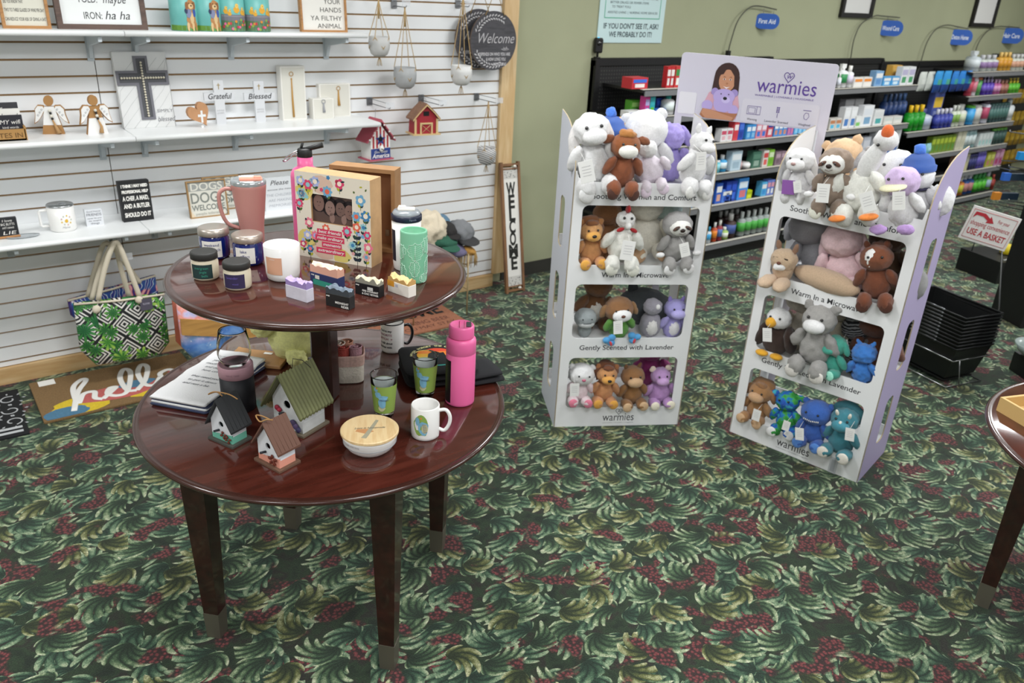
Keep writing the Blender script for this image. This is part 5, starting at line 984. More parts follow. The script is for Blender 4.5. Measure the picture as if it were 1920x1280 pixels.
def capthing(px, py, y, col, label, r=.085, brim=None, kind='cap', rot=(.3, .2, 0), amp=.006, rr=None):
    p = atY(px, py, y); t = thing('knit_hat' if kind == 'cap' else 'cloth_bag', label, kind, p, 0, 'caps and cloths heaped behind the table'); m_ = P(col, .95, bump=.3, bscale=90)
    b = B(m_); b.ell((0, 0, 0), rr or (r, r*.9, r*.68), None, rot, 4, amp, 9); b.obj('crown' if kind == 'cap' else 'body', t)
    if brim: b = B(P(brim, .95)); b.ell((r*.2, -r*.75, -r*.35), (r*.75, r*.7, r*.1), None, (.25, 0, .2), 3, .002); b.obj('brim', t)
capthing(800, 432, 4.1, '#ddd0b8', 'cream canvas cloth bag on top of the cap heap', .13, None, 'bag', (.2, .4, .1), .022, (.13, .1, .125))
capthing(826, 415, 4.22, '#5e7d93', 'dusty blue cap at the back of the heap', .07); capthing(836, 430, 4.12, '#2e2c2c', 'black cap on the heap beside the cream bag', .075, '#2a2828')
capthing(862, 436, 4.14, '#7d7f82', 'grey cap at the right of the heap', .1, '#3a3a3b', rr=(.095, .08, .085), amp=.012); capthing(832, 452, 4.05, '#2d5b49', 'dark green folded cap at the front of the heap', .08, '#2d5b49', rr=(.095, .06, .035))
capthing(850, 468, 4.06, '#6f6a86', 'muted lavender cap at the front right of the heap', .085, None, rr=(.1, .07, .035)); capthing(858, 421, 4.2, '#1c1b1b', 'small black cap behind the grey cap', .05, rr=(.055, .04, .02))
p = atY(877, 478, 4.06); t = thing('straw_fringe_hat', 'straw coloured fringed hat hanging over the basket corner', 'hat', p, 0); b = B(P('#b98a45', .9))
b.ell((0, 0, .03), (.055, .05, .03), None, (0, .3, 0), 3, .008)
b.obj('crown', t); b = B(P('#c7a468', .9)); rr = random.Random(8)
for k in range(60): a_ = rr.uniform(0, 6.28); q = rr.uniform(.8, 1.1); b.tube([(.05*cos(a_)*q, .045*sin(a_)*q, .02), (.062*cos(a_)*q, .055*sin(a_)*q, -.02), (.06*cos(a_)*q, .053*sin(a_)*q, -.055-rr.random()*.02)], .0016, n=3)
tag(b.obj('fringe', t), kind='stuff')
# yellow plush seen from behind comes with the plush toys
# ================= BLACK WALL SHELVING WITH PRODUCTS =================
blk = P('#121213', .5); blk2 = P('#1a1a1b', .45); strip = P('#77787a', .4); ledge = P('#cfcbc0', .5)
GY = 4.03      # front edge of the shelves
gm, N, L, bs = nodemat('pegboard', .55); g = NG(N, L); o = g.sep(g.coord()); fx = g.m('SUBTRACT', g.m('FRACT', g.m('MULTIPLY', o[0], 39.4)), .5); fz = g.m('SUBTRACT', g.m('FRACT', g.m('MULTIPLY', o[2], 39.4)), .5)
L.new(g.mix(g.m('LESS_THAN', g.m('ADD', g.m('MULTIPLY', fx, fx), g.m('MULTIPLY', fz, fz)), .045), hexc('#141415'), hexc('#3a3a36')), bs.inputs[0])
def gshelf(t, xa, xb, z, yf=GY, first=False):
    b = B(blk2, ledge, strip); w = xb-xa; c = (xa+xb)/2; b.box((c, (yf+YG)/2-.02, z-.012), (w, YG-yf-.04, .02)); b.box((c, yf+.01, z-.001), (w, .03, .004), ledge); b.box((c, yf-.004, z-.028), (w-.04, .008, .036), strip); return b.obj('shelf', t)
def gondola(xa, xb, ztop, zs, label, posts=True):
    t = thing('shelving_unit', label, 'shelving', (0, 0, 0), 0, 'black shelving units along the green wall'); b = B(gm, blk); b.box(((xa+xb)/2, YG-.02, ztop/2+.05), (xb-xa, .03, ztop-.1), gm); b.obj('back_panel', t)
    b = B(blk); b.box(((xa+xb)/2, YG-.025, ztop-.01), (xb-xa, .05, .05)); b.obj('top_rail', t)
    for x_ in (xa+.02, xb-.02): b = B(blk); b.box((x_, YG-.03, ztop/2), (.04, .055, ztop)); b.obj('upright', t)
    b = B(blk); b.box(((xa+xb)/2, (GY+.02+YG)/2, .05), (xb-xa, YG-GY-.02, .1)); b.obj('base_deck', t)
    for z, s_, e_ in zs: gshelf(t, s_ or xa, e_ or xb, z)
    return t
def gz(px, py): return atY(px, py, GY).z
def gx(px, py): return atY(px, py, GY).x
zA = [gz(1230, 167), gz(1215, 220), gz(1400, 263), gz(1400, 319), gz(1400, 375), gz(1400, 444)]
zB = [gz(1640, 163), gz(1630, 238), gz(1640, 300)]; zC = [gz(1870, 134), gz(1860, 178.5), gz(1800, 238), gz(1838, 276), gz(1826, 319), gz(1815, 368)]
xA, xB, xC, xD = 4.02, gx(1500, 250), gx(1712, 200), gx(1912, 178)+.05
gondola(xA, xB, 1.53, [(zA[0], xA+.1, None)]+[(z, None, None) for z in zA[1:]], 'black pegboard shelving unit nearest the pine post, under the First Aid sign')
gondola(xB+.004, xC-.004, gz(1640, 122), [(z, None, None) for z in zB+zA[4:]], 'black shelving unit under the Wound Care sign, with white dressings')
gondola(xC, xD, gz(1780, 126), [(zC[0], gx(1824, 134), None), (zC[1], gx(1815, 182), None)]+[(z, None, None) for z in zC[2:]], 'black shelving unit furthest along the wall, under the Hair Care sign')
_PR = {}
def prod(kind, w, h, d, cs, name, cat):
    k = (kind, round(w, 3), round(h, 3), cs)
    if k in _PR: return _PR[k]
    c1, c2, c3 = [P(c, .45) for c in cs]
    if kind == 'box':
        b = B(c1, c2, c3); b.box((0, d/2, h/2), (w, d, h)); q_(b, -w*.42, h*.55, w*.42, h*.85, c2, -.001); q_(b, -w*.3, h*.12, w*.3, h*.45, c3, -.001); r = b.obj(name); cap_ = None
    elif kind == 'bag':
        b = B(c1, c2, c3); n = 8; vs = []
        for i in range(n+1):
            for j in range(n+1): u, v = i/n, j/n; vs.append(((u-.5)*w, -d*.5*sin(pi*min(1, max(0, u)))*sin(pi*v)**.6, v*h))
        fs = [(i*(n+1)+j, (i+1)*(n+1)+j, (i+1)*(n+1)+j+1, i*(n+1)+j+1) for i in range(n) for j in range(n)]
        for f in fs: b.raw([vs[i] for i in f], [(0, 1, 2, 3)], c2 if vs[f[0]][2] < h*.3 else (c3 if .35*h < vs[f[0]][2] < .6*h and abs(vs[f[0]][0]) < w*.3 else c1), True)
        b.raw([(p[0], -p[1], p[2]) for p in vs], fs, c1, True); r = b.obj(name)
    else:
        R = w/2; b = B(c1, c3); sh = {'bottle': .72, 'pump': .66, 'tube': .9, 'jug': .78}.get(kind, .72)
        b.lathe([(0, 0), (R*.9, 0), (R, h*.03), (R, h*.2), (R*1.005, h*.2), (R*1.005, h*sh*.8), (R, h*sh*.8), (R, h*sh*.88), (R*.75, h*sh*.97), (R*.35, h*sh), (R*.35, h*sh+.002), (0, h*sh+.002)], 14, mats=[c1]*4+[c3]+[c1]*6, cap=False); r = b.obj(name)
        b = B(c2)
        if kind == 'pump': b.cyl(R*.38, h*sh, h*.84, 8); b.cyl(R*.12, h*.84, h*.96, 6); b.box((-R*.3, 0, h*.97), (R*.9, R*.35, h*.05))
        elif kind == 'spray': b.cyl(R*.35, h*sh, h*.82, 8); b.box((-R*.1, 0, h*.9), (R*1.3, R*.5, h*.17)); b.box((-R*.7, 0, h*.8), (R*.2, R*.3, h*.14))
        elif kind == 'tube': b.cyl(R*.8, h*sh*.9, h, 10)
        else: b.cyl(R*.42, h*sh, h, 10)
        b.obj('cap', r)
    _PR[k] = r; r['fresh'] = 1; return r
CNT = [0]
def row(z, px0, px1, py, kind, n, hpx, cs, name, cat, label, group=None, yf=None, d=.06, wf=.92, lift=0):
    yf = GY+.03 if yf is None else yf; xa, xb = atY(px0, py, yf).x, atY(px1, py, yf).x; pit = (xb-xa)/n
    p = atY((px0+px1)/2, py, yf); sc_ = (p-Vector((0, 0, CH))).dot(CF)/FPX; w = pit*wf; h = hpx*sc_; d = min(d, w*1.2) if kind in ('box',) else d
    pr = prod(kind, w, h, d, cs, name, cat)
    for i in range(n):
        x_ = xa+pit*(i+.5); yy = yf if kind in ('box', 'bag') else yf+w/2
        if pr.get('fresh'): o_ = pr; del pr['fresh']
        else: o_ = dup(pr, (0, 0, 0))
        o_.location = (x_, yy, z+.001+lift); tag(o_, label, cat, group if group else (label if n > 1 else None)); CNT[0] += 1
W_H = '#e4e5e6'
# --- nearest unit
row(zA[0], 1183, 1215, 164, 'box', 1, 20, ('#c2303a', '#3a6fd0', '#e9e0da'), 'toothpaste_box', 'box', 'red and blue box lying on the top shelf of the nearest black unit', d=.1)
row(zA[0], 1248, 1262, 164, 'box', 2, 38, ('#b9282e', '#e4dcd8', '#dcdcda'), 'toothbrush_pack', 'pack', 'tall red and white pack on the top shelf beside the lavender header'); row(zA[0], 1263, 1276, 164, 'box', 1, 38, ('#c43a3a', '#3f8a48', '#e4e8e0'), 'toothbrush_pack', 'pack', 'tall red pack with a green and white panel beside the lavender header')
row(zA[1], 1180, 1206, 216, 'box', 1, 26, ('#4f9a2f', '#8fbf6a', '#3f7f2a'), 'medicine_box', 'box', 'green box on the second shelf behind a white box', yf=GY+.12); row(zA[1], 1177, 1207, 216, 'box', 1, 11, (W_H, '#cfcfe0', '#8a7fb5'), 'medicine_box', 'box', 'low white box in front of the green box, second shelf', d=.08)
row(zA[1], 1207, 1216, 216, 'box', 1, 36, ('#c43d8a', '#a9a4d0', '#8f6fc0'), 'medicine_box', 'box', 'tall magenta box on the second shelf of the nearest unit'); row(zA[1], 1216, 1226, 216, 'box', 1, 36, ('#2fa0a8', '#39a8b0', '#63b832'), 'medicine_box', 'box', 'tall teal and green box beside the magenta box'); row(zA[1], 1228, 1246, 216, 'box', 1, 27, ('#2c4fae', '#3560c4', '#2340a0'), 'medicine_box', 'box', 'royal blue box at the rear of the second shelf', yf=GY+.12)
row(zA[1], 1227, 1248, 216, 'box', 1, 12, ('#3c6fc8', '#dfeaf0', '#7fc0d8'), 'medicine_box', 'box', 'low blue and white box in front of the royal blue box'); row(zA[1], 1249, 1268, 216, 'bottle', 1, 38, (W_H, '#2f9f98', '#dfeae6'), 'mouthwash_bottle', 'bottle', 'white bottle with a teal cap on the second shelf')
def many(z, py, items):
    for it in items: row(z, it[0], it[1], py, *it[2:])
many(zA[2], 264, [(1350, 1372, 'box', 2, 23, (W_H, '#c8506a', '#d9b0b8'), 'toothpaste_box', 'box', 'small white and pink box beside the llama plush, third shelf'), (1373, 1382, 'box', 1, 34, ('#d2444e', '#eadfe0', '#c9404c'), 'toothpaste_box', 'box', 'tall red and white box on the third shelf'), (1382, 1392, 'box', 1, 34, ('#2f4fb2', '#4a74d4', '#2a3f98'), 'toothpaste_box', 'box', 'tall dark blue box on the third shelf'),
 (1397, 1414, 'box', 2, 26, ('#3f8fd0', '#e4ecf2', '#7fb8de'), 'dental_box', 'box', 'sky blue box left of the row under the lavender header'), (1415, 1434, 'box', 2, 27, ('#d98a9c', '#e9dfe6', '#3a70c8'), 'dental_box', 'box', 'pink and blue box under the middle of the lavender header'), (1435, 1446, 'box', 1, 32, ('#c84a5c', '#2f3f8f', '#e0d0d4'), 'dental_box', 'box', 'red and navy box standing higher in the dental row'), (1448, 1472, 'box', 3, 25, ('#4a8fd4', '#e8eef0', '#c98a70'), 'dental_box', 'box', 'blue box with a white and tan panel in the dental row'), (1473, 1484, 'box', 2, 26, ('#a06fb8', '#e6dcea', '#d27a9a'), 'dental_box', 'box', 'mauve box near the right end of the dental row'), (1485, 1508, 'box', 3, 24, ('#58a8dc', '#eef2f4', '#8fc6e6'), 'dental_box', 'box', 'pale blue box at the right end of the dental row')])
many(zA[3], 318, [(1344, 1352, 'tube', 1, 22, ('#5fc0d0', W_H, '#8fd4de'), 'lotion_tube', 'tube', 'aqua tube at the left of the fourth shelf'), (1352, 1366, 'bottle', 1, 30, ('#3f9fd4', W_H, '#dbe8ee'), 'lotion_bottle', 'bottle', 'blue bottle with a white cap on the fourth shelf'), (1368, 1388, 'box', 1, 36, ('#b9cfdc', '#dde4e8', '#9fb8c8'), 'skincare_box', 'box', 'pale blue tall box on the fourth shelf'), (1370, 1394, 'tube', 2, 18, ('#a88484', '#8f6f70', '#c2a0a0'), 'cream_jar', 'jar', 'dusty rose jar on the fourth shelf'), (1397, 1410, 'tube', 1, 11, (W_H, '#d9d9d6', '#e4e4e2'), 'cream_jar', 'jar', 'white low jar on the fourth shelf'), (1407, 1424, 'box', 1, 30, ('#3f6a58', '#55806c', '#8fa89a'), 'skincare_box', 'box', 'dark green box on the fourth shelf'), (1427, 1437, 'box', 1, 30, ('#d8d4ce', '#c84a48', '#d8605c'), 'skincare_box', 'box', 'white and red box on the fourth shelf'), (1437, 1447, 'box', 1, 30, ('#7fb83a', '#cfe0b8', '#6aa82f'), 'skincare_box', 'box', 'lime green box on the fourth shelf'), (1450, 1470, 'box', 2, 24, ('#8a7480', '#b59aa8', '#6f5c68'), 'skincare_box', 'box', 'muted mauve box at the right of the fourth shelf')])
many(zA[4], 375, [(1340, 1352, 'box', 1, 38, ('#2f5fc0', W_H, '#d8a898'), 'antacid_box', 'box', 'tall blue box with a white top at the left of the fifth shelf'), (1358, 1378, 'box', 2, 38, ('#2340a4', '#2f55c4', '#3f6fd8'), 'antacid_box', 'box', 'deep blue box at the back of the fifth shelf'), (1352, 1372, 'box', 1, 24, ('#4f80d8', W_H, '#2f50b0'), 'antacid_box', 'box', 'wide blue and white box at the front of the fifth shelf'), (1380, 1399, 'box', 1, 40, ('#3f8fe0', '#dce8f2', '#d87a80'), 'antacid_box', 'box', 'bright blue tall box on the fifth shelf'), (1397, 1408, 'box', 1, 15, ('#c2d21f', '#a8b81a', '#d4e040'), 'antacid_box', 'box', 'small acid yellow box on the fifth shelf'), (1424, 1434, 'box', 1, 26, ('#58b0e0', W_H, '#3f90d0'), 'antacid_box', 'box', 'aqua and white box right of the gap on the fifth shelf'), (1434, 1447, 'box', 2, 28, ('#6a80c8', '#d89aa8', W_H), 'antacid_box', 'box', 'blue and pink box right of the gap on the fifth shelf'), (1275, 1300, 'box', 3, 22, ('#3f90d0', '#7fc84a', '#e4f0f4'), 'antacid_box', 'box', 'blue and green box seen through the left display window')])
many(zA[5], 445, [(1322, 1335, 'bottle', 2, 30, ('#d4dde2', '#3fa0c8', '#4aa8d8'), 'syrup_bottle', 'bottle', 'white bottle with a blue label on the base deck'), (1338, 1346, 'bottle', 1, 36, ('#c2502a', '#e0e0dc', '#e88a2a'), 'syrup_bottle', 'bottle', 'orange bottle with a white cap on the base deck'), (1347, 1356, 'bottle', 1, 38, ('#8f2f3a', '#dfe0d8', '#4f70b0'), 'syrup_bottle', 'bottle', 'dark red bottle with a white cap on the base deck'), (1357, 1368, 'bottle', 1, 22, ('#a8c86a', '#e9ece0', '#e4eadc'), 'syrup_bottle', 'bottle', 'small pale green bottle on the base deck'), (1366, 1382, 'bottle', 1, 44, ('#3a2420', '#d9d9d6', '#4a5fa0'), 'syrup_bottle', 'bottle', 'brown bottle with a white cap on the base deck'), (1386, 1440, 'bottle', 5, 44, ('#9aa3a0', '#cfd4d2', '#4fae4a'), 'alcohol_bottle', 'bottle', 'clear bottle with a green label in the row on the base deck'), (1442, 1462, 'bottle', 2, 44, ('#7f8886', '#b4b9b7', '#8a9290'), 'alcohol_bottle', 'bottle', 'clear unlabelled bottle at the right of the green label bottles'), (1345, 1385, 'bottle', 4, 40, ('#2a1c1a', '#b9bab8', '#2f2220'), 'peroxide_bottle', 'bottle', 'dark brown bottle in the rear row of the base deck', None, GY+.18), (1488, 1504, 'box', 2, 22, ('#58b080', '#8fd0e0', '#e4f0ee'), 'wipes_box', 'box', 'aqua and green box seen beside the sloth display edge')])
# --- middle unit
many(zB[0], 163, [(1572, 1577, 'bottle', 1, 26, (W_H, W_H, '#dfe4f0'), 'spray_bottle', 'bottle', 'white bottle half hidden by the lavender header edge'), (1577, 1590, 'spray', 1, 42, (W_H, '#e9e9e7', '#2f8a4f'), 'spray_bottle', 'bottle', 'white trigger spray bottle with a green label'), (1590, 1600, 'bottle', 1, 38, (W_H, '#eceae6', '#d8d0e4'), 'lotion_bottle', 'bottle', 'tall slim white bottle beside the trigger spray bottle'), (1599, 1633, 'box', 2, 17, ('#e4e2de', '#e8903f', '#e9e6e0'), 'bandage_box', 'box', 'white box with an orange stripe on the top shelf of the middle unit', None, None, .05), (1637, 1652, 'box', 1, 27, ('#7fa8d0', W_H, '#5f8fc4'), 'bandage_box', 'box', 'light blue and white box right of the orange striped boxes'), (1653, 1684, 'box', 2, 16, ('#4fa0d8', W_H, '#cfe4f0'), 'bandage_box', 'box', 'aqua and white low box on the top shelf of the middle unit'), (1665, 1684, 'box', 1, 32, ('#d8a850', '#e4bc6a', '#c89a40'), 'bandage_box', 'box', 'golden box behind the aqua boxes', None, GY+.14), (1685, 1710, 'box', 2, 32, ('#dfe1e4', '#b9b4d0', '#4f9a6a'), 'bandage_box', 'box', 'white box with violet and green marks at the right of the top shelf')])
many(zB[1], 239, [(1554, 1576, 'box', 2, 20, ('#d4d0c8', '#c08058', '#58b4d8'), 'gauze_box', 'box', 'small white box with brown and blue marks, left of the gauze boxes'), (1578, 1602, 'box', 2, 38, (W_H, '#eceef0', '#4f7fc0'), 'gauze_box', 'box', 'tall white box with a blue foot among the gauze boxes'), (1600, 1613, 'box', 1, 20, ('#e6e8e6', '#e9eceb', '#7fc46a'), 'gauze_box', 'box', 'small white box with a green mark among the gauze boxes'), (1612, 1632, 'box', 1, 38, ('#e9ebed', '#dfe4ea', '#7fa8c8'), 'gauze_box', 'box', 'tall white box with a grey blue mark among the gauze boxes'), (1634, 1652, 'box', 1, 28, ('#e2e4e4', '#d9dcdc', '#4fa8a8'), 'gauze_box', 'box', 'white box with a teal mark among the gauze boxes'), (1654, 1688, 'box', 2, 13, ('#dcdcd6', '#cfd8d4', '#e4e4de'), 'gauze_box', 'box', 'low pale box at the right end of the gauze boxes'), (1575, 1610, 'box', 2, 44, ('#a9a9ab', '#b9b9ba', '#a0a0a4'), 'gauze_box', 'box', 'grey box behind the tall gauze boxes', None, GY+.2), (1650, 1694, 'bottle', 5, 46, ('#28406f', '#3a5580', '#34508a'), 'tonic_bottle', 'bottle', 'dark blue bottle in the group behind the pale low boxes', None, GY+.18)])
many(zB[2], 300, [(1560, 1595, 'box', 2, 48, ('#a9b0ba', '#bfc4cc', '#b4bac4'), 'brace_box', 'box', 'grey white box behind the tan plush toy'), (1596, 1625, 'box', 2, 44, ('#b4b8c2', '#c9ccd4', '#a8aebc'), 'brace_box', 'box', 'pale grey box in the middle of the brace boxes'), (1630, 1678, 'box', 4, 58, ('#c2c5ca', '#d4d6da', '#4f70b0'), 'brace_box', 'box', 'tall light grey box with a blue foot on the third shelf of the middle unit')])
# --- far unit
many(zC[0], 134, [(1826, 1840, 'spray', 1, 36, ('#b9c2c6', '#c9ced0', '#cfd6da'), 'hair_spray', 'bottle', 'silver spray bottle on top of the far unit'), (1841, 1872, 'bottle', 3, 28, ('#c4cac4', '#b9b9bd', '#8a6f9a'), 'hair_bottle', 'bottle', 'clear bottle with a violet label on top of the far unit'), (1873, 1896, 'bottle', 3, 32, ('#cc9a3a', '#d8b468', '#c48a2c'), 'hair_bottle', 'bottle', 'golden bottle on top of the far unit'), (1897, 1920, 'bottle', 3, 28, ('#c9ccc0', '#c4c4c2', '#c99a80'), 'hair_bottle', 'bottle', 'pale bottle on top of the far unit at the right edge of the photo')])
many(gz(1730, 174), 174, [(1716, 1745, 'bag', 2, 34, ('#c8cdc6', '#bfc4bf', '#d2d6d0'), 'cotton_bag', 'pack', 'white padded pack hanging left of the blue packs', None, GY+.1)])
many(gz(1780, 174), 174, [(1745, 1776, 'bag', 2, 38, ('#2f8fd0', '#1f3f80', '#4fa088'), 'wipes_pack', 'pack', 'bright blue pack hanging on the far unit, left pair', None, GY+.06), (1777, 1815, 'bag', 3, 36, ('#2878c4', '#1c3470', '#3f9490'), 'wipes_pack', 'pack', 'bright blue pack hanging on the far unit, right trio', None, GY+.06)])
many(zC[1], 179, [(1816, 1823, 'tube', 1, 36, ('#a83a4c', '#c04a5c', '#b84458'), 'hair_tube', 'bottle', 'red bottle at the left of the far hair care shelf'), (1823, 1831, 'tube', 1, 36, ('#d4ccd2', '#d8d4d8', '#c87a8a'), 'hair_tube', 'bottle', 'white and red bottle on the far hair care shelf'), (1831, 1839, 'tube', 1, 32, ('#4a8a4f', '#b0603f', '#5a9a58'), 'hair_tube', 'bottle', 'green bottle on the far hair care shelf'), (1842, 1862, 'pump', 3, 32, ('#4a2f98', '#b8a8d0', '#6a50b8'), 'hair_bottle', 'bottle', 'violet pump bottle on the far hair care shelf'), (1863, 1875, 'bottle', 2, 26, ('#a85088', '#d0a8c4', '#c890b4'), 'hair_bottle', 'bottle', 'orchid pink bottle on the far hair care shelf'), (1876, 1890, 'bottle', 2, 24, ('#8f5a4c', '#b08070', '#a07060'), 'hair_bottle', 'bottle', 'brown pink bottle on the far hair care shelf'), (1891, 1910, 'pump', 3, 26, ('#4fa02c', '#d8c040', '#62b838'), 'hair_bottle', 'bottle', 'lime green pump bottle on the far hair care shelf')])
many(zC[2], 238, [(1704, 1734, 'bottle', 3, 46, ('#0f8a1c', '#e4b818', '#189424'), 'shampoo_bottle', 'bottle', 'green bottle with a yellow cap on the far unit'), (1730, 1752, 'bottle', 1, 36, ('#c2cad6', '#4a4a80', '#aab4cc'), 'shampoo_bottle', 'bottle', 'pale grey blue bottle beside the green ones'), (1738, 1757, 'box', 1, 62, ('#46569c', '#d8b43a', '#8a94c4'), 'lice_kit_box', 'box', 'tall indigo box with a yellow top on the far unit', None, GY+.14), (1755, 1785, 'bottle', 4, 34, ('#2a358f', '#cfd0dc', '#3f4aa4'), 'shampoo_bottle', 'bottle', 'navy bottle in the row of four on the far unit'), (1784, 1798, 'bottle', 2, 38, ('#cdd6c4', '#c8ccc4', '#7aa04c'), 'shampoo_bottle', 'bottle', 'white and green bottle on the far unit'), (1799, 1811, 'bottle', 1, 38, ('#d2d4cc', '#d6d8d2', '#c8d0b4'), 'shampoo_bottle', 'bottle', 'cream bottle right of the white and green ones'), (1815, 1826, 'tube', 1, 34, ('#3a98d8', '#5aa83a', '#49a4dc'), 'body_wash', 'bottle', 'sky blue bottle with a green cap on the far unit'), (1826, 1838, 'tube', 1, 34, ('#cfcfca', '#d4d4cf', '#c4c4be'), 'body_wash', 'bottle', 'off white tall bottle on the far unit'), (1841, 1851, 'tube', 1, 40, ('#c4c6d2', '#3a2c3a', '#b04a68'), 'body_wash', 'bottle', 'grey bottle with a dark upper half on the far unit'), (1852, 1885, 'tube', 6, 34, ('#2f4a4c', '#3a5a58', '#4a706a'), 'body_wash', 'bottle', 'dark teal bottle in the crowded row on the far unit'), (1886, 1897, 'bottle', 1, 38, ('#cfd4d6', '#c4cacc', '#d4d9da'), 'body_wash', 'bottle', 'white bottle at the right end of the far unit shelf')])
many(zC[3], 277, [(1716, 1745, 'bag', 3, 20, ('#8fc4c8', '#6fb0b8', '#b4dcdc'), 'wipes_pack', 'pack', 'pale aqua pack behind the snowman hat'), (1745, 1788, 'box', 6, 30, ('#6f8a2c', '#a4b83a', '#5a8a3a'), 'tea_box', 'box', 'yellow green box in the row on the far unit'), (1790, 1806, 'box', 2, 34, ('#c4c2ac', '#cfcdb8', '#b8b8a4'), 'soap_box', 'box', 'cream box beside the yellow green ones'), (1806, 1828, 'tube', 3, 32, ('#8fb0b4', '#a4bcc0', '#c4d0d0'), 'soap_bottle', 'bottle', 'grey aqua bottle on the far unit'), (1831, 1856, 'box', 4, 24, ('#c4cccc', '#d0d6d6', '#9ac4c0'), 'soap_box', 'box', 'white box with an aqua mark on the far unit'), (1857, 1882, 'tube', 4, 28, ('#2f4a44', '#5a9a3a', '#3f5a54'), 'soap_bottle', 'bottle', 'dark green bottle at the right of the far unit')])
many(zC[4], 320, [(1786, 1796, 'box', 1, 30, ('#8a6a54', '#a8a08c', '#7a5444'), 'snack_box', 'box', 'brown box beside the right display edge'), (1796, 1812, 'box', 1, 32, ('#b4b08c', '#a4a4a0', '#c4bc94'), 'snack_box', 'box', 'khaki box beside the right display edge'), (1815, 1828, 'tube', 3, 28, ('#26284f', '#3a3c70', '#343870'), 'cleaner_bottle', 'bottle', 'midnight blue bottle on the far unit'), (1829, 1843, 'tube', 3, 32, ('#4a3f98', '#8a84c4', '#6a60b4'), 'cleaner_bottle', 'bottle', 'indigo bottle on the far unit'), (1844, 1858, 'box', 2, 26, ('#a8aa3f', '#c4c66a', '#b87a6a'), 'cleaner_box', 'box', 'olive yellow box on the far unit'), (1859, 1873, 'box', 2, 28, ('#b4789c', '#c898b4', '#a83a6a'), 'cleaner_box', 'box', 'rose pink box on the far unit')])
many(zC[5], 368, [(1779, 1790, 'bottle', 1, 40, ('#2f8a6a', '#3f9a78', '#58a888'), 'detergent_bottle', 'bottle', 'jade bottle half hidden by the right display'), (1790, 1805, 'spray', 2, 38, ('#c8782c', '#c4c4bc', '#b8b43a'), 'detergent_bottle', 'bottle', 'orange spray bottle on the base deck of the far unit'), (1805, 1822, 'spray', 2, 40, ('#28508a', '#b8bcc4', '#b07a78'), 'detergent_bottle', 'bottle', 'blue spray bottle on the base deck of the far unit'), (1823, 1845, 'spray', 3, 36, ('#2f8a2c', '#3a8a4a', '#5ab83a'), 'detergent_bottle', 'bottle', 'grass green spray bottle on the base deck of the far unit'), (1846, 1854, 'bottle', 1, 36, ('#6fae4a', '#b8bcc8', '#9ab0c0'), 'detergent_bottle', 'bottle', 'green bottle with a grey upper half on the base deck'), (1855, 1860, 'bottle', 1, 28, ('#9a3a30', '#a84a3f', '#8f342c'), 'detergent_bottle', 'bottle', 'small brick red bottle at the end of the base deck')])
# --- yellow carded goods beyond
b = B(blk); b.box((xD+.66, YG-.02, .8), (1.3, .03, 1.5)); tag(b.obj('pegboard_panel'), 'black pegboard beyond the far unit, hung with yellow packs', 'panel')
for j, pyy in enumerate((195, 236, 272, 306)):
    row(atY(1895, pyy, YG-.045).z, 1870+(3-j)*0+ (8 if j < 1 else 0), 1925, pyy, 'bag', 6, 26, ('#a8861f', '#8a6c18', '#c4a43a'), 'yellow_pack', 'pack', ('yellow pack in the uppermost hanging row at the far right', 'yellow pack in the second hanging row at the far right', 'yellow pack in the third hanging row at the far right', 'yellow pack in the lowest hanging row at the far right')[j], None, YG-.045, .03)
# ================= ON THE GREEN WALL =================
def wallquad(px0, py0, px1, ztop, y=YG): a = atY(px0, py0, y); b_ = atY(px1, py0, y); return a.x, b_.x, a.z
a, bb = atY(1119, 80, YG-.01), atY(1240, 82, YG-.01); w = bb.x-a.x; h = .5
t = thing('wall_poster', 'pale aqua notice poster on the green wall above the near shelving', 'poster', ((a.x+bb.x)/2, YG-.004, a.z)); b = B(P('#c4dcdc', .5)); b.box((0, -.002, h/2), (w, .004, h)); b.obj('sheet', t)
b = B(P('#4fa888', .6)); y_ = -.0048
for c_, s_ in (((0, .165), (w*.84, .006)), ((-w*.42, .33), (.006, .33)), ((w*.42, .33), (.006, .33))): q_(b, c_[0]-s_[0]/2, c_[1]-s_[1]/2, c_[0]+s_[0]/2, c_[1]+s_[1]/2, None, y_)
b.obj('border', t); b = B(P('#3a4a50', .7))
for s, z, f_, sz in (("IF YOU DON'T SEE IT, ASK!", .095, .84, .05), ('WE PROBABLY DO IT!', .04, .66, .05)): b.text(s, sz, (0, y_, z), fit=w*f_, bold=.001)
for i, (s, z, f_, x_) in enumerate((('MEDICATION OPTIMIZATION (THEY MAY BE', .29, .74, 0), ('BETTER DRUGS OR FEWER ITEMS', .26, .58, -.04), ('TO TREAT YOU)', .232, .28, -.12), ('ASSISTED LIVING  |  NURSING HOME SERVICES', .195, .76, 0), ('IMMUNIZATIONS  |  DIABETIC SHOES', .33, .7, 0))): b.text(s, .022, (x_, y_, z), fit=w*f_)
b.obj('lettering', t)
p = atY(1132, 106, GY+.15); t = thing('security_camera', 'small black camera with a blue light standing on the shelving post', 'camera', (xA+.03, YG-.03, 1.545), -.5); b = B(black); b.cyl(.025, 0, .008, 16); b.cyl(.008, .008, .04, 8); b.obj('stand', t); b = B(black); b.box((0, 0, .085), (.06, .05, .1), bev=.01); b.obj('camera_body', t); b = B(P('#3fb8e0', .4, emit=1.2)); b.ell((-.005, -.012, .137), (.008, .008, .004), sub=1); b.obj('status_light', t)
b = B(P('#0a0a0c', .1, coat=1)); b.ell((0, -.026, .1), (.016, .006, .016), sub=2); b.obj('lens', t)
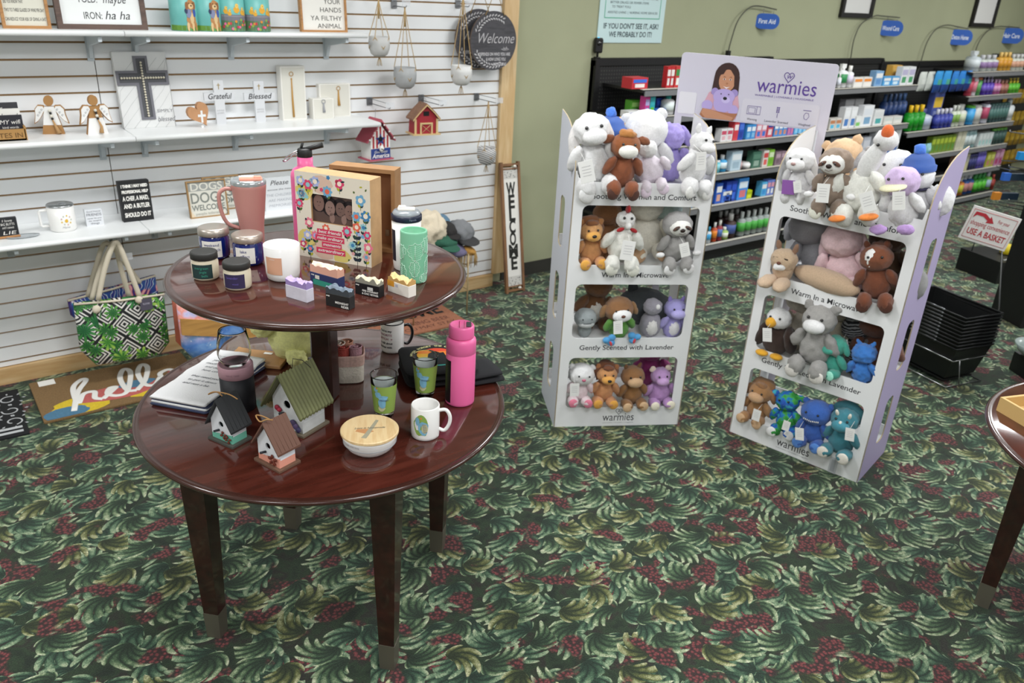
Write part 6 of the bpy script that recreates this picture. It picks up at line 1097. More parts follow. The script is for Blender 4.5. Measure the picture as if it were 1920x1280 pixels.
def wpic(px0, px1, py, label, art, h=.6):
    a, bb = atY(px0, py, YG-.01), atY(px1, py, YG-.01); w = bb.x-a.x; t = thing('framed_picture', label, 'picture', ((a.x+bb.x)/2, YG, a.z)); b = B(P('#1a1817', .5))
    for c_, s_ in (((-w/2+.02, -.015, h/2), (.04, .03, h)), ((w/2-.02, -.015, h/2), (.04, .03, h)), ((0, -.015, .02), (w-.08, .03, .04)), ((0, -.015, h-.02), (w-.08, .03, .04))): b.box(c_, s_)
    b.obj('frame', t); b = B(P('#dcdbd8', .6)); b.box((0, -.008, h/2), (w-.08, .006, h-.08)); b.obj('mat_board', t)
    if art: b = B(P('#8f9093', .7, noise_=.35, scale=14)); b.box((0, -.012, h*.72), (w*.55, .003, h*.4)); b.obj('print', t)
wpic(1573, 1632, 32, 'black framed picture with a white mat over the Wound Care sign', 0); wpic(1817, 1860, 50, 'black framed grey print over the Hair Care sign', 1)
bsg = P('#2a5bb0', .35, coat=.3)
def aisle(bp, curve, sp, txt, label):
    y_ = GY+.4; p0 = atY(*bp, y_); t = thing('aisle_sign', label, 'sign', (p0.x, y_, p0.z), 0, None); b = B(P('#4a4a40', .5)); q = [Vector((p0.x, y_, 1.3))]+[atY(px, py, y_) for px, py in curve]; b.tube(spline([(p.x-p0.x, 0, p.z-p0.z) for p in q], 6), .005, n=6); b.box((0, 0, 0), (.03, .03, .05), black)
    b.obj('curved_rod', t); c = atY(*sp, y_-.01); k = (c-Vector((0, 0, CH))).dot(CF)/FPX; w, h = 47*k, 27*k; X = MX((c.x-p0.x, -.01, c.z-p0.z), rz=-.62, ry=.0)
    b = B(bsg); b.X = X; b.prism(rrect(-w/2, -h/2, w/2, h/2, h*.48, 6), -.003, .003); o_ = b.obj('sign_plate', t); b = B(P('#e6ecf4', .5)); b.X = X; b.text(txt, h*.42, (0, -.004, -h*.14), fit=w*.68, bold=.0008); b.obj('lettering', o_)
    b = B(met); b.X = X; [b.tube([(s_*w*.2, 0, h/2-.005), (s_*w*.2, 0, h/2+.035)], .0018, n=4) for s_ in (-1, 1)]; b.obj('hanger', o_)
aisle((1365, 101), [(1365, 101), (1372, 72), (1384, 38), (1402, 17), (1420, 11), (1456, 18)], (1438, 40), 'First Aid', 'blue First Aid sign on a curved rod, leftmost of the four')
aisle((1591, 116), [(1594, 114), (1601, 75), (1615, 45), (1640, 30), (1655, 30), (1687, 33)], (1670, 53), 'Wound Care', 'blue Wound Care sign on a curved rod')
aisle((1722, 122), [(1726, 118), (1738, 80), (1755, 55), (1775, 47), (1795, 50), (1815, 54)], (1800, 70), 'Detox Home', 'blue hanging sign on a curved rod, second from the right')
aisle((1818, 124), [(1823, 116), (1835, 80), (1852, 58), (1870, 50), (1890, 50), (1912, 52)], (1896, 67), 'Hair Care', 'blue Hair Care sign on a curved rod at the right edge')
# ================= PLUSH TOY DISPLAY STANDS =================
card = P('#edeeef', .55); cardE = P('#b9a98a', .8); lavLitL = P('#cacdd6', .55); lavLitR = P('#b5aacd', .55); lavH = P('#ccc9d6', .5); purp = P('#5a3f92', .6)  # side panels: one lavender card, the light on each put into its colour
DW, DD = .64, .375
class Disp:
    def __init__(s, ax, ay, ux, uy):
        s.A = Vector((ax, ay, 0)); s.rz = atan2(uy, ux); s.u = Vector((ux, uy, 0)).normalized(); s.n = Vector((-s.u.y, s.u.x, 0))
    def loc(s, px, py, v):
        """photo pixel -> (u, z) on the vertical plane at depth v behind the front panel"""
        d = ray(px, py); P0 = s.A+s.n*v; t = (P0.dot(s.n))/(d.dot(s.n)); p = d*t; return (p-s.A).dot(s.u), CH+p.z
    def w(s, u, v, z): q = s.A+s.u*u+s.n*v; return Vector((q.x, q.y, z))
DL = Disp(2.294, 2.593, .874, -.486); DR = Disp(3.028, 2.096, .2183, -.9759)
WIN = [(.05, .105, .59, .378), (.05, .48, .59, .752), (.05, .845, .59, 1.122)]
def heartlogo(b, cx, cz, s, m_, y=-.0008):
    pts = [];
    for i in range(25): a_ = 2*pi*i/24; pts.append((cx+s*16*sin(a_)**3/17, y, cz+s*(13*cos(a_)-5*cos(2*a_)-2*cos(3*a_)-cos(4*a_))/15))
    b.tube(pts[:-1], s*.07, m_, 4, closed=True); b.text('w', s*1.5, (cx, y, cz-s*.35), m_, shear=.3)
def display(D, label, side_m, side_l):
    t = thing('display_stand', label, 'display stand', D.A, D.rz)
    ftop = 1.225
    outer = [(0, 0), (DW, 0), (DW, 1.27), (DW-.012, 1.27), (DW-.02, ftop), (.02, ftop), (.012, 1.27), (0, 1.27)]
    b = B(card, cardE); b.plate(outer, [rrect(*w_, .028, 4) for w_ in WIN], 0, .005, card); b.obj('front_panel', t)
    b = B(P('#3b3b3f', .7))
    for s_, z, f_ in (('Soothing Warmth and Comfort', 1.152, .475), ('Warm In a Microwave', .787, .32), ('Gently Scented with Lavender', .42, .465)): b.text(s_, .035, (.325, -.0006, z), fit=f_, bold=.0003)
    b.text('warmies', .062, (.325, -.0006, .03), fit=.16); heartlogo(b, .325, .082, .017, None); b.text('warmable | loveable | huggable', .008, (.325, -.0006, .016), P('#8a8a90', .7), fit=.16); b.obj('lettering', t)
    prof = [(0, 0), (DD, 0), (DD, 1.478), (DD-.03, 1.475)]+[(DD-.05-(DD-.05)*sin(a_), 1.27+.2*cos(a_)) for a_ in [k*pi/16 for k in range(1, 9)]]
    slots = [rrect(.15, z0+.03, .25, z1-.01, .03, 4) for _, z0, _, z1 in WIN]
    for x_, nm in ((0, 'l'), (DW-.005, 'r')):
        b = B(side_m, cardE, card); X = Matrix.Translation((x_, 0, 0)) @ Matrix.Rotation(R90, 4, 'Z')
        q = -1
        b.plate(prof, slots, -.005, -.002, card if nm == 'l' else side_m, M=X, edge=cardE); b.plate(prof, slots, -.002, 0, side_m if nm == 'l' else card, M=X, edge=cardE)
        b.obj('side_panel', t)
    for z in (.085, .46, .825, 1.175): b = B(card); b.box((DW/2, DD/2+.002, z), (DW-.012, DD-.006, .006)); b.box((DW/2, DD-.004, z+.03), (DW-.012, .004, .055)); b.obj('tray', t)
    return t
display(DL, 'white cardboard plush toy display stand, left of the two, with a side panel coloured paler for its light', lavLitL, 0)
display(DR, 'white cardboard plush toy display stand, right of the two, with a lavender side panel', lavLitR, 1)
# header board bridging the backs of the two stands
H0, H1 = Vector((3.022, 2.725, 0)), Vector((3.38, 2.125, 0)); HW = .70; hu = (H1-H0).normalized()
t = thing('header_board', 'lavender header board on two posts, printed with a child hugging a bear and warmies', 'sign', H0, atan2(hu.y, hu.x))
zb, zt = 1.452, 1.742
b = B(lavH, P('#e2dfe6', .6)); b.plate(rrect(0, zb, HW, zt, .018, 4, .002), [], 0, .006, lavH, edge=1); b.obj('panel', t)
for x_ in (.018, HW-.018): b = B(lavH); b.box((x_, .003, zb/2), (.034, .006, zb)); b.obj('post', t)
b = B(purp); Y = -.001
b.text('warmies', .094, (.495, Y, 1.598), fit=.262); heartlogo(b, .497, 1.672, .023, None, Y); b.text('WARMABLE | LOVEABLE | HUGGABLE', .012, (.49, Y, 1.578), fit=.26); b.obj('lettering', t)
b = B(P('#d2cfd9', .5)); b.prism(rrect(.31, 1.457, .655, 1.562, .014, 4), Y-.0004, Y, None); b.obj('info_panel', t)
b = B(P('#dedde2', .5)); b.prism(rrect(.012, 1.466, .095, 1.566, .008, 4), Y-.0004, Y, None); b.obj('blank_sticker', t)
b = B(purp); y2 = Y-.0012
for s_, x_ in (('Warming', .365), ('Lavender Scented', .475), ('Weighted', .6)): b.text(s_, .015, (x_, y2, 1.467), P('#4a4758', .7), fit=len(s_)*.0066)
b.tube([(.337+p[0]*.06, y2, 1.495+p[1]*.036) for p in ((0, 0), (1, 0), (1, 1), (0, 1))], .0012, n=4, closed=True); b.tube([(.38, y2, 1.497), (.38, y2, 1.529)], .001, n=4); b.tube([(.343+p[0]*.03, y2, 1.5+p[1]*.024) for p in ((0, 0), (1, 0), (1, 1), (0, 1))], .0009, n=4, closed=True)
b.tube([(.475, y2, 1.49), (.475, y2, 1.51)], .0012, n=4); [b.ell((.475+q, y2, 1.515+k*.007), (.004, .001, .003), sub=1) for k in range(4) for q in (-.004, .004)]
b.tube([(.585, y2, 1.535), (.62, y2, 1.535)], .0014, n=4); b.tube([(.6025+.012*cos(q), y2, 1.51+.016*sin(q)) for q in (0, 1, 2, 3, 4, 5)], .001, n=4, closed=True); b.obj('icons', t)
# printed photo: a person hugging a lavender bear
b = B(P('#d8a9b8', .6)); hairc = P('#3a2420', .7); skc = P('#c08a6a', .6); skd = P('#a8704f', .6); bearc = P('#b3a3d6', .7); beard = P('#9c8cc4', .7)
def pd(cx, cz, rx, rz_, k, m_, n=20): disc(b, cx, cz, rx, rz_, Y-.0003*k, m_, n)
def pp(pts, k, m_): b.raw([(p[0], Y-.0003*k, p[1]) for p in pts], [tuple(range(len(pts)))], m_)
pp([(.145, zb+.006), (.13, 1.52), (.15, 1.575), (.19, 1.59), (.25, 1.592), (.285, 1.57), (.298, 1.52), (.29, zb+.01)], 1, P('#cfa0ae', .6))
pd(.222, 1.65, .057, .062, 2, hairc); pp([(.165, 1.65), (.16, 1.57), (.185, 1.562), (.26, 1.56), (.285, 1.575), (.28, 1.655)], 2.1, hairc)
pd(.226, 1.632, .038, .05, 3, skc); pp([(.188, 1.655), (.2, 1.692), (.222, 1.695), (.205, 1.66)], 4, hairc); pp([(.225, 1.694), (.25, 1.69), (.265, 1.65), (.262, 1.6), (.255, 1.655)], 4, hairc)
for x_ in (.212, .24): pd(x_, 1.638, .0055, .0032, 5, P('#e9e2dc', .6)); pd(x_, 1.638, .003, .003, 5.4, hairc); pp([(x_-.008, 1.647), (x_, 1.651), (x_+.008, 1.647), (x_, 1.6485)], 5, hairc)
pd(.227, 1.62, .005, .004, 5, skd); pp([(.211, 1.607), (.227, 1.596), (.243, 1.607), (.227, 1.603)], 5, P('#e8dcd8', .6)); pp([(.211, 1.607), (.227, 1.5935), (.243, 1.607), (.227, 1.597)], 4.8, P('#a8504f', .6))
pd(.222, 1.53, .045, .042, 6, bearc); pd(.222, 1.56, .05, .036, 6.3, bearc); [pd(.222+s_*.045, 1.58, .017, .017, 6.2, beard) for s_ in (-1, 1)]; pd(.232, 1.547, .02, .015, 6.8, P('#c4b8e2', .7)); pd(.228, 1.553, .0095, .0075, 7.2, black); [pd(.222+s_, 1.572, .003, .003, 7.2, black) for s_ in (-.015, .02)]
pd(.15, 1.515, .026, .024, 6.9, bearc); pd(.272, 1.505, .024, .022, 6.9, bearc)
pp([(.13, 1.5), (.12, 1.47), (.135, 1.458), (.28, 1.455), (.295, 1.49), (.25, 1.488), (.2, 1.492), (.165, 1.498)], 8, skd); pp([(.125, 1.48), (.135, 1.5), (.175, 1.495), (.28, 1.47), (.27, 1.456), (.15, 1.456)], 8.4, skc)
b.obj('photo_print', t)
# ================= PLUSH TOYS =================
def fur(c, k=1):
    h = c.lstrip('#'); gr = sum(int(h[i:i+2], 16) for i in (0, 2, 4))/3; c = '#'+''.join('%02x' % min(236, int((int(h[i:i+2], 16)*.88+.12*gr)*1.14+6)) for i in (0, 2, 4))
    return P(c, .95, noise_=.08, scale=45, bump=.45*k, bscale=170, sheen=.25)
eye_m = P('#120f0e', .12, coat=.8)
tagm = P('#e6e6e3', .6)
def plush(D, label, hp, bp, v, body, head=None, muz=None, nose='#2a1d1a', ear=None, earc=None, pads=None, arms=1, legs=1, hang=0, tagp=None, rz=0, extra=None, belly=None, hs=1, eyes=1, s=None, sq=1, tilt=None, kind='plush_toy', tagtext='', face=1, shag=1, group=None):
    uh, zh = D.loc(hp[0], hp[1], v); ub, zb_ = D.loc(bp[0], bp[1], v-.03)
    s = s*1.68 if s else max(.215, (zh-zb_)/.72*1.36); tl = max(-.35, min(.35, atan2(uh-ub, max(.08, zh-zb_)))) if tilt is None else tilt
    tr = max([q for q in (.088, .463, .828, 1.178) if q < zh-.04]); zb_ = zh-.7*s*cos(tl)
    if not hang or D is None: zb_ = max(zb_, tr)
    else: zb_ = max(zb_, tr+.03)
    ub = uh-.7*s*sin(tl); ub = min(max(ub, .23*s*sq+.012), DW-.012-.23*s*sq) if not hang else ub; loc = D.w(ub, v, zb_)
    t = thing(kind, label, 'plush toy', loc, D.rz+rz, group or ('plush toys on the left display stand' if D is DL else 'plush toys on the right display stand'), ry=tl, s=s)
    bm_ = fur(body); hm = fur(head or body); am = .02*shag; sd = sum(map(ord, label)) % 97/7
    def E(name, c, r, m_, rot=None, sub=3, amp=None, par=None):
        b = B(m_); b.ell(c, r, m_, rot, sub, am if amp is None else amp, 5, sd); return b.obj(name, par or t)
    E('body', (0, .02, .27), (.23*sq, .2, .29), bm_, sub=4)
    if belly: E('belly', (0, -.06, .26), (.16*sq, .14, .22), fur(belly), sub=3)
    h = E('head', (0, -.03, .70), (.235*hs, .22*hs, .205*hs), hm, sub=4) if face != 2 else None
    if arms:
        for q in (-1, 1): E('arm', (q*.25*sq, -.07, .37), (.085, .09, .19), bm_, (.35, q*-.45, 0))
    if legs:
        for q in (-1, 1):
            z_ = .09 if not hang else -.0; l = E('leg', (q*.16, -.2, z_), (.12, .19, .115) if not hang else (.12, .15, .16), bm_, (0 if not hang else .6, 0, q*-.2))
            if pads: E('foot_pad', (q*.18, -.345 if not hang else -.29, z_-(.0 if not hang else .07)), (.105, .04, .112), fur(pads, .3), (0 if not hang else .15, 0, 0), amp=.004, par=l)
    if face == 1:
        if muz: E('muzzle', (0, -.03-.2*hs, .645), (.155*hs, .115, .105*hs), fur(muz, .5), amp=.006)
        if nose: b = B(P(nose, .35, coat=.3)); b.ell((0, -(.345 if muz else .265)*(.4+.6*hs), .675), (.05, .03, .034), sub=2); b.obj('nose', h)
        if eyes:
            for q in (-1, 1): b = B(eye_m); b.ell((q*.095*hs, -.03-.205*hs, .765), .024, sub=2); b.obj('eye', h)
    ec = fur(earc or head or body)
    if ear == 'round': [E('ear', (q*.19*hs, 0, .87), (.075, .04, .075), ec, (0, q*.5, 0)) for q in (-1, 1)]
    if ear == 'long': [E('ear', (q*.22*hs, -.01, .6), (.075, .05, .24), ec, (0, q*-.22, 0)) for q in (-1, 1)]
    if ear == 'floppy': [E('ear', (q*.25*hs, -.02, .68), (.075, .07, .17), ec, (.1, q*-.35, 0)) for q in (-1, 1)]
    if ear == 'side': [E('ear', (q*.29*hs, -.01, .8), (.12, .05, .07), ec, (0, q*.25, 0)) for q in (-1, 1)]
    if ear == 'point': [E('ear', (q*.13*hs, 0, .9), (.05, .035, .09), ec, (0, q*.3, 0)) for q in (-1, 1)]
    if extra: extra(t, h, E)
    if tagp:
        ut, zt_ = D.loc(tagp[0], tagp[1], v-.1); ca = cos(-tl); x_ = (ut-ub)/s; z_ = (zt_-zb_)/s
        b = B(tagm); b.X = MX((x_, -.47, z_), ry=random.uniform(-.25, .25), rx=-.1); w_ = .72*(tagp[2] if len(tagp) > 2 else .2); b.box((0, 0, 0), (w_, .006, w_*1.45), bev=.002)
        for k in range(4): b.box((0, -.0045, w_*(.35-.2*k)), (w_*.6, .001, w_*.03), P('#b5b3b6', .7))
        b.tube([(0, 0, w_*.72), (0, .2, w_*1.2)], .004, tagm, 4); b.obj('tag', t)
    return t
def hat(t, h, E):
    bl_ = P('#3a6fd0', .95, bump=.8, bscale=200, sheen=.3)
    b = B(bl_); b.lathe([(.235, .78), (.245, .8), (.25, .86), (.22, .88), (.2, .96), (.12, 1.03), (0, 1.05)], 28, M=MX((0, -.03, 0)), cap=False); b.obj('beanie', h)
    E('pompom', (0, -.03, 1.09), .085, fur('#3a6fd0'), par=h)
def snow(t, h, E): hat(t, h, E); E('carrot_nose', (0, -.25, .69), (.04, .09, .035), fur('#e8895f', .3), amp=.002); b = B(P('#33304a', .8)); b.ell((0, -.02, .52), (.19, .18, .04), sub=2); b.obj('scarf', t)
def mane(c):
    def f(t, h, E): E('mane', (0, .06, .74), (.29, .17, .26), fur(c), amp=.05); E('forelock', (0, -.1, .88), (.13, .1, .07), fur(c), amp=.03)
    return f
def slothf(dark):
    def f(t, h, E):
        E('face', (0, -.17, .69), (.2, .165, .155), fur('#ddd6c4', .4), amp=.004)
        for q in (-1, 1): E('eye_patch', (q*.11, -.315, .71), (.075, .03, .034), fur(dark, .3), (0, q*.5, 0), amp=.001, sub=2); b = B(eye_m); b.ell((q*.095, -.343, .715), .02, sub=1); b.obj('eye', h)
        b = B(P('#2a1d18', .4)); b.ell((0, -.338, .675), (.048, .03, .036), sub=2); b.obj('nose', h); b = B(P('#5a4a40', .8)); b.tube([(-.06, -.325, .62), (0, -.332, .6), (.06, -.325, .62)], .006, n=4); b.obj('mouth', h)
        for q in (-1, 1): E('claw_paw', (q*.34, -.2, .2), (.08, .05, .05), fur('#e4dfd2', .3), amp=.003)
    return f
def horns(c):
    def f(t, h, E): [E('horn', (q*.17, 0, .9), (.03, .03, .08), fur(c, .2), (0, q*.5, 0), amp=.001) for q in (-1, 1)]
    return f
G1 = 'greyish'
# ---- left stand, top tier
plush(DL, 'white and grey long eared bunny plush at the left of the top tier, left stand', (1106, 258), (1115, 338), .06, '#d2d0ce', '#e3e1df', '#e9e7e5', None, 'long', '#c9c6c4', '#d8d6d4', tagp=(1102, 311, .26), hang=1)
plush(DL, 'snowman plush with a blue beanie behind the brown cow, left stand', (1143, 259), (1143, 325), .17, '#e6e6e4', nose=None, extra=snow, legs=0, hs=.95)
plush(DL, 'tan plush turned away, between the blue beanie and the big white plush', (1172, 245), (1178, 318), .27, '#d0a273', face=0, legs=0, ear=None)
plush(DL, 'large white bear plush turned away at the back of the top tier, left stand', (1208, 246), (1215, 325), .22, '#e6e4e0', face=0, ear='round', hs=1.25, legs=0)
plush(DL, 'curly lavender plush at the back right of the top tier, left stand', (1254, 258), (1257, 325), .26, '#8f80c4', face=0, shag=2, ear='floppy', legs=0)
plush(DL, 'pale pink plush with lilac feet beside the brown cow, left stand', (1214, 280), (1222, 336), .06, '#dfc0ca', '#e6d9dc', face=0, pads='#d0b9d4', hang=1, sq=1.25, ear=None, s=.135, hs=.8)
plush(DL, 'rust brown cow plush with a cream muzzle on the top tier, left stand', (1171, 283), (1166, 348), .0, '#7c4022', '#84471f', '#ded3c0', None, 'side', '#7a4326', '#4a2a20', hang=1, extra=lambda t, h, E: (E('forelock', (0, -.08, .9), (.15, .12, .09), fur('#a5682c'), amp=.04), [E('nostril', (q*.06, -.3, .67), (.014, .008, .016), P('#2a1a14', .5), amp=0, sub=1) for q in (-1, 1)]), s=.15, hs=1.08)
plush(DL, 'cream llama plush with blue eyes leaning off the top tier, left stand', (1316, 268), (1300, 338), .03, '#dcd7cb', '#e0dbd0', '#e4dfd4', None, 'point', None, '#ddd5c6', tagp=(1279, 303, .27), rz=.35, hang=1, hs=.85, extra=lambda t, h, E: E('neck', (0, 0, .52), (.15, .14, .18), fur('#dcd7cb')), s=.16)
# second tier
plush(DL, 'tan lion plush with orange feet at the left of the second tier, left stand', (1108, 432), (1110, 482), .07, '#b87f4a', '#bd8850', '#c8903f', '#1c1412', 'round', '#a06a3a', '#c98f35', extra=mane('#7c4a26'), s=.135)
plush(DL, 'brown plush behind the lion, left stand', (1138, 398), (1142, 470), .24, '#8a5a35', face=0, legs=1, pads='#a5714a', s=.17)
plush(DL, 'large cream plush with tan foot pads behind the chicken, left stand', (1212, 385), (1212, 462), .18, '#cfc6b8', '#cfc6b8', face=0, pads='#a8835f', s=.2, sq=1.1)
plush(DL, 'grey and mint plush at the back right of the second tier, left stand', (1250, 388), (1248, 450), .27, '#a9a7a4', '#b4d0c4', face=0, legs=0)
def chick(t, h, E):
    r_ = P('#a81c22', .8, sheen=.3)
    b = B(r_); [b.ell((0, -.06-.03*k, .88+.03*k-.04*(k == 2)), (.035, .06, .06), sub=2) for k in range(3)]; b.obj('comb', h)
    for q in (-1, 1): b = B(r_); b.ell((q*.11, -.2, .58), (.07, .03, .035), rot=(0, q*.4, 0), sub=2); b.obj('wattle', h)
    E('beak', (0, -.22, .66), (.05, .08, .06), fur('#ddd4c6', .3), amp=.002)
plush(DL, 'white chicken plush with a red comb on the second tier, left stand', (1170, 430), (1164, 492), .03, '#d6cfc2', '#d9d2c6', None, None, None, None, '#d8cfbe', extra=chick, tagp=(1172, 466, .3), hs=.65, hang=1, s=.165, shag=1.4)
plush(DL, 'grey sloth plush with dark eye patches on the second tier, left stand', (1268, 430), (1268, 488), .03, '#8f8d8b', '#939190', extra=slothf('#4a352c'), face=0, tagp=(1284, 466, .24), hang=1, pads='#d9d6cc', s=.15, hs=1.15)
# third tier
plush(DL, 'brown fox plush with a white chest behind the grey shark, left stand', (1118, 560), (1112, 622), .22, '#6a4324', '#6f4726', belly='#c4bfb6', face=0, ear='point', s=.18)
plush(DL, 'round grey shark plush head at the left of the third tier, left stand', (1097, 598), (1098, 632), .06, '#82898a', '#828a8c', face=1, muz=None, nose=None, arms=0, legs=0, hs=1.6, s=.085, extra=lambda t, h, E: (E('pale_jaw', (0, -.12, .55), (.3, .28, .16), fur('#a4a8a8', .5), amp=.004), E('mouth', (0, -.37, .62), (.15, .02, .012), P('#3a3f44', .7), amp=0, sub=2)))
def cater(t, h, E):
    E('blaze', (0, -.16, .74), (.05, .09, .12), fur('#d8d2c8', .4), amp=.004)
    for q in (-1, 1):
        for dx, dz in ((0, 0), (.1, .07), (-.02, .12)): E('blue_bootie', (q*.24+dx*q, -.27, .03+dz), (.085, .07, .075), fur('#3f8fc8'), amp=.006)
        E('red_sole', (q*.26, -.34, .04), (.03, .015, .06), fur('#b8323a', .3), (0, q*.3, 0), amp=0)
plush(DL, 'brown floppy eared dog plush in a green suit with blue booties, left stand', (1160, 578), (1163, 622), .04, '#4f8a2f', '#7f5530', '#d9d3ca', '#5a2f1c', 'floppy', '#86603a', tagp=(1163, 612, .28), extra=cater, legs=0, s=.13, hs=1.35)
plush(DL, 'dark grey dolphin plush lying at the back right of the third tier, left stand', (1225, 568), (1230, 605), .22, '#3f4346', face=0, arms=0, legs=0, hs=.01, s=.2, sq=1.9, tilt=.25, extra=lambda t, h, E: E('dorsal_fin', (-.3, 0, .5), (.08, .03, .1), fur('#34383b', .4), (0, -.6, 0)))
plush(DL, 'egg shaped grey seal plush with a ribbed pale belly on the third tier, left stand', (1221, 590), (1221, 628), .06, '#85828c', '#8a8792', face=0, arms=0, legs=0, s=.135, hs=.85, belly='#c4c2c0', extra=lambda t, h, E: E('pale_spot', (.06, -.2, .75), (.05, .03, .06), fur('#d4d4d4', .4), amp=.002))
plush(DL, 'periwinkle dragon plush with a ribbed white belly at the right of the third tier', (1265, 582), (1262, 630), .06, '#8f87c0', '#8f88c4', '#9a93cc', None, 'point', '#7a6cb0', belly='#c9c7cc', legs=0, s=.125, hs=1.1)
# bottom tier
plush(DL, 'white plush with pink nose and pink satin feet, bottom tier, left stand', (1090, 700), (1085, 752), .04, '#d6b9bd', '#d3cdca', None, '#c0607c', 'round', None, tagp=(1075, 732, .3), pads='#c8687f', s=.125, hs=1.3)
plush(DL, 'orange brown lion plush on the bottom tier, left stand', (1137, 700), (1131, 757), .04, '#b07648', '#b57c48', '#c58a3a', '#14100f', 'round', '#9a5f35', '#c2882f', extra=mane('#6a3a20'), s=.13)
plush(DL, 'brown horse plush with a tan muzzle on the bottom tier, left stand', (1186, 703), (1187, 758), .05, '#80562c', '#835830', '#b08d68', None, 'point', '#6a4526', '#b3926c', s=.135, hs=1.1, extra=lambda t, h, E: [E('nostril', (q*.05, -.3, .66), (.013, .008, .015), P('#2a1a14', .5), amp=0, sub=1) for q in (-1, 1)])
plush(DL, 'magenta plush at the back of the bottom tier, left stand', (1215, 682), (1215, 740), .26, '#8f2a6a', face=0, legs=0)
plush(DL, 'orchid purple hippo plush with cream feet at the right of the bottom tier', (1238, 703), (1238, 755), .05, '#a077ac', '#a47cb0', '#a984b4', None, 'round', '#c9b8a8', '#cfc4b0', s=.13, hs=.95, sq=1.15)
# ---- right stand, top tier
plush(DR, 'white bunny plush with grey ears at the left of the top tier, right stand', (1500, 312), (1490, 366), .06, '#d6d3d0', '#dcdad7', '#e4e2df', '#b08f8c', 'long', '#cbc8c6', None, tagp=(1498, 352, .22), hang=1, hs=1.2, s=.13, extra=lambda t, h, E: (lambda b: (b.box((-.05, -.4, .22), (.26, .01, .28), bev=.003), b.obj('purple_label', t)))(B(P('#8f5aa8', .5))))
plush(DR, 'tan bear plush turned away at the back of the top tier, right stand', (1582, 290), (1590, 365), .26, '#c6a27a', face=0, ear='round', hs=1.15, legs=0)
plush(DR, 'grey plush seen between the tan bear and the goose, right stand', (1612, 305), (1615, 370), .27, '#8f8e90', face=0, legs=0, ear='round')
plush(DR, 'brown sloth plush with a cream face on the top tier, right stand', (1566, 318), (1556, 380), .0, '#7c6a5c', '#84705f', extra=slothf('#55372a'), face=0, tagp=(1551, 361, .28), hang=1, pads='#d4ccbc', s=.155, hs=1.1, shag=1.4)
def goosef(t, h, E):
    E('neck', (.16, -.02, .66), (.13, .13, .3), fur('#ddd6c8'), (0, .6, 0)); E('goose_head', (.36, -.06, .9), (.15, .14, .13), fur('#e0d9cc'), (0, .5, 0)); E('beak', (.4, -.13, 1.0), (.075, .08, .1), fur('#cf5a25', .3), (.3, .3, 0), amp=.003)
    b = B(eye_m); b.ell((.3, -.19, .86), .022, sub=2); b.obj('eye', t)
    for q in (-1, 1): E('webbed_foot', (q*.2, -.34, -.02), (.12, .08, .045), fur('#d8742a', .3), (.2, 0, q*.3), amp=.004)
plush(DR, 'cream goose plush with an orange beak pointing up, top tier of the right stand', (1606, 320), (1604, 388), .0, '#d8d0c2', face=2, extra=goosef, tagp=(1641, 385, .24), hang=1, s=.185, sq=1.05)
plush(DR, 'white plush with a dark eye behind the goose and the duckbill, right stand', (1683, 316), (1672, 380), .2, '#ddd7cb', face=1, muz=None, nose=None, legs=0, s=.17, hs=1.2)
plush(DR, 'snowman plush with a blue beanie at the right of the top tier, right stand', (1722, 330), (1712, 395), .13, '#dfe0e0', nose=None, extra=snow, legs=0, s=.16, rz=.1)
def platy(t, h, E):
    E('duckbill', (-.03, -.28, .64), (.2, .15, .045), fur('#cfc8a4', .3), (.25, 0, 0), amp=.002)
    for q in (-1, 1): E('purple_foot', (q*.2, -.4, .02), (.13, .07, .08), fur('#a884c0'), (.1, 0, 0))
plush(DR, 'purple speckled duckbill plush with a pale bill and white belly, right stand', (1692, 340), (1688, 402), .02, '#d9d7d8', '#b9a0c8', None, None, None, None, None, extra=platy, belly='#e2e0e0', legs=0, tagp=(1709, 381, .26), s=.155, hs=1.12, rz=-.1)
uw, zw = DR.loc(1748, 385, .2)
t = thing('plush_toy', 'white fluffy plush bulging through the side of the right stand, top tier', 'plush toy', DR.w(.60, .2, 1.24), DR.rz, 'plush toys on the right display stand', s=.16); b = B(fur('#dddbd8')); b.ell((.12, 0, .2), (.34, .28, .42), sub=4, amp=.03, freq=5); b.obj('body', t); b = B(fur('#dddbd8')); b.ell((-.2, 0, .35), .2, sub=3, amp=.02); b.obj('head', t)
# second tier
def lynx(t, h, E):
    E('long_body', (.75, .1, .2), (.62, .2, .2), fur('#b3977a'), (0, .05, -.1))
    for q in (-1, 1): E('forepaw', (q*.13, -.28, .04), (.14, .24, .1), fur('#bda184'), (.15, 0, q*.1)); E('tufted_ear', (q*.15, 0, .62), (.05, .03, .12), fur('#7d5c46'), (0, q*.25, 0)); b = B(P('#3a2a20', .6)); b.tube([(q*.05, -.22, .49), (q*.13, -.2, .475)], .012, n=5); b.obj('eye_line', t)
    E('white_chin', (0, -.2, .32), (.11, .09, .07), fur('#d8d2c8', .4)); b = B(P('#6b4030', .5)); b.ell((0, -.26, .4), (.04, .03, .03), sub=2); b.obj('nose', t); E('lynx_head', (0, -.04, .42), (.24, .2, .2), fur('#b59a7c'), sub=4)
plush(DR, 'tan lynx plush lying with its forepaws over the second tier, right stand', (1470, 495), (1466, 532), .0, '#b3977a', face=2, arms=0, legs=0, s=.15, extra=lynx, tilt=0, sq=.8)
plush(DR, 'grey elephant plush with a big round ear, back left of the second tier, right stand', (1515, 462), (1530, 540), .24, '#85858a', face=0, ear='floppy', hs=1.3, s=.2)
plush(DR, 'big pink bunny plush turned away in the middle of the second tier, right stand', (1580, 455), (1580, 545), .14, '#c9a9ae', face=0, ear='long', earc='#cbacb2', s=.19, hs=1.2, sq=1.2)
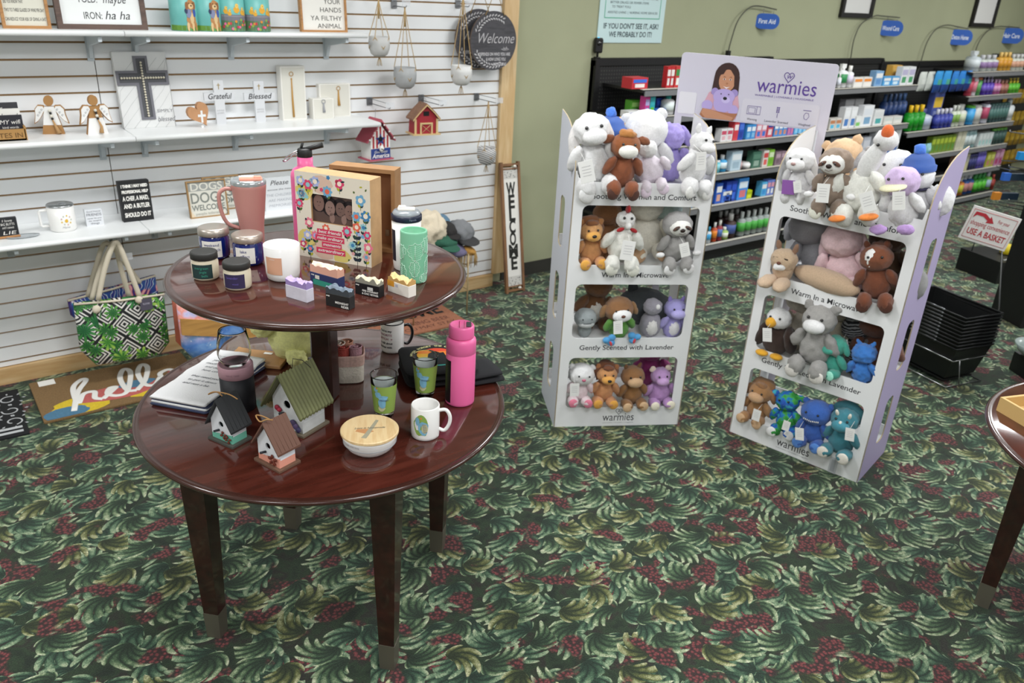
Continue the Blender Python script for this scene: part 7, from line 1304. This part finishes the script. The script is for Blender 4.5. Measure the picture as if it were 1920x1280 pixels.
plush(DR, 'dark spotted plush at the back right of the second tier, right stand', (1662, 468), (1655, 550), .27, '#4a3420', face=0, ear='round')
plush(DR, 'brown horse plush with a white blaze at the right of the second tier, right stand', (1640, 502), (1634, 558), .03, '#6a351d', '#6f3a20', None, None, 'point', '#5f2f1a', '#4a2416', hang=1, s=.15, hs=1.1, rz=.2, extra=lambda t, h, E: (E('blaze', (-.06, -.16, .72), (.12, .1, .17), fur('#dcd3c6', .6)), E('mane', (.05, .1, .85), (.16, .15, .12), fur('#4f2a18'), amp=.04)))
t = thing('plush_toy', 'grey plush bulging through the side of the right stand, second tier', 'plush toy', DR.w(.60, .2, .86), DR.rz, 'plush toys on the right display stand', s=.15); b = B(fur('#7d7d7c')); b.ell((.14, 0, .3), (.27, .26, .45), sub=4, amp=.02, freq=5); b.obj('body', t); b = B(fur('#7d7d7c')); b.ell((-.2, 0, .5), .2, sub=3, amp=.02); b.obj('head', t)
# third tier
def eaglef(t, h, E):
    E('beak', (-.06, -.22, .66), (.1, .11, .1), fur('#d8971c', .3), amp=.003)
    for q in (-1, 1): E('wing', (q*.27, .0, .33), (.1, .2, .26), fur('#2e1e18'), (.1, q*-.25, 0)); E('yellow_foot', (q*.14, -.22, .03), (.12, .09, .06), fur('#d8971c', .3), amp=.004)
plush(DR, 'bald eagle plush with a yellow beak at the left of the third tier, right stand', (1462, 596), (1446, 662), .04, '#33231c', '#dddbd8', None, None, None, None, None, arms=0, legs=0, extra=eaglef, tagp=(1443, 626, .24), s=.15, hs=.95, sq=1.15)
plush(DR, 'cream plush at the back of the third tier, right stand', (1502, 590), (1505, 665), .26, '#bdb3a2', face=0)
plush(DR, 'pale cream plush behind the zebra, third tier of the right stand', (1570, 600), (1572, 675), .28, '#c2b9a4', face=0, legs=0)
zm, N, L, bs = nodemat('zebra_fur', .95); g = NG(N, L); w_ = N.new('ShaderNodeTexWave'); w_.wave_type = 'RINGS'; L.new(g.coord(), w_.inputs['Vector']); w_.inputs['Scale'].default_value = 7; w_.inputs['Distortion'].default_value = 3; L.new(g.ramp(w_.outputs[0], [(.45, '#1c1d20'), (.55, '#9a9a9c')]), bs.inputs[0])
tz = plush(DR, 'black and grey striped zebra plush behind the teal dragon, right stand', (1606, 615), (1605, 680), .2, '#55565a', face=0, ear='point', s=.16, tagp=(1602, 648, .22))
for c_ in tz.children:
    if c_.name.split('.')[0] in ('body', 'head'): c_.data.materials[0] = zm
plush(DR, 'brown horse plush behind the blue plush, third tier of the right stand', (1648, 625), (1640, 700), .2, '#5a2f1c', face=0, ear='point')
plush(DR, 'grey bear plush with a white muzzle hanging over the third tier, right stand', (1531, 632), (1516, 690), .0, '#8b8986', '#918f8c', '#d3d1cd', None, 'round', '#8b8986', '#c4c0ba', hang=1, s=.185, shag=1.3)
plush(DR, 'teal green dragon plush on the third tier, right stand', (1563, 662), (1578, 704), .02, '#2f8f7c', '#35937f', '#3a9a86', None, 'floppy', '#2f8a78', '#7fc4ae', s=.12, hs=1.1, rz=-.3, tilt=-.1)
plush(DR, 'bright blue fluffy plush at the right of the third tier, right stand', (1617, 680), (1610, 712), .03, '#2768b8', face=0, s=.12, hs=1.1, shag=2, ear='point', legs=0)
# bottom tier
plush(DR, 'tan camel plush with shaggy hair at the left of the bottom tier, right stand', (1425, 748), (1409, 795), .05, '#9c6f42', '#9a6c3f', '#b58e68', None, 'floppy', '#8a5f38', '#b8936c', s=.135, hs=1.1, tagp=(1418, 776, .24), extra=mane('#8a5f38'))
tri, N, L, bs = nodemat('tie_dye_fur', .95); g = NG(N, L); n_ = g.noise(g.coord(), 5, 2)[0]; L.new(g.ramp(n_, [(.38, '#2f8a3a'), (.46, '#4aa84f'), (.52, '#1f74c4'), (.6, '#2f4fae'), (.66, '#45b0c4')]), bs.inputs[0])
tz = plush(DR, 'green and blue tie-dye dragon plush on the bottom tier, right stand', (1478, 752), (1470, 806), .05, '#2f8a5a', face=1, nose=None, ear='side', s=.14, pads='#cfd8dc', tagp=(1480, 800, .2))
for c_ in tz.children_recursive:
    if c_.name.split('.')[0] in ('body', 'head', 'arm', 'leg', 'ear'): c_.data.materials[0] = tri
def monster(t, h, E): b = B(P('#e6e4de', .5)); [b.ell((-.14+.035*k, -.24*1.2-.0, .6+.006*abs(k-4)), (.014, .01, .022), sub=1) for k in range(9)]; tag(b.obj('teeth', h))
plush(DR, 'royal blue monster plush with a row of white teeth on the bottom tier, right stand', (1532, 772), (1520, 822), .02, '#27509f', '#2a56a8', None, None, 'round', None, '#3f70b8', s=.14, hs=1.25, extra=monster, tagp=(1503, 812, .24), hang=0)
def tricer(t, h, E): E('frill', (0, .08, .78), (.29, .07, .24), fur('#2a6470')); [E('horn', (q*.11, -.2, .86), (.03, .035, .08), fur('#c9c4b6', .2), (.5, q*.2, 0), amp=.001) for q in (-1, 1)]; E('horn', (0, -.28, .72), (.03, .04, .05), fur('#c9c4b6', .2), (.6, 0, 0), amp=.001)
plush(DR, 'teal triceratops plush with cream horns at the right of the bottom tier', (1586, 785), (1570, 842), .02, '#2c6f7c', '#2f7584', '#337a8a', None, None, None, '#c4bfb4', s=.15, hs=1.05, extra=tricer, tagp=(1598, 813, .22), hang=0)
ul, zl_ = DR.loc(1562, 872, -.001); b = B(P('#c4c7ca', .3)); b.box((ul, -.003, zl_), (.035, .002, .08)); b.box((ul, -.005, zl_), (.02, .001, .06), P('#a9adb2', .5)); b.obj('price_holder', bpy.data.objects['display_stand.001'])
# yellow plush on the big table, seen from behind
t = thing('plush_toy', 'fluffy pale yellow plush under the upper tabletop, turned away', 'plush toy', (.925, 2.44, ZLOW), facing(.93, 2.45), None, s=.30); yf_ = fur('#e2cf7c', 1.2)
for nm, c_, r_, rt in (('body', (.06, 0, .27), (.30, .26, .28), None), ('head', (.06, 0, .72), (.27, .25, .24), None), ('arm', (-.28, -.06, .48), (.15, .12, .17), (0, .7, 0)), ('arm', (.36, 0, .48), (.13, .12, .17), (0, -.7, 0)), ('tail', (.05, -.26, .12), (.11, .1, .11), None)):
    b = B(yf_); b.ell(c_, r_, yf_, rt, 4, .03, 6); b.obj(nm, t)
# ================= BASKET STACK, SIGN, BLACK FIXTURE AT THE RIGHT =================
zt = .44; F_, R_, B_ = atZ(1814, 598, zt), atZ(1884, 587, zt), atZ(1751, 535, zt); L_ = F_+(B_-R_)
c = (F_+R_+B_+L_)/4; e1 = (R_-F_); e2 = (L_-F_); w1, w2 = e1.length, e2.length; rz = atan2(e1.y, e1.x)
bk = P('#101112', .4)
ref = None
def basket(label, z, first):
    t = thing('shopping_basket', label, 'basket', (c.x, c.y, z), rz, 'black shopping baskets nested in the wire stand'); b = B(bk); H = .2
    def rg(s_, z_): return [(q[0]*w1/2*s_, q[1]*w2/2*s_, z_) for q in ((-1, -1), (1, -1), (1, 1), (-1, 1))]
    vs = rg(.8, -H)+rg(.97, -.008)+rg(.955, -.008)+rg(.785, -H+.006)
    b.raw(vs, [(3, 2, 1, 0), (12, 13, 14, 15)]+[(k*4+i, k*4+(i+1) % 4, k*4+4+(i+1) % 4, k*4+4+i) for k in (0, 1, 2) for i in range(4)]); b.tube([Vector(q) for q in rg(.98, -.004)], .008, n=6, closed=True); b.obj('basket_body', t)
    b = B(P('#6f7174', .3, metal=.9)); y_ = -w2/2*.99
    b.tube([(-w1*.49, -w2*.18, .004), (-w1*.49, w2*.18, .004)], .003, n=6)
    for q in (-.18, .18): b.ell((-w1*.495, w2*q, 0), (.008, .012, .008), None, sub=1)
    b.obj('handle', t); return t
names = ['topmost', 'second from the top', 'third from the top', 'fourth from the top', 'fifth from the top', 'fifth from the bottom', 'fourth from the bottom', 'third from the bottom', 'second from the bottom', 'lowest']
b0 = basket('black plastic shopping basket, '+names[0]+' of the nested stack', zt, 1)
for i in range(1, 10): dup(b0, (c.x, c.y, zt-.021*i), label='black plastic shopping basket, '+names[i]+' of the nested stack')
t = thing('basket_stand', 'chrome wire floor stand holding the nested shopping baskets', 'stand', (c.x, c.y, 0), rz); ch = P('#9a9b9c', .25, metal=.9); b = B(ch)
def rr_(s_, z_): return [(q[0]*w1/2*s_, q[1]*w2/2*s_, z_) for q in ((-1, -1), (1, -1), (1, 1), (-1, 1))]
b.tube(rr_(.97, .175), .005, n=6, closed=True); b.tube(rr_(.97, .012), .005, n=6, closed=True)
for q in range(4):
    a_, d_ = Vector(rr_(.97, .175)[q]), Vector(rr_(.97, .012)[q]); n_ = Vector(rr_(.97, .175)[(q+1) % 4]); n2 = Vector(rr_(.97, .012)[(q+1) % 4]); p_, r_ = a_.lerp(n_, .18), d_.lerp(n2, .38); b.tube([p_, r_, (r_.x, r_.y, 0), d_.lerp(n2, .5)], .004, n=5)
b.obj('wire_frame', t); b = B(P('#0c0d0d', .6)); b.box((0, 0, .035), (w1*.78, w2*.78, .008)); b.obj('base_plate', t)
# sign on its post
Q = R_.lerp(B_, .05); pz = lambda px, py: (lambda d: (d*((d.x*Q.x+d.y*Q.y)/(d.x**2+d.y**2))+Vector((0, 0, CH))))(ray(px, py))
sg = [pz(*q) for q in ((1825, 382), (1910, 405), (1888, 473), (1806, 446))]; sc_ = sum(sg, Vector())/4; w_ = ((sg[1]-sg[0]).length+(sg[2]-sg[3]).length)/2*1.06; h_ = ((sg[0]-sg[3]).length+(sg[1]-sg[2]).length)/2*.98
b = B(ch); P0, P1, P2, P3 = pz(1873, 583), pz(1879, 462), pz(1832, 440), pz(1822, 470); loc = Vector((c.x, c.y, 0))
Mi = Matrix.Rotation(-rz, 4, 'Z') @ Matrix.Translation(-loc); b.tube([Mi @ q for q in (Vector((P0.x, P0.y, .2)), P0, P1, P2, P3)], .005, n=6); b.obj('sign_post', t)
t = thing('basket_sign', 'white sign with red lettering reading use a basket, above the nested baskets', 'sign', (sc_.x, sc_.y, sc_.z), -1.22+.12, rx=.12, ry=.17); t.location += Vector((-.02, -.004, .0))
b = B(P('#dcd9d6', .5)); b.box((0, 0, 0), (w_, .006, h_)); b.obj('panel', t); b = B(P('#b8323c', .6)); y_ = -.0045
b.tube([(q[0]*w_*.45, y_, q[1]*h_*.42) for q in ((-1, -1), (1, -1), (1, 1), (-1, 1))], .0012, n=4, closed=True); b.obj('border', t)
b = B(P('#b0303a', .6)); b.text('USE A BASKET', .05, (0, y_, -h_*.3), fit=w_*.8, bold=.001); b.text('shopping convenience', .04, (0, y_, -h_*.02), fit=w_*.82); b.text('For your', .03, (w_*.22, y_, h_*.2), fit=w_*.24); b.obj('lettering', t)
b = B(P('#b0303a', .6)); b.raw([(q[0]*w_, y_-.0006, q[1]*h_) for q in ((-.42, .16), (-.4, .36), (-.2, .37), (-.08, .27), (-.07, .34), (.03, .16), (-.13, .12), (-.11, .19), (-.22, .27), (-.36, .27))], [tuple(range(10))]); b.obj('arrow', t)
# black fixture with hooks
E0, E1 = Vector((5.04, 1.74, 0)), Vector((4.86, 1.465, 0)); e = (E0-E1).normalized(); n_ = Vector((e.y, -e.x, 0)); rzf = atan2(-e.y, -e.x)
t = thing('gondola_fixture', 'tall black shop fixture at the right edge, behind the basket stand', 'shelving', E0, rzf)
b = B(blk); b.box((.75, .43, .06), (1.5, .62, .12)); b.obj('base_deck', t); b = B(blk); b.box((.75, .62, .72), (1.5, .24, 1.2)); b.obj('back_panel', t); b = B(blk2); b.box((.75, .36, .72), (1.46, .3, .02)); b.obj('shelf', t); b = B(blk); b.box((.0, .62, .72), (.03, .24, 1.22)); b.obj('end_panel', t)
bp = t.matrix_basis
c2 = atZ(1934, 672, .12); t = thing('serving_bowl', 'pale grey green bowl on the black fixture, cut by the right edge', 'bowl', (c2.x+.015, c2.y-.01, .121), 0); b = B(P('#9aa8a4', .35, coat=.3)); b.lathe([(0, 0), (.05, 0), (.055, .006), (.1, .04), (.125, .085), (.121, .086), (.095, .046), (.05, .014), (0, .012)], 40, cap=False); b.obj('bowl', t)
HQ = Vector((5.75, 2.55)); ph = lambda px, py: (lambda d: (d*((d.x*HQ.x+d.y*HQ.y)/(d.x**2+d.y**2))+Vector((0, 0, CH))))(ray(px, py))
def hk(p0, p1, label, it=None):
    a_, b_ = ph(*p0), ph(*p1); b_ = b_+Vector((.1, -.06, 0)); t = thing('display_hook', label, 'hook', a_, 0, 'chrome hooks of the right-hand fixture'); b = B(ch); d_ = b_-a_; b.tube([(0, 0, .012), (0, 0, 0), d_], .004, n=6); b.obj('prong', t)
hk((1869, 313), (1922, 330), 'chrome hook reaching left from the right edge, above the blue pack'); hk((1891, 312), (1925, 322), 'chrome hook at the right edge, uppermost of the long ones'); hk((1853, 380), (1910, 398), 'chrome hook just over the basket sign, nearest of its row'); hk((1873, 378), (1915, 391), 'chrome hook just over the basket sign, middle of its row'); hk((1891, 376), (1916, 384), 'chrome hook just over the basket sign, furthest of its row'); hk((1878, 301), (1925, 303), 'chrome hook under the blue box at the right edge'); hk((1893, 247), (1925, 255), 'pale curved hook among the yellow packs')
for px, py, col, lb in ((1886, 331, '#2f62b8', 'blue pack hanging on a chrome hook at the right edge'), (1868, 367, '#c8802a', 'orange tipped dark pack hanging under the blue pack'), (1915, 292, '#1f86c8', 'bright blue box beside the yellow packs at the right edge')):
    p = ph(px, py); b = B(P(col, .5), P('#20303f', .5)); b.box((0, 0, 0), (.05, .03, .05)); b.box((.09, -.0, .0), (.13, .03, .045), 1); tag(b.obj('hanging_pack', None, p, -.5), lb, 'pack')
b = B(blk); b.X = Matrix.Identity(4); hp0 = ph(1930, 330); b.box((0, 0, 0), (.04, .3, 1.25)); tag(b.obj('hook_panel', None, (hp0.x+.12, hp0.y-.1, .63), -.5), 'narrow black panel at the right edge carrying the chrome hooks', 'panel')
p = atZ(1852, 522, 0); t = thing('floor_display', 'low black floor display with a yellow item, in the far aisle', 'display stand', (p.x+.25, p.y, 0), -.3); b = B(blk); b.box((0, 0, .09), (.6, .4, .18)); b.obj('base', t); b = B(P('#8a8c8a', .3, metal=.8)); b.tube([(-.3, -.2, .2), (.3, -.2, .2)], .008); b.obj('chrome_rail', t)
q = atZ(1848, 468, .2); b = B(P('#c9b41f', .5), P('#2f6a3f', .5)); b.lathe([(0, 0), (.04, 0), (.05, .01), (.05, .05), (.03, .08), (0, .085)], 16); tag(b.obj('yellow_bottle', None, (p.x+.2, p.y, .181), 0), 'small yellow item on the low black floor display in the far aisle', 'bottle')
